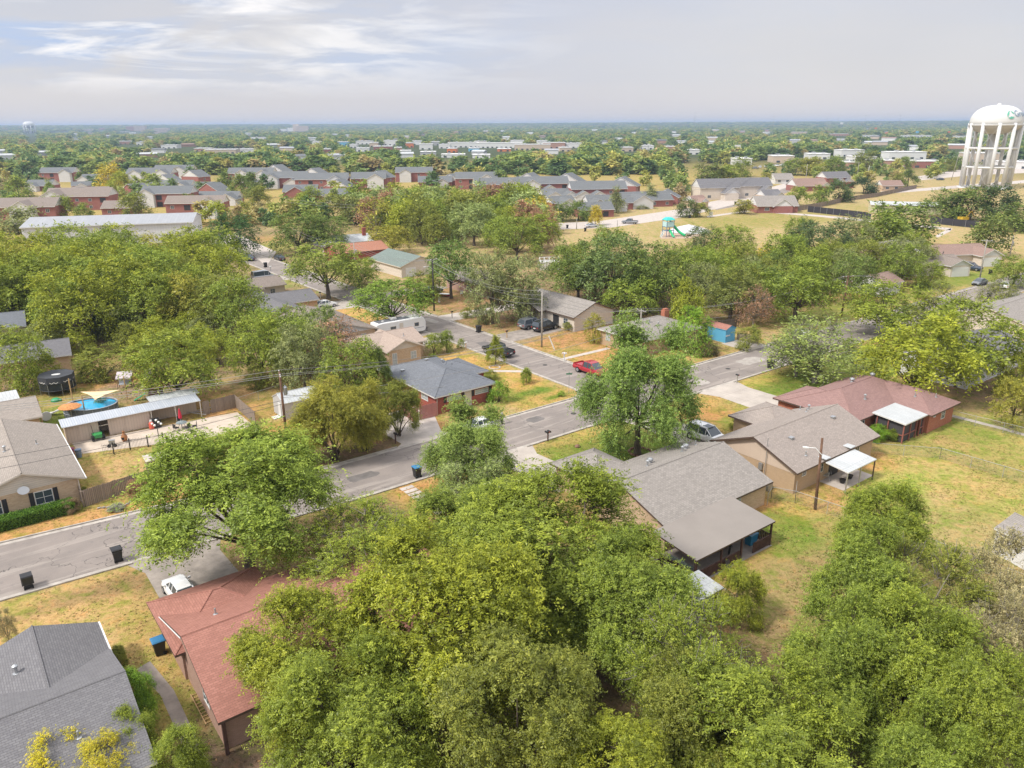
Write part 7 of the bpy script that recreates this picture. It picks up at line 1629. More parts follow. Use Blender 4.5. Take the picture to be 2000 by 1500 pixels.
# ---------------- trees ----------------
def crown_mesh(name, seed, n_leaf, L, kind='round', lobes=16, mat=None):
    """ten metre tree, ten metres wide: leaf blades gathered in clumps on lobes round the limbs"""
    r = np.random.RandomState(seed)
    tf = {'round': .10, 'broad': .17, 'shrub': .0, 'column': .05, 'sparse': .13, 'myrtle': .16, 'pine': .08, 'vase': .30}[kind]
    az = r.rand(lobes) * math.tau + np.arange(lobes) * 2.399; u = np.linspace(-.72, .98, lobes) + r.uniform(-.1, .1, lobes); u = np.clip(u, -.8, 1)
    hr = np.sqrt(1 - np.clip(u, -1, 1) ** 2)
    cz = 10 * (tf + (1 - tf) * .5); sz = 10 * (1 - tf) * .5
    k = r.uniform(.50, .84, lobes); lr = r.uniform(.22, .38, lobes)
    k[::5] *= .55
    if kind in ('broad', 'round', 'sparse', 'vase') and n_leaf > 5000:   # limbs carry separate masses of foliage with gaps between them
        nm = 17 if kind != 'round' else 19; mu = np.linspace(-.45 if kind != 'round' else -.65, .92, nm); ma = r.rand() * math.tau + np.arange(nm) * 2.399 + r.uniform(-.25, .25, nm); mh = np.sqrt(1 - mu ** 2); mk = r.uniform(.56, .74, nm); mk[::6] = .3
        ns = 3; lobes = nm * ns; sd3 = r.normal(size=(nm, ns, 3)); MC = np.stack([np.cos(ma) * mh * mk, np.sin(ma) * mh * mk, mu * mk], 1)
        sd3 = sd3 / np.linalg.norm(sd3, axis=2, keepdims=True) + MC[:, None, :] * .9 + np.array([0, 0, .3]); sd3 /= np.linalg.norm(sd3, axis=2, keepdims=True)
        LC = (MC[:, None, :] + sd3 * r.uniform(.08, .22, (nm, ns, 1))).reshape(-1, 3); az = np.arctan2(LC[:, 1], LC[:, 0]); hr = np.hypot(LC[:, 0], LC[:, 1]); u = LC[:, 2]; k = np.ones(lobes); lr = r.uniform(.19, .31, lobes)
    if kind == 'pine': hr = hr * (1 - (u + .72) / 1.9); lr = lr * .7
    C_ = np.stack([np.cos(az) * hr * k * 5, np.sin(az) * hr * k * 5, cz + u * k * sz], 1)
    LRx = lr * 5 * .95; LRz = lr * sz * .95
    M_ = 17 if n_leaf > 5000 else 9
    if n_leaf < 900: M_ = 5
    cl = []
    for i in range(lobes):
        d = r.normal(size=(M_, 3)); out = C_[i] - np.array([0, 0, cz - .2 * sz]); out = out / (np.linalg.norm(out) + 1e-6)
        d = d / np.linalg.norm(d, axis=1, keepdims=True) + out * .7 + np.array([0, 0, .45]); d /= np.linalg.norm(d, axis=1, keepdims=True)
        q = r.uniform(.70, 1.12, (M_, 1)); cl.append(C_[i] + d * q * np.array([LRx[i], LRx[i], LRz[i]]))
    cl = np.concatenate(cl); nc = len(cl)
    z0_, z1_ = np.percentile(cl[:, 2], 1), np.percentile(cl[:, 2], 99); k_ = 4.6 / np.percentile(np.hypot(cl[:, 0], cl[:, 1]), 96); lo_ = tf * 10 + (.9 if kind not in ('shrub',) else .5)
    for A9 in (cl, C_): A9[:, :2] *= k_; A9[:, 2] = lo_ + (A9[:, 2] - z0_) / (z1_ - z0_) * (9.55 - lo_)
    if kind == 'sparse': cl = cl[r.rand(nc) < .62]; nc = len(cl)
    hi_ = n_leaf > 12000; ps = 11 if hi_ else 5 if n_leaf > 900 else 1
    per = max(1, n_leaf // nc // ps); tintc = r.rand(nc)
    sg = np.array([.44, .44, .34]) * (.95 if hi_ else 1.1 if n_leaf > 900 else 1.5) * r.uniform(.55, 1.3, (nc, 1))
    O = (cl[:, None, :] + r.normal(size=(nc, per, 3)) * sg[:, None, :]).reshape(-1, 3); no = len(O)
    outd = O - np.array([0, 0, cz]); outd = outd / np.maximum(np.linalg.norm(outd, axis=1, keepdims=True), .1)
    loose = (r.rand(no) < .07)[:, None]; O = O + loose * outd * r.rand(no, 1) * .9
    # each twig spray carries several leaves and bends down at its tip
    TD = r.normal(size=(no, 3)) * .65 + outd * .8 + np.array([0, 0, .15]); TD /= np.linalg.norm(TD, axis=1, keepdims=True)
    TL = (L * 3.4 if ps > 1 else 0) * r.uniform(.6, 1.3, (no, 1)); n = no * ps
    tt_ = (np.arange(ps) + .5) / ps; P = O[:, None, :] + TD[:, None, :] * (TL * tt_[None, :])[..., None]
    P[..., 2] -= (tt_ ** 2)[None, :] * TL * .55; P = P.reshape(-1, 3) + r.normal(size=(n, 3)) * L * .12
    P[:, 2] = np.maximum(P[:, 2], .15); outd = np.repeat(outd, ps, 0); TDr = np.repeat(TD, ps, 0)
    side = np.cross(TDr, np.array([0, 0, 1.0])); side /= np.maximum(np.linalg.norm(side, axis=1, keepdims=True), .2); sgn = np.where(np.arange(n) % 2, 1, -1)[:, None]
    D = r.normal(size=(n, 3)) * .38 + side * sgn * .9 + TDr * .5 + np.array([0, 0, -.35]); D /= np.linalg.norm(D, axis=1, keepdims=True)
    Nn = r.normal(size=(n, 3)) * .45 + np.array([0, 0, .8]) + outd * .35; Nn -= D * (Nn * D).sum(1, keepdims=True); Nn /= np.maximum(np.linalg.norm(Nn, axis=1, keepdims=True), 1e-3)
    Sd = np.cross(D, Nn); ll = (L * r.uniform(.6, 1.3, (n, 1))); w = ll * r.uniform(.3, .5, (n, 1)) * .5
    co = np.stack([P, P + D * ll * .5 + Sd * w, P + D * ll, P + D * ll * .45 - Sd * w], 1).reshape(-1, 3)
    me = np_mesh(name, co, np.arange(n * 4).reshape(-1, 4))
    tint = np.clip(np.repeat(tintc, per * ps)[:n] * .48 + np.repeat(r.rand(no), ps) * .37 + r.rand(n) * .2, 0, 1)
    a = me.attributes.new('tint', 'FLOAT', 'POINT'); a.data.foreach_set('value', np.repeat(tint, 4).astype('f'))
    me.materials.append(mat or leaf)
    return me, C_, cl
def trunk_mesh(name, seed, C_, cl, kind, detail=2):
    r = random.Random(seed); mb = MB(); n = 10 if detail == 2 else 6
    fork = {'round': 2.6, 'broad': 2.2, 'shrub': .3, 'column': 5, 'sparse': 2.3, 'myrtle': .2, 'pine': 8, 'vase': 2.6}[kind]
    if kind in ('shrub', 'myrtle'):
        idx_ = list(range(len(C_))); r.shuffle(idx_)
        for i in idx_[:9]:
            c = C_[i]; mb.tube([(r.uniform(-.6, .6), r.uniform(-.6, .6), -.1), (c[0] * .45, c[1] * .45, c[2] * .55), tuple(c)], [.13, .09, .03], n)
    else:
        mb.tube([(0, 0, -.2), (0, 0, .25), (.05, .05, fork * .6), (0, .1, fork)], [.46, .33, .27, .24], n)
        if kind in ('column', 'pine'): mb.tube([(0, .1, fork - .1), (0, 0, 9)], [.2, .05], n)
        order = sorted(range(len(C_)), key=lambda i: C_[i][2])
        for j, i in enumerate(order[::3 if detail < 2 else 4]):
            c = Vector(C_[i]); s = Vector((0, .1, fork - .15 + r.uniform(-.2, .3))); m_ = s.lerp(c, .5) + Vector((0, 0, -.3 + r.uniform(-.2, .4)))
            mb.tube([s, m_, c], [.12, .075, .02], max(5, n - 3))
    if detail == 2 or kind == 'sparse':
        for i in range(0, len(cl), 2 if kind == 'sparse' else 5):
            c = Vector(cl[i]); b = Vector(min(C_, key=lambda q: (Vector(q) - c).length)); e = c + (c - b).normalized() * (.9 if kind == 'sparse' else .2)
            m_ = b.lerp(e, .5) + Vector((r.uniform(-.25, .25), r.uniform(-.25, .25), r.uniform(-.2, .2))); mb.tube([b, m_, e], [.04, .03, .012], 4, False)
    return mb
PROTO = {}
def proto(kind, lod, var):
    key = (kind, lod, var)
    if key in PROTO: return PROTO[key]
    n, L = {'hi': (130000, .165), 'mid': (16000, .40), 'lo': (3600, .85)}[lod]
    if kind == 'sparse': n = int(n * .42)
    if kind in ('shrub', 'myrtle'): n = int(n * .9)
    sd_ = hash((len(kind) * 7 + var * 31)) % 1000 + {'hi': 0, 'mid': 1, 'lo': 2}[lod]
    nm = {'pine': 'conifer'}.get(kind, kind)
    me, C_, cl = crown_mesh('crown', sd_, n, L, kind, {'hi': 32, 'mid': 26, 'lo': 16}[lod] + (5 if kind == 'broad' else 0))
    root = bpy.data.objects.new('tree', None); cr = bpy.data.objects.new('crown', me); cr.parent = root
    tb_ = trunk_mesh('trunk', sd_, C_, cl, kind, 2 if lod == 'hi' else 1)
    tm_ = bpy.data.meshes.new('trunk'); tm_.from_pydata(tb_.v, [], tb_.f); tm_.materials.append(bark_pale if kind == 'sparse' else bark)
    tm_.polygons.foreach_set('use_smooth', [True] * len(tm_.polygons)); uvbox(tm_)
    PROTO[key] = (me, tm_); bpy.data.objects.remove(root); bpy.data.objects.remove(cr)
    return PROTO[key]
NT = [0]
def put_tree(x, y, h, w, kind, colr, label, name='tree', group=None, cat='tree', seed=None):
    NT[0] += 1; r = random.Random(NT[0] * 13 + 5); d = math.hypot(x, y)
    lod = 'hi' if d < 92 else 'mid' if d < 235 else 'lo'
    var = r.randrange(3 if lod != 'lo' else 4)
    cm, tm_ = proto(kind, lod, var)
    o = bpy.data.objects.new(name, None); C.objects.link(o); o.location = (x, y, 0); o.rotation_euler = (0, 0, r.uniform(0, math.tau)); o.scale = (w / 10, w / 10 * r.uniform(.92, 1.08), h / 10)
    tag(o, label, cat, group)
    c = bpy.data.objects.new('crown', cm); C.objects.link(c); c.parent = o
    k = r.uniform(.92, 1.08); c.color = (colr[0] * k, colr[1] * k, colr[2] * k, 1)
    t_ = bpy.data.objects.new('trunk', tm_); C.objects.link(t_); t_.parent = o
    return o
YG = (.28, .315, .03); LG = (.235, .29, .035); MG = (.22, .285, .04); DG = (.165, .225, .045); OL = (.225, .25, .04); GG = (.25, .28, .10); YE = (.50, .41, .035); OY = (.33, .32, .045); PG_ = (.30, .37, .12); RB = (.34, .20, .11); ST = (.36, .32, .15); BG = (.20, .34, .03)
def T(cx, ty, by, wpx, kind, colr, label, name=None, **kw):
    bx = cx + (1000 - cx) * (by - ty) * .5 / 4400
    x, y = g(bx, by); w = wpx * depth(x, y, 5) / F; h = height_at(x, y, ty + wpx * .03, bx)
    put_tree(x, y, h, w, kind, colr, label, name or ('shrub' if kind == 'shrub' else 'tree'), cat='shrub' if kind == 'shrub' else 'tree', **kw); TREES.append((x, y, w / 2))
TREES = []
Z_ = [
 (1078, 925, 1228, 415, 'broad', LG, 'tall bright green tree over the near corner of the broad grey roof'),
 (880, 1035, 1390, 395, 'broad', YG, 'largest yellow-green tree in the middle of the foreground canopy'),
 (600, 1165, 1420, 275, 'broad', YG, 'yellow-green tree overhanging the faded red roof'),
 (1240, 1060, 1345, 270, 'broad', MG, 'green tree at the porch end of the foreground canopy'),
 (690, 1290, 1560, 345, 'round', LG, 'green tree at the bottom edge left of centre'),
 (1010, 1235, 1560, 320, 'broad', OL, 'olive tree in the bottom middle of the canopy'),
 (705, 985, 1170, 240, 'sparse', LG, 'light loose tree between the left street tree and the big canopy'),
 (905, 945, 1130, 220, 'round', MG, 'darker green tree at the top of the foreground canopy'),
 (918, 788, 975, 160, 'round', (.23, .31, .065), 'grey-green tree standing over the kerb at the centre'),
 (925, 880, 1010, 150, 'sparse', PG_, 'pale loose-leaved tree below the grey-green kerb tree'),
 (474, 838, 1125, 360, 'vase', (.235, .31, .045), 'big leafy street tree beside the bottom-left driveway'),
 (1252, 630, 888, 236, 'round', (.19, .28, .055), 'big round grey-green tree on the lawn at the centre right'),
 (1360, 1185, 1470, 270, 'sparse', LG, 'loose green tree right of the foreground canopy'),
 (1500, 1315, 1590, 360, 'round', LG, 'broad green tree with dead twigs along the bottom right'),
 (1190, 1425, 1650, 290, 'broad', YG, 'bright yellow-green treetop at the bottom edge'),
 (1345, 1300, 1560, 240, 'round', OL, 'olive treetop between the two bottom-right green trees'),
 (1722, 938, 1130, 180, 'broad', LG, 'upright green tree in the back garden right of the brown pole'),
 (1695, 1035, 1290, 205, 'broad', MG, 'dense green tree at the left of the right-hand clump'),
 (1790, 1060, 1300, 250, 'sparse', OL, 'twiggy olive tree at the right of the right-hand clump'),
 (1645, 1170, 1430, 205, 'round', MG, 'lower left tree of the right-hand clump'),
 (1780, 1165, 1450, 265, 'broad', LG, 'broad lower tree of the right-hand clump'),
 (1910, 1285, 1560, 225, 'broad', LG, 'yellow-green tree in the bottom right corner'),
 (1965, 1050, 1290, 180, 'sparse', ST, 'feathery straw-green tree at the right edge'),
 (1930, 1160, 1400, 200, 'sparse', ST, 'thin grey-twigged tree above the bottom right corner'),
 (1800, 1390, 1600, 220, 'round', MG, 'dark green treetop at the bottom edge right of centre'),
 (1440, 1105, 1215, 100, 'shrub', YG, 'loose yellow-green bush beside the back fence'),
 (272, 1305, 1420, 80, 'shrub', BG, 'bright green shrub along the charcoal roof edge'),
 (345, 1420, 1530, 110, 'shrub', LG, 'green shrub between the charcoal and faded red roofs'),
 (265, 1385, 1500, 90, 'shrub', LG, 'bright low shrub under the charcoal roof at the bottom'),
 (232, 1262, 1300, 34, 'shrub', OL, 'little olive bush at the corner of the charcoal roof'),
 (650, 740, 898, 150, 'myrtle', OY, 'left multi-stemmed crape myrtle by the street'),
 (605, 795, 902, 90, 'myrtle', OY, 'lower left crape myrtle near the tall brown pole'),
 (705, 745, 880, 120, 'myrtle', OY, 'middle golden-tipped crape myrtle by the street'),
 (778, 745, 850, 95, 'myrtle', OL, 'right crape myrtle beside the pale driveway'),
 (690, 655, 790, 115, 'round', MG, 'mid-green tree behind the crape myrtles'),
 (735, 672, 775, 60, 'column', DG, 'dark cedar-like tree beside the light brown house'),
 (590, 625, 770, 110, 'round', GG, 'tree with a red-tinged top behind the pale grey shed'),
 (650, 620, 735, 120, 'sparse', RB, 'thin reddish tree above the mid-green one'),
 (505, 620, 745, 120, 'broad', LG, 'leafy green tree right of the pool yard'),
 (540, 600, 720, 100, 'round', MG, 'darker tree beside the reddish one'),
 (342, 640, 785, 160, 'broad', LG, 'drooping light green tree over the playhouse'),
 (300, 640, 740, 90, 'round', YG, 'yellow-green tree behind the white cabinet'),
 (200, 672, 735, 110, 'shrub', OL, 'broad low sumac thicket behind the back fence'),
 (35, 640, 760, 110, 'shrub', LG, 'large bush at the left edge beside the trampoline'),
 (85, 690, 752, 60, 'shrub', YG, 'yellow-green bush just left of the trampoline'),
 (500, 705, 760, 50, 'shrub', OL, 'low bush in the orange side yard'),
 (458, 414, 502, 88, 'round', (.06, .13, .03), 'dense dark green round tree at the upper left street'),
 (580, 412, 495, 110, 'broad', DG, 'dark spreading oak beside the pale lamp-arm pole'),
 (640, 420, 490, 90, 'broad', DG, 'dark oak just right of the spreading one'),
 (637, 466, 583, 145, 'vase', (.22, .27, .045), 'broad tree with a clear trunk beside the white sedan'),
 (765, 545, 640, 148, 'vase', (.2, .30, .04), 'flat-topped bright green tree with a thick trunk by the travel trailer'),
 (700, 500, 560, 90, 'round', MG, 'bushy tree below the rust-roofed house'),
 (880, 466, 583, 105, 'vase', (.16, .24, .05), 'green tree with a bare trunk by the red and white boat'),
 (830, 530, 590, 70, 'round', OL, 'olive tree left of the black lamp pole'),
 (962, 492, 632, 100, 'round', GG, 'left olive-green dense tree above the dark cars'),
 (1015, 498, 628, 110, 'round', GG, 'right olive-green dense tree above the dark cars'),
 (935, 595, 633, 36, 'shrub', GG, 'round grey-green bush beside the far kerb'),
 (912, 600, 620, 30, 'shrub', OL, 'smaller bush left of the round grey-green one'),
 (1130, 470, 590, 110, 'broad', DG, 'left dark oak behind the weathered-roof house'),
 (1200, 455, 600, 150, 'broad', (.15, .21, .06), 'tallest dark oak in the centre right woods'),
 (1275, 470, 610, 130, 'broad', DG, 'right dark oak of the tall group'),
 (1235, 540, 620, 110, 'round', MG, 'lower tree in front of the tall dark oaks'),
 (1160, 613, 668, 40, 'shrub', OY, 'round yellow-green bush at the front of the low beige house'),
 (1110, 628, 645, 24, 'shrub', OL, 'low hedge bush by the weathered-roof house wall'),
 (1345, 545, 660, 70, 'column', YG, 'tall slim yellow-green tree beside the chimney house'),
 (1355, 600, 692, 70, 'shrub', BG, 'bright vine-covered bush right of the chimney house'),
 (1382, 655, 694, 50, 'shrub', (.14, .13, .05), 'dark reddish rounded bush beside the blue shed driveway'),
 (1462, 636, 680, 56, 'shrub', OL, 'rounded olive bush right of the blue shed'),
 (1430, 520, 625, 120, 'broad', (.20, .23, .05), 'yellow-green tree behind the blue shed'),
 (1475, 560, 640, 70, 'sparse', RB, 'brownish thin tree above the board fence'),
 (1560, 502, 625, 150, 'broad', MG, 'broad green tree left of the double-crossarm pole'),
 (1672, 492, 590, 80, 'round', DG, 'dark round tree behind the double-crossarm pole'),
 (1600, 618, 748, 190, 'sparse', (.24, .30, .075), 'wide grey-green tree with bare twigs over the right lawn'),
 (1560, 640, 735, 110, 'sparse', (.24, .30, .075), 'thin left side tree over the white carport car'),
 (1795, 610, 785, 195, 'broad', YG, 'bright yellow-green tree with orange tips beside the wine roof'),
 (1885, 586, 755, 190, 'broad', LG, 'large green tree before the white-walled house'),
 (1745, 545, 660, 170, 'broad', LG, 'wide light green tree below the small white-gabled house'),
 (1840, 560, 680, 120, 'sparse', OL, 'thinner olive tree between the two wide right-hand trees'),
 (1978, 680, 770, 70, 'round', YG, 'yellow-green tree on the right edge by the white-walled house'),
 (1985, 738, 835, 80, 'round', OY, 'rounded golden tree at the right edge'),
 (1950, 548, 608, 80, 'sparse', OL, 'small thin tree with a short trunk beside the right road'),
 (1985, 500, 560, 80, 'round', MG, 'green tree at the right edge over the road'),
 (1930, 420, 500, 74, 'round', (.18, .22, .05), 'round tree alone in the field right of the garage house'),
 (1845, 372, 425, 70, 'round', DG, 'left dark tree below the water tower'),
 (1900, 368, 430, 74, 'round', DG, 'middle dark tree below the water tower'),
 (1950, 366, 432, 70, 'round', (.09, .14, .04), 'right dark tree below the water tower'),
 (1990, 400, 452, 70, 'round', DG, 'rounded dark tree at the right edge beside the screen fence'),
 (1660, 660, 690, 30, 'shrub', LG, 'small shrub near the right edge of the lawn'),
 (968, 655, 712, 34, 'pine', YG, 'slim bright sapling in front of the black pickup'),
 (1028, 718, 748, 28, 'pine', LG, 'little upright conifer on the corner lawn'),
 (973, 742, 785, 42, 'shrub', BG, 'round bright green bush at the corner of the slate-roofed house'),
 (958, 722, 742, 38, 'shrub', OL, 'low olive shrub beside the slate roof edge'),
 (958, 768, 786, 18, 'shrub', YG, 'small yellow-green shrub before the red brick corner'),
 (925, 765, 785, 26, 'shrub', MG, 'small shrub against the red brick wall'),
 (1096, 762, 774, 14, 'shrub', BG, 'tiny bright shrub near the street corner sign'),
 (848, 650, 692, 42, 'myrtle', LG, 'small multi-stem tree left of the two lawn saplings'),
 (872, 645, 688, 30, 'column', MG, 'slim sapling on the lawn above the slate roof'),
 (900, 660, 680, 16, 'shrub', LG, 'tiny sapling beside the brick mailbox'),
 (845, 690, 704, 22, 'shrub', MG, 'low shrub at the corner of the light brown house'),
 (850, 790, 812, 0.1, 'shrub', MG, 'hidden'),
 (1440, 818, 838, 34, 'shrub', (.22, .24, .03), 'yellow-tipped hedge between the SUV and the tan roof'),
 (1712, 830, 860, 42, 'shrub', BG, 'left clipped bush beside the screen porch'),
 (1738, 832, 858, 36, 'shrub', MG, 'right clipped bush beside the screen porch'),
 (270, 935, 975, 40, 'shrub', RB, 'reddish rose bush beside the wooden hut'),
 (297, 940, 972, 30, 'shrub', BG, 'bright green vine right of the rose bush'),
 (160, 950, 968, 22, 'shrub', OL, 'small bush at the corner of the cream brick house'),
 (138, 975, 1000, 34, 'shrub', (.26, .19, .1), 'dried brown bush at the end of the clipped hedge'),
 (225, 985, 996, 34, 'shrub', (.35, .36, .25), 'pale flowering plants in front of the plank fence'),
 (195, 770, 800, 26, 'shrub', MG, 'tall weeds against the right end of the pool'),
 (12, 1190, 1260, 40, 'sparse', ST, 'bare twiggy shrub at the left edge above the charcoal roof'),
 (120, 1430, 1560, 140, 'sparse', (.62, .55, .03), 'dry seed-headed tree with yellow leaf clumps at the bottom left'),
 (210, 1440, 1570, 130, 'sparse', (.58, .52, .04), 'second yellow-clumped dry tree over the charcoal roof'),
 # middle distance, picked out
 (30, 380, 425, 60, 'round', MG, 'green tree by the white van at the left edge'), (33, 345, 385, 50, 'pine', MG, 'leftmost conifer in the dry field'), (95, 352, 388, 26, 'pine', MG, 'slim conifer before the balcony block'),
 (10, 350, 380, 40, 'round', ST, 'greyish tree at the far left edge'), (118, 385, 430, 44, 'round', LG, 'bright green tree before the brown-roofed block'), (30, 405, 455, 70, 'round', GG, 'dull green tree at the left end of the warehouse'),
 (215, 322, 375, 46, 'round', YE, 'golden yellow tree standing tall above the apartments'), (230, 335, 380, 34, 'round', YG, 'yellow-green tree just right of the golden one'), (262, 380, 425, 50, 'round', OL, 'rounded olive tree between the brick blocks'),
 (165, 398, 435, 30, 'round', MG, 'small green tree behind the warehouse roof'), (340, 372, 400, 24, 'round', BG, 'small bright tree beside the white balcony'), (370, 380, 410, 34, 'round', DG, 'dark bushy tree right of the white balcony'),
 (395, 355, 378, 28, 'round', DG, 'dark round tree left of the conifers'), (440, 335, 375, 36, 'pine', DG, 'dark conifer left of the long central block'), (470, 342, 385, 36, 'pine', MG, 'conifer before the long central block'), (495, 340, 388, 34, 'pine', DG, 'second conifer before the long central block'),
 (430, 395, 440, 60, 'round', YG, 'bright yellow-green tree left of the lamp-arm pole'), (505, 365, 400, 40, 'round', OL, 'olive tree in front of the wide brick gable'), (600, 365, 405, 50, 'round', LG, 'light green tree right of the wide brick gable'),
 (520, 395, 430, 40, 'sparse', ST, 'thin pale tree in front of the apartments'), (560, 392, 432, 50, 'round', OL, 'olive tree on the verge in front of the apartments'), (480, 395, 432, 30, 'round', YG, 'golden tree on the verge in front of the apartments'),
 (650, 380, 425, 50, 'round', OL, 'olive tree right of the verge trees'), (690, 385, 440, 60, 'round', (.19, .21, .05), 'yellow-olive tree at the edge of the middle woods'), (735, 390, 465, 70, 'sparse', OY, 'pale-limbed golden tree above the silvery white roof'),
 (765, 440, 495, 80, 'round', OY, 'golden-olive tree beside the green-roofed house'), (860, 395, 470, 70, 'round', MG, 'green tree in the middle woods above the green roof'), (925, 395, 480, 90, 'round', PG_, 'pale soft green tree in the middle woods'),
 (1010, 420, 510, 95, 'broad', MG, 'tall green tree before the clearing'), (1035, 385, 450, 80, 'sparse', YE, 'yellow tree with white limbs beside the dark bushes'), (1062, 388, 432, 10, 'column', YE, 'narrow yellow edge tree by the white-limbed tree'),
 (1100, 396, 432, 40, 'round', DG, 'left dark green bush-like tree by the wide road'), (1130, 394, 430, 40, 'round', DG, 'right dark green bush-like tree by the wide road'), (1163, 402, 440, 24, 'column', YE, 'narrow golden sapling beside the wide road'),
 (1205, 368, 416, 34, 'pine', GG, 'grey-green pine before the white garages'), (1270, 362, 402, 30, 'pine', GG, 'narrow pine beside the white double garage'), (1250, 398, 408, 26, 'shrub', GG, 'clipped hedge beside the white double garage'),
 (1342, 390, 424, 36, 'round', (.13, .17, .05), 'left of the two park trees by the path'), (1368, 396, 424, 30, 'round', OL, 'right of the two park trees by the path'), (1455, 390, 418, 34, 'round', OY, 'lone golden-green tree on the park path'),
 (1560, 365, 402, 36, 'round', MG, 'green tree left of the low brick house roof'), (1605, 363, 400, 34, 'round', MG, 'green tree by the fence between the houses'), (1640, 352, 395, 40, 'round', (.10, .16, .04), 'rounded tree beside the curving timber fence'), (1688, 347, 378, 46, 'round', (.05, .09, .03), 'nearly black round tree by the small brown-roofed house'),
 (1755, 340, 366, 20, 'round', OL, 'pale olive tree by the far street'), (1775, 333, 364, 32, 'pine', DG, 'dark conifer beside the pale olive tree'), (1693, 296, 334, 46, 'round', (.24, .27, .06), 'big pale yellow-green round tree before the white warehouse'),
 (1770, 307, 330, 26, 'round', MG, 'small tree in front of the white store'), (1855, 312, 335, 24, 'round', OL, 'small tree left of the tower legs'), (1875, 306, 332, 24, 'round', DG, 'dark tree beside the tower legs'),
 (1140, 298, 330, 24, 'round', LG, 'round light tree just right of the mall'), (1445, 310, 345, 40, 'round', LG, 'light tree above the charcoal-roofed houses'), (1495, 338, 362, 20, 'round', OY, 'small golden tree by the grey-roofed garage'), (1385, 320, 362, 60, 'round', (.18, .22, .05), 'yellow-green tree left behind the charcoal roofs'), (1420, 325, 362, 50, 'round', LG, 'second yellow-green tree behind the charcoal roofs'),
 (1580, 308, 342, 50, 'round', OY, 'golden-brown tree among the shops on the right'), (1555, 310, 342, 40, 'round', MG, 'green tree beside the golden-brown one'), (1625, 305, 340, 40, 'round', MG, 'green tree left of the long white shed'),
 (1190, 440, 500, 70, 'round', MG, 'rounded tree below the far road left of the playground'), (1375, 440, 500, 70, 'round', (.12, .17, .05), 'tree just below the playground'), (1430, 440, 505, 80, 'round', MG, 'rounded tree on the park edge'), (1500, 478, 530, 40, 'round', YE, 'golden yellow bush in the park edge woods'),
 (1530, 455, 540, 90, 'round', MG, 'green tree right of the golden bush'), (1600, 428, 520, 110, 'round', (.12, .17, .06), 'tall grey-green tree on the park edge'), (1560, 425, 500, 60, 'round', MG, 'tree left of the tall grey-green one'), (1660, 420, 510, 90, 'round', GG, 'greyish tree right of the tall grey-green one'),
 (1715, 415, 490, 90, 'round', MG, 'dark green tree near the pale path end'), (1765, 398, 480, 100, 'round', DG, 'largest dark tree at the right of the park edge'), (1785, 450, 530, 80, 'broad', LG, 'light green tree over the grey garage roof'), (1815, 510, 560, 60, 'shrub', LG, 'bushy tree below the smaller white garage'),
]
for z in Z_:
    if z[6] == 'hidden': continue
    T(*z)
# clipped hedge in front of the cream house
hg = thing('hedge', 'long clipped green hedge in front of the cream brick house', 'hedge', *at(.4, 76.0), TH)
r_ = np.random.RandomState(4); n_ = 30000; Lh, Wh, Hh = 6.0, .62, 1.05
f_ = r_.randint(0, 4, n_); P = np.stack([r_.uniform(-Lh, Lh, n_), r_.uniform(-Wh, Wh, n_), r_.uniform(.05, Hh, n_)], 1)
P[f_ == 0, 2] = Hh; P[f_ == 1, 1] = -Wh; P[f_ == 2, 2] = Hh; e_ = f_ == 3; P[e_, 1] = Wh; P += r_.normal(size=P.shape) * .05
D = r_.normal(size=P.shape) + np.array([0, 0, .6]); D /= np.linalg.norm(D, axis=1, keepdims=True); S_ = np.cross(D, r_.normal(size=P.shape)); S_ /= np.linalg.norm(S_, axis=1, keepdims=True)
co = np.stack([P, P + D * .06 + S_ * .035, P + D * .13, P + D * .06 - S_ * .035], 1).reshape(-1, 3)
hm = np_mesh('hedge_foliage', co, np.arange(n_ * 4).reshape(-1, 4)); a = hm.attributes.new('tint', 'FLOAT', 'POINT'); a.data.foreach_set('value', np.repeat(r_.rand(n_), 4).astype('f')); hm.materials.append(leaf)
ho = bpy.data.objects.new('foliage', hm); C.objects.link(ho); ho.parent = hg; ho.color = (.12, .24, .03, 1)
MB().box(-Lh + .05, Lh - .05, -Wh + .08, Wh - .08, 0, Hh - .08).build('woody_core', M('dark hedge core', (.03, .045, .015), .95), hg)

# grass tufts, weeds and fallen leaves on the nearer open ground
r_ = np.random.RandomState(31); n_ = 150000; A9 = r_.uniform(-12, 112, n_); B9 = r_.uniform(14, 125, n_); okk = np.ones(n_, bool)
for a0, a1, b0, b1 in HRECT: okk &= ~((A9 > a0 + .3) & (A9 < a1 - .3) & (B9 > b0 + .3) & (B9 < b1 - .3))
okk &= ~((B9 > 61.3) & (B9 < 70.9 + 2.9 * np.clip((30 - A9) / 30, 0, 2)) & ((A9 > 28) | (B9 > 61.3 + 1.5 * np.clip((30 - A9) / 30, 0, 2)))) & ~((A9 > 65.6) & (A9 < 74.6) & (B9 > 66))
for poly in PAVED:
    pa = np.array(poly, float)
    if pa[:, 1].min() > 150: continue
    c9 = np.zeros(n_, bool)
    for i in range(len(pa)):
        (x1, y1), (x2, y2) = pa[i], pa[(i + 1) % len(pa)]
        if y1 != y2: c9 ^= ((y1 > B9) != (y2 > B9)) & (A9 < (x2 - x1) * (B9 - y1) / (y2 - y1) + x1)
    okk &= ~c9
A9, B9 = A9[okk], B9[okk]; X9 = A9 * math.cos(TH) - B9 * math.sin(TH); Y9 = A9 * math.sin(TH) + B9 * math.cos(TH)
kk = (vnoise(X9, Y9, 2.3, 41) * .6 + vnoise(X9, Y9, .9, 42) * .4) > .45; kk &= (Y9 > 24) & (np.abs(X9) < 72); X9, Y9 = X9[kk], Y9[kk]; n_ = len(X9)
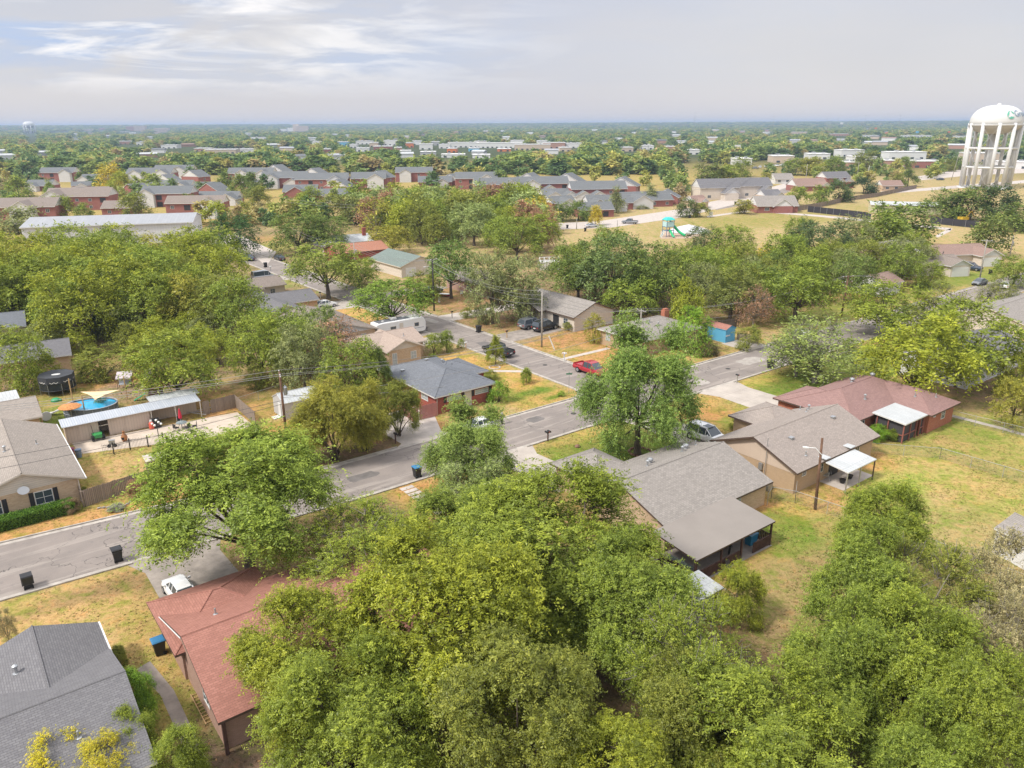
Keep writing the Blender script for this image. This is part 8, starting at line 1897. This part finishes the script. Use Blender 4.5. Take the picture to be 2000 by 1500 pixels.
iy, ix = np.clip(np.searchsorted(gy, Y9), 0, ny - 1), np.clip(np.searchsorted(gx, X9), 0, nx - 1); cc = col[iy, ix]
fl = r_.rand(n_) < .18; cc = cc * r_.uniform(.55, 1.15, (n_, 1)) * np.where(r_.rand(n_, 1) < .4, np.array([[.72, .95, .6]]), 1.0); cc[fl] = np.array([.26, .16, .07]) * r_.uniform(.6, 1.5, (int(fl.sum()), 1))
an = r_.uniform(0, math.tau, n_); P = np.stack([X9, Y9, np.full(n_, .01)], 1); sw = r_.uniform(.05, .13, n_)[:, None]; hh = np.where(fl, .02, r_.uniform(.04, .12, n_))[:, None]
d1 = np.stack([np.cos(an), np.sin(an), 0 * an], 1) * sw; d2 = np.stack([-np.sin(an), np.cos(an), 0 * an], 1) * sw * .8; upz = np.array([[0, 0, 1.0]]) * hh
co = np.stack([P - d1, P - d2 * .6 + upz, P + d1, P + d2 * .6 + upz * .8], 1).reshape(-1, 3)
tme = np_mesh('grass_tufts', co, np.arange(n_ * 4).reshape(-1, 4)); ca = tme.color_attributes.new('Col', 'FLOAT_COLOR', 'POINT'); ca.data.foreach_set('color', np.repeat(np.concatenate([cc, np.ones((n_, 1))], 1), 4, 0).astype('f').ravel())
m, t, b = newmat('grass blades'); t.links.new(nd(t, 'ShaderNodeAttribute', attribute_name='Col').outputs['Color'], b.inputs['Base Color']); b.inputs['Roughness'].default_value = .9; b.inputs['Specular IOR Level'].default_value = .1; tme.materials.append(m)
to = bpy.data.objects.new('grass_tufts', tme); C.objects.link(to); to['kind'] = 'stuff'

# filler woods: individual trees placed by chance inside surveyed outlines
def inside(px, py, poly):
    c = False; n = len(poly)
    for i in range(n):
        (x1, y1), (x2, y2) = poly[i], poly[(i + 1) % n]
        if (y1 > py) != (y2 > py) and px < (x2 - x1) * (py - y1) / (y2 - y1) + x1: c = not c
    return c
def cname(c): 
    return {YG: 'yellow-green', LG: 'light green', MG: 'green', DG: 'dark green', OL: 'olive', GG: 'grey-green', OY: 'golden-olive', RB: 'russet', ST: 'pale twiggy', YE: 'yellow', PG_: 'pale green', BG: 'bright green'}.get(c, 'green')
def woods(poly, n, gap, hs, cols, where, seed, kinds=('broad', 'round', 'round'), wk=(.8, 1.05), group=None, footk=1.0, mass=False):
    r = random.Random(seed); xs = [p[0] for p in poly]; ys = [p[1] for p in poly]; got = []
    W0 = [g(*p) for p in poly]; bx = [p[0] for p in W0]; by = [p[1] for p in W0]
    for _ in range(n * 60):
        if len(got) >= n: break
        x, y = r.uniform(min(bx), max(bx)), r.uniform(min(by), max(by))
        if not inside(x, y, W0): continue
        if any(math.hypot(x - q[0], y - q[1]) < gap + q[2] * .45 for q in TREES[-400:]): continue
        if any(math.hypot(x - q[0], y - q[1]) < q[2] * footk for q in FOOT): continue
        A1, B1 = w2ab(x, y)
        if 57 < B1 < 73.5 or (64 < A1 < 76.5 and B1 > 70): continue
        h = r.uniform(*hs); w = h * r.uniform(*wk); got.append((x, y, h, w)); TREES.append((x, y, w * .35))
    if mass: MASS.extend(got); return 0
    got.sort(key=lambda q: q[0] / q[1])
    for k, (x, y, h, w) in enumerate(got):
        c = r.choice(cols); put_tree(x, y, h, w, r.choice(kinds), c, '%s %s, %s from the left %s' % (cname(c), 'shrub' if kinds == ('shrub',) else 'tree', ordinal(k + 1), where), group=group or 'trees ' + where, **(dict(name='shrub', cat='shrub') if kinds == ('shrub',) else {}))
    return len(got)
MASS = []
nw = woods([(-90, 555), (380, 545), (470, 560), (505, 595), (500, 665), (480, 690), (430, 660), (330, 670), (150, 690), (90, 650), (-80, 650)], 50, 4.6, (9.5, 13.5), [YG, YG, LG, MG, OL, LG, OY], 'in the dense woods on the left', 3, ('broad', 'broad', 'round'), (.8, 1.1))
nw += woods([(-90, 600), (380, 590), (490, 610), (500, 700), (430, 710), (240, 690), (120, 700), (-80, 690)], 34, 2.6, (3, 6.5), [YG, LG, MG, OL, GG], 'in the undergrowth of the left woods', 33, ('shrub',), (.9, 1.3))
nw += woods([(690, 425), (1040, 422), (1065, 445), (1060, 500), (985, 520), (900, 495), (830, 480), (770, 470), (700, 450)], 44, 5.5, (9, 13), [YG, LG, MG, OL, MG, OL, RB, PG_], 'in the woods behind the centre houses', 4)
nw += woods([(700, 398), (1040, 402), (1040, 425), (700, 425)], 18, 8, (5.5, 8), [YG, LG, MG, OL, RB, MG], 'between the middle woods and the apartments', 14, footk=.8)
nw += woods([(1090, 560), (1330, 545), (1400, 535), (1500, 530), (1640, 525), (1790, 520), (1825, 530), (1780, 560), (1680, 580), (1500, 610), (1340, 600), (1100, 590)], 32, 5, (7, 9.5), [MG, MG, LG, OL, DG, GG], 'in the woods below the park', 5)
nw += woods([(385, 437), (700, 420), (700, 432), (390, 450)], 16, 5, (6, 9), [YG, OL, MG, OY, ST], 'in the ragged row behind the dark round tree', 6, ('round', 'sparse', 'shrub'), mass=True)
nw += woods([(-40, 350), (660, 350), (680, 412), (-40, 412)], 30, 13, (6, 10), [YG, LG, MG, DG, OY], 'among the left apartment blocks', 7, ('round', 'pine', 'round'), footk=.75, mass=True)
nw += woods([(700, 350), (1340, 352), (1330, 385), (1060, 375), (700, 372)], 22, 12, (8, 11), [LG, MG, DG, OL, RB], 'behind the right apartment blocks', 8, footk=.9, mass=True)
nw += woods([(1290, 340), (1900, 318), (1900, 345), (1720, 372), (1500, 352), (1400, 400), (1330, 402), (1300, 380)], 24, 12, (7, 11), [LG, MG, DG, OL, YG], 'among the houses right of the apartments', 9, footk=1.1, mass=True)
nw += woods([(560, 700), (640, 640), (700, 640), (740, 690), (700, 720), (600, 740)], 5, 3.5, (7, 9), [MG, DG, LG], 'in the clump behind the crape myrtles', 10)
print('TREES', NT[0], nw)

# far woods: one mass of crowns out to the horizon
VR = []
for k in range(5):
    me, _, _ = crown_mesh('far_crown', 70 + k, 520, 2.2, 'round', 10, leaf_far)
    o = bpy.data.objects.new('far_crown_shape', me); VR.append(o)
vc = bpy.data.collections.new('far crown shapes')
for o in VR: vc.objects.link(o)
r_ = np.random.RandomState(12); pts = []
def scatter(r0, r1, gap):
    n = int(.80 * (r1 * r1 - r0 * r0) / (gap * gap)); rr_ = np.sqrt(r_.uniform(r0 * r0, r1 * r1, n)); th_ = r_.uniform(-.80, .80, n)
    return np.stack([rr_ * np.sin(th_), rr_ * np.cos(th_)], 1)
P = np.concatenate([scatter(480, 800, 9.5), scatter(800, 1300, 10.5), scatter(1300, 2200, 15), scatter(2200, 4200, 27), scatter(4200, 8000, 50)])
keep = np.ones(len(P), bool); R_ = np.hypot(P[:, 0], P[:, 1])
# nothing where apartments, fields, shops and their car parks stand
for x, y, L, dp in SHOPS:
    u = np.array([y, -x]) / math.hypot(x, y); v = np.array([x, y]) / math.hypot(x, y); q = P - np.array([x, y])
    al, dpn = q @ u, q @ v; R0 = math.hypot(x, y); front = 12 * R0 / max(10, CH - 12) * .55 + 8
    keep &= ~((np.abs(al) < L / 2 + 3) & (dpn > -min(front, R0 * .3)) & (dpn < dp + 6))
def pxof(P):
    x, y = P[:, 0], P[:, 1]; c, s = math.cos(PITCH), math.sin(PITCH); d = y * c + CH * s; u = x / d; v = (y * s - CH * c) / d
    cr, sr = math.cos(-ROLL), math.sin(-ROLL); return 1000 + F * (u * cr + v * sr), 750 - F * (v * cr - u * sr)
PX, PY = pxof(P)
nz = vnoise(P[:, 0], P[:, 1], 170, 21); nz2 = vnoise(P[:, 0], P[:, 1], 60, 22)
left_mass = (PX < 1340) & (PY > 342); keep &= ~left_mass
keep &= ~((PX >= 1300) & (PY > 322 - (PX - 1300) * .012)); keep &= ~((PX > 1690) & (PY > 312))
keep &= ~((nz > .74) & (PY < 322) & (PY > 262)); keep &= nz2 < .93; _s = g(60, 262); keep &= ~((np.abs(P[:, 0] / P[:, 1] - _s[0] / _s[1]) < .009) & (R_ > 1500) & (R_ < math.hypot(*_s) + 40))
P = P[keep]; n = len(P); R_ = np.hypot(P[:, 0], P[:, 1])
gz = np.clip((R_ - 3500) / 4300, 0, 1) ** 1.6 * 36
MP_ = np.array([[q[0], q[1]] for q in MASS]); P = np.concatenate([P, MP_]); R_ = np.concatenate([R_, np.full(len(MP_), 500.)]); gz = np.concatenate([gz, np.full(len(MP_), .4)]); n = len(P)
me = bpy.data.meshes.new('distant_woods'); me.vertices.add(n)
me.vertices.foreach_set('co', np.stack([P[:, 0], P[:, 1], gz - .5], 1).astype('f').ravel())
sc = np.where(R_ < 1300, r_.uniform(.95, 1.65, n), np.where(R_ < 2200, r_.uniform(1.0, 1.6, n), np.where(R_ < 4200, r_.uniform(1.2, 2.4, n), r_.uniform(2, 5, n))))
szz = np.where(R_ < 2200, sc * r_.uniform(.6, .85, n), r_.uniform(.9, 1.3, n))
sc[-len(MASS):] = [q[3] / 10 for q in MASS]; szz[-len(MASS):] = [q[2] / 10 for q in MASS]
for nm_, arr in (('sxy', sc), ('sz', szz), ('rz', r_.uniform(0, 6.28, n))):
    a = me.attributes.new(nm_, 'FLOAT', 'POINT'); a.data.foreach_set('value', arr.astype('f'))
wo_ = bpy.data.objects.new('distant_woods', me); C.objects.link(wo_); wo_['kind'] = 'stuff'
gn = bpy.data.node_groups.new('scatter crowns', 'GeometryNodeTree'); gn.interface.new_socket('Geometry', in_out='INPUT', socket_type='NodeSocketGeometry'); gn.interface.new_socket('Geometry', in_out='OUTPUT', socket_type='NodeSocketGeometry')
N_ = gn.nodes; gi = N_.new('NodeGroupInput'); go_ = N_.new('NodeGroupOutput'); ip = N_.new('GeometryNodeInstanceOnPoints'); ci = N_.new('GeometryNodeCollectionInfo')
ci.inputs[0].default_value = vc; ci.inputs['Separate Children'].default_value = True; ci.inputs['Reset Children'].default_value = True
def named(nm_): a = N_.new('GeometryNodeInputNamedAttribute'); a.data_type = 'FLOAT'; a.inputs[0].default_value = nm_; return a.outputs[0]
cx1, cx2 = N_.new('ShaderNodeCombineXYZ'), N_.new('ShaderNodeCombineXYZ'); sxy = named('sxy')
gn.links.new(sxy, cx1.inputs[0]); gn.links.new(sxy, cx1.inputs[1]); gn.links.new(named('sz'), cx1.inputs[2]); gn.links.new(named('rz'), cx2.inputs[2])
gn.links.new(gi.outputs[0], ip.inputs['Points']); gn.links.new(ci.outputs[0], ip.inputs['Instance']); ip.inputs['Pick Instance'].default_value = True
gn.links.new(cx1.outputs[0], ip.inputs['Scale']); gn.links.new(cx2.outputs[0], ip.inputs['Rotation']); gn.links.new(ip.outputs[0], go_.inputs[0])
md = wo_.modifiers.new('crowns', 'NODES'); md.node_group = gn
print('FAR', n)

# ---------------- air ----------------
hz = MB().box(-10600, 10600, -420, 10600, -1.5, 66).build('haze', [], None); hz['kind'] = 'stuff'
m = bpy.data.materials.new('haze air'); m.use_nodes = True; t = m.node_tree; t.nodes.clear()
pv = nd(t, 'ShaderNodeVolumePrincipled'); pv.inputs['Color'].default_value = (.46, .59, .86, 1); pv.inputs['Density'].default_value = .00014; pv.inputs['Anisotropy'].default_value = .2
om = nd(t, 'ShaderNodeOutputMaterial'); t.links.new(pv.outputs[0], om.inputs['Volume']); hz.data.materials.append(m)
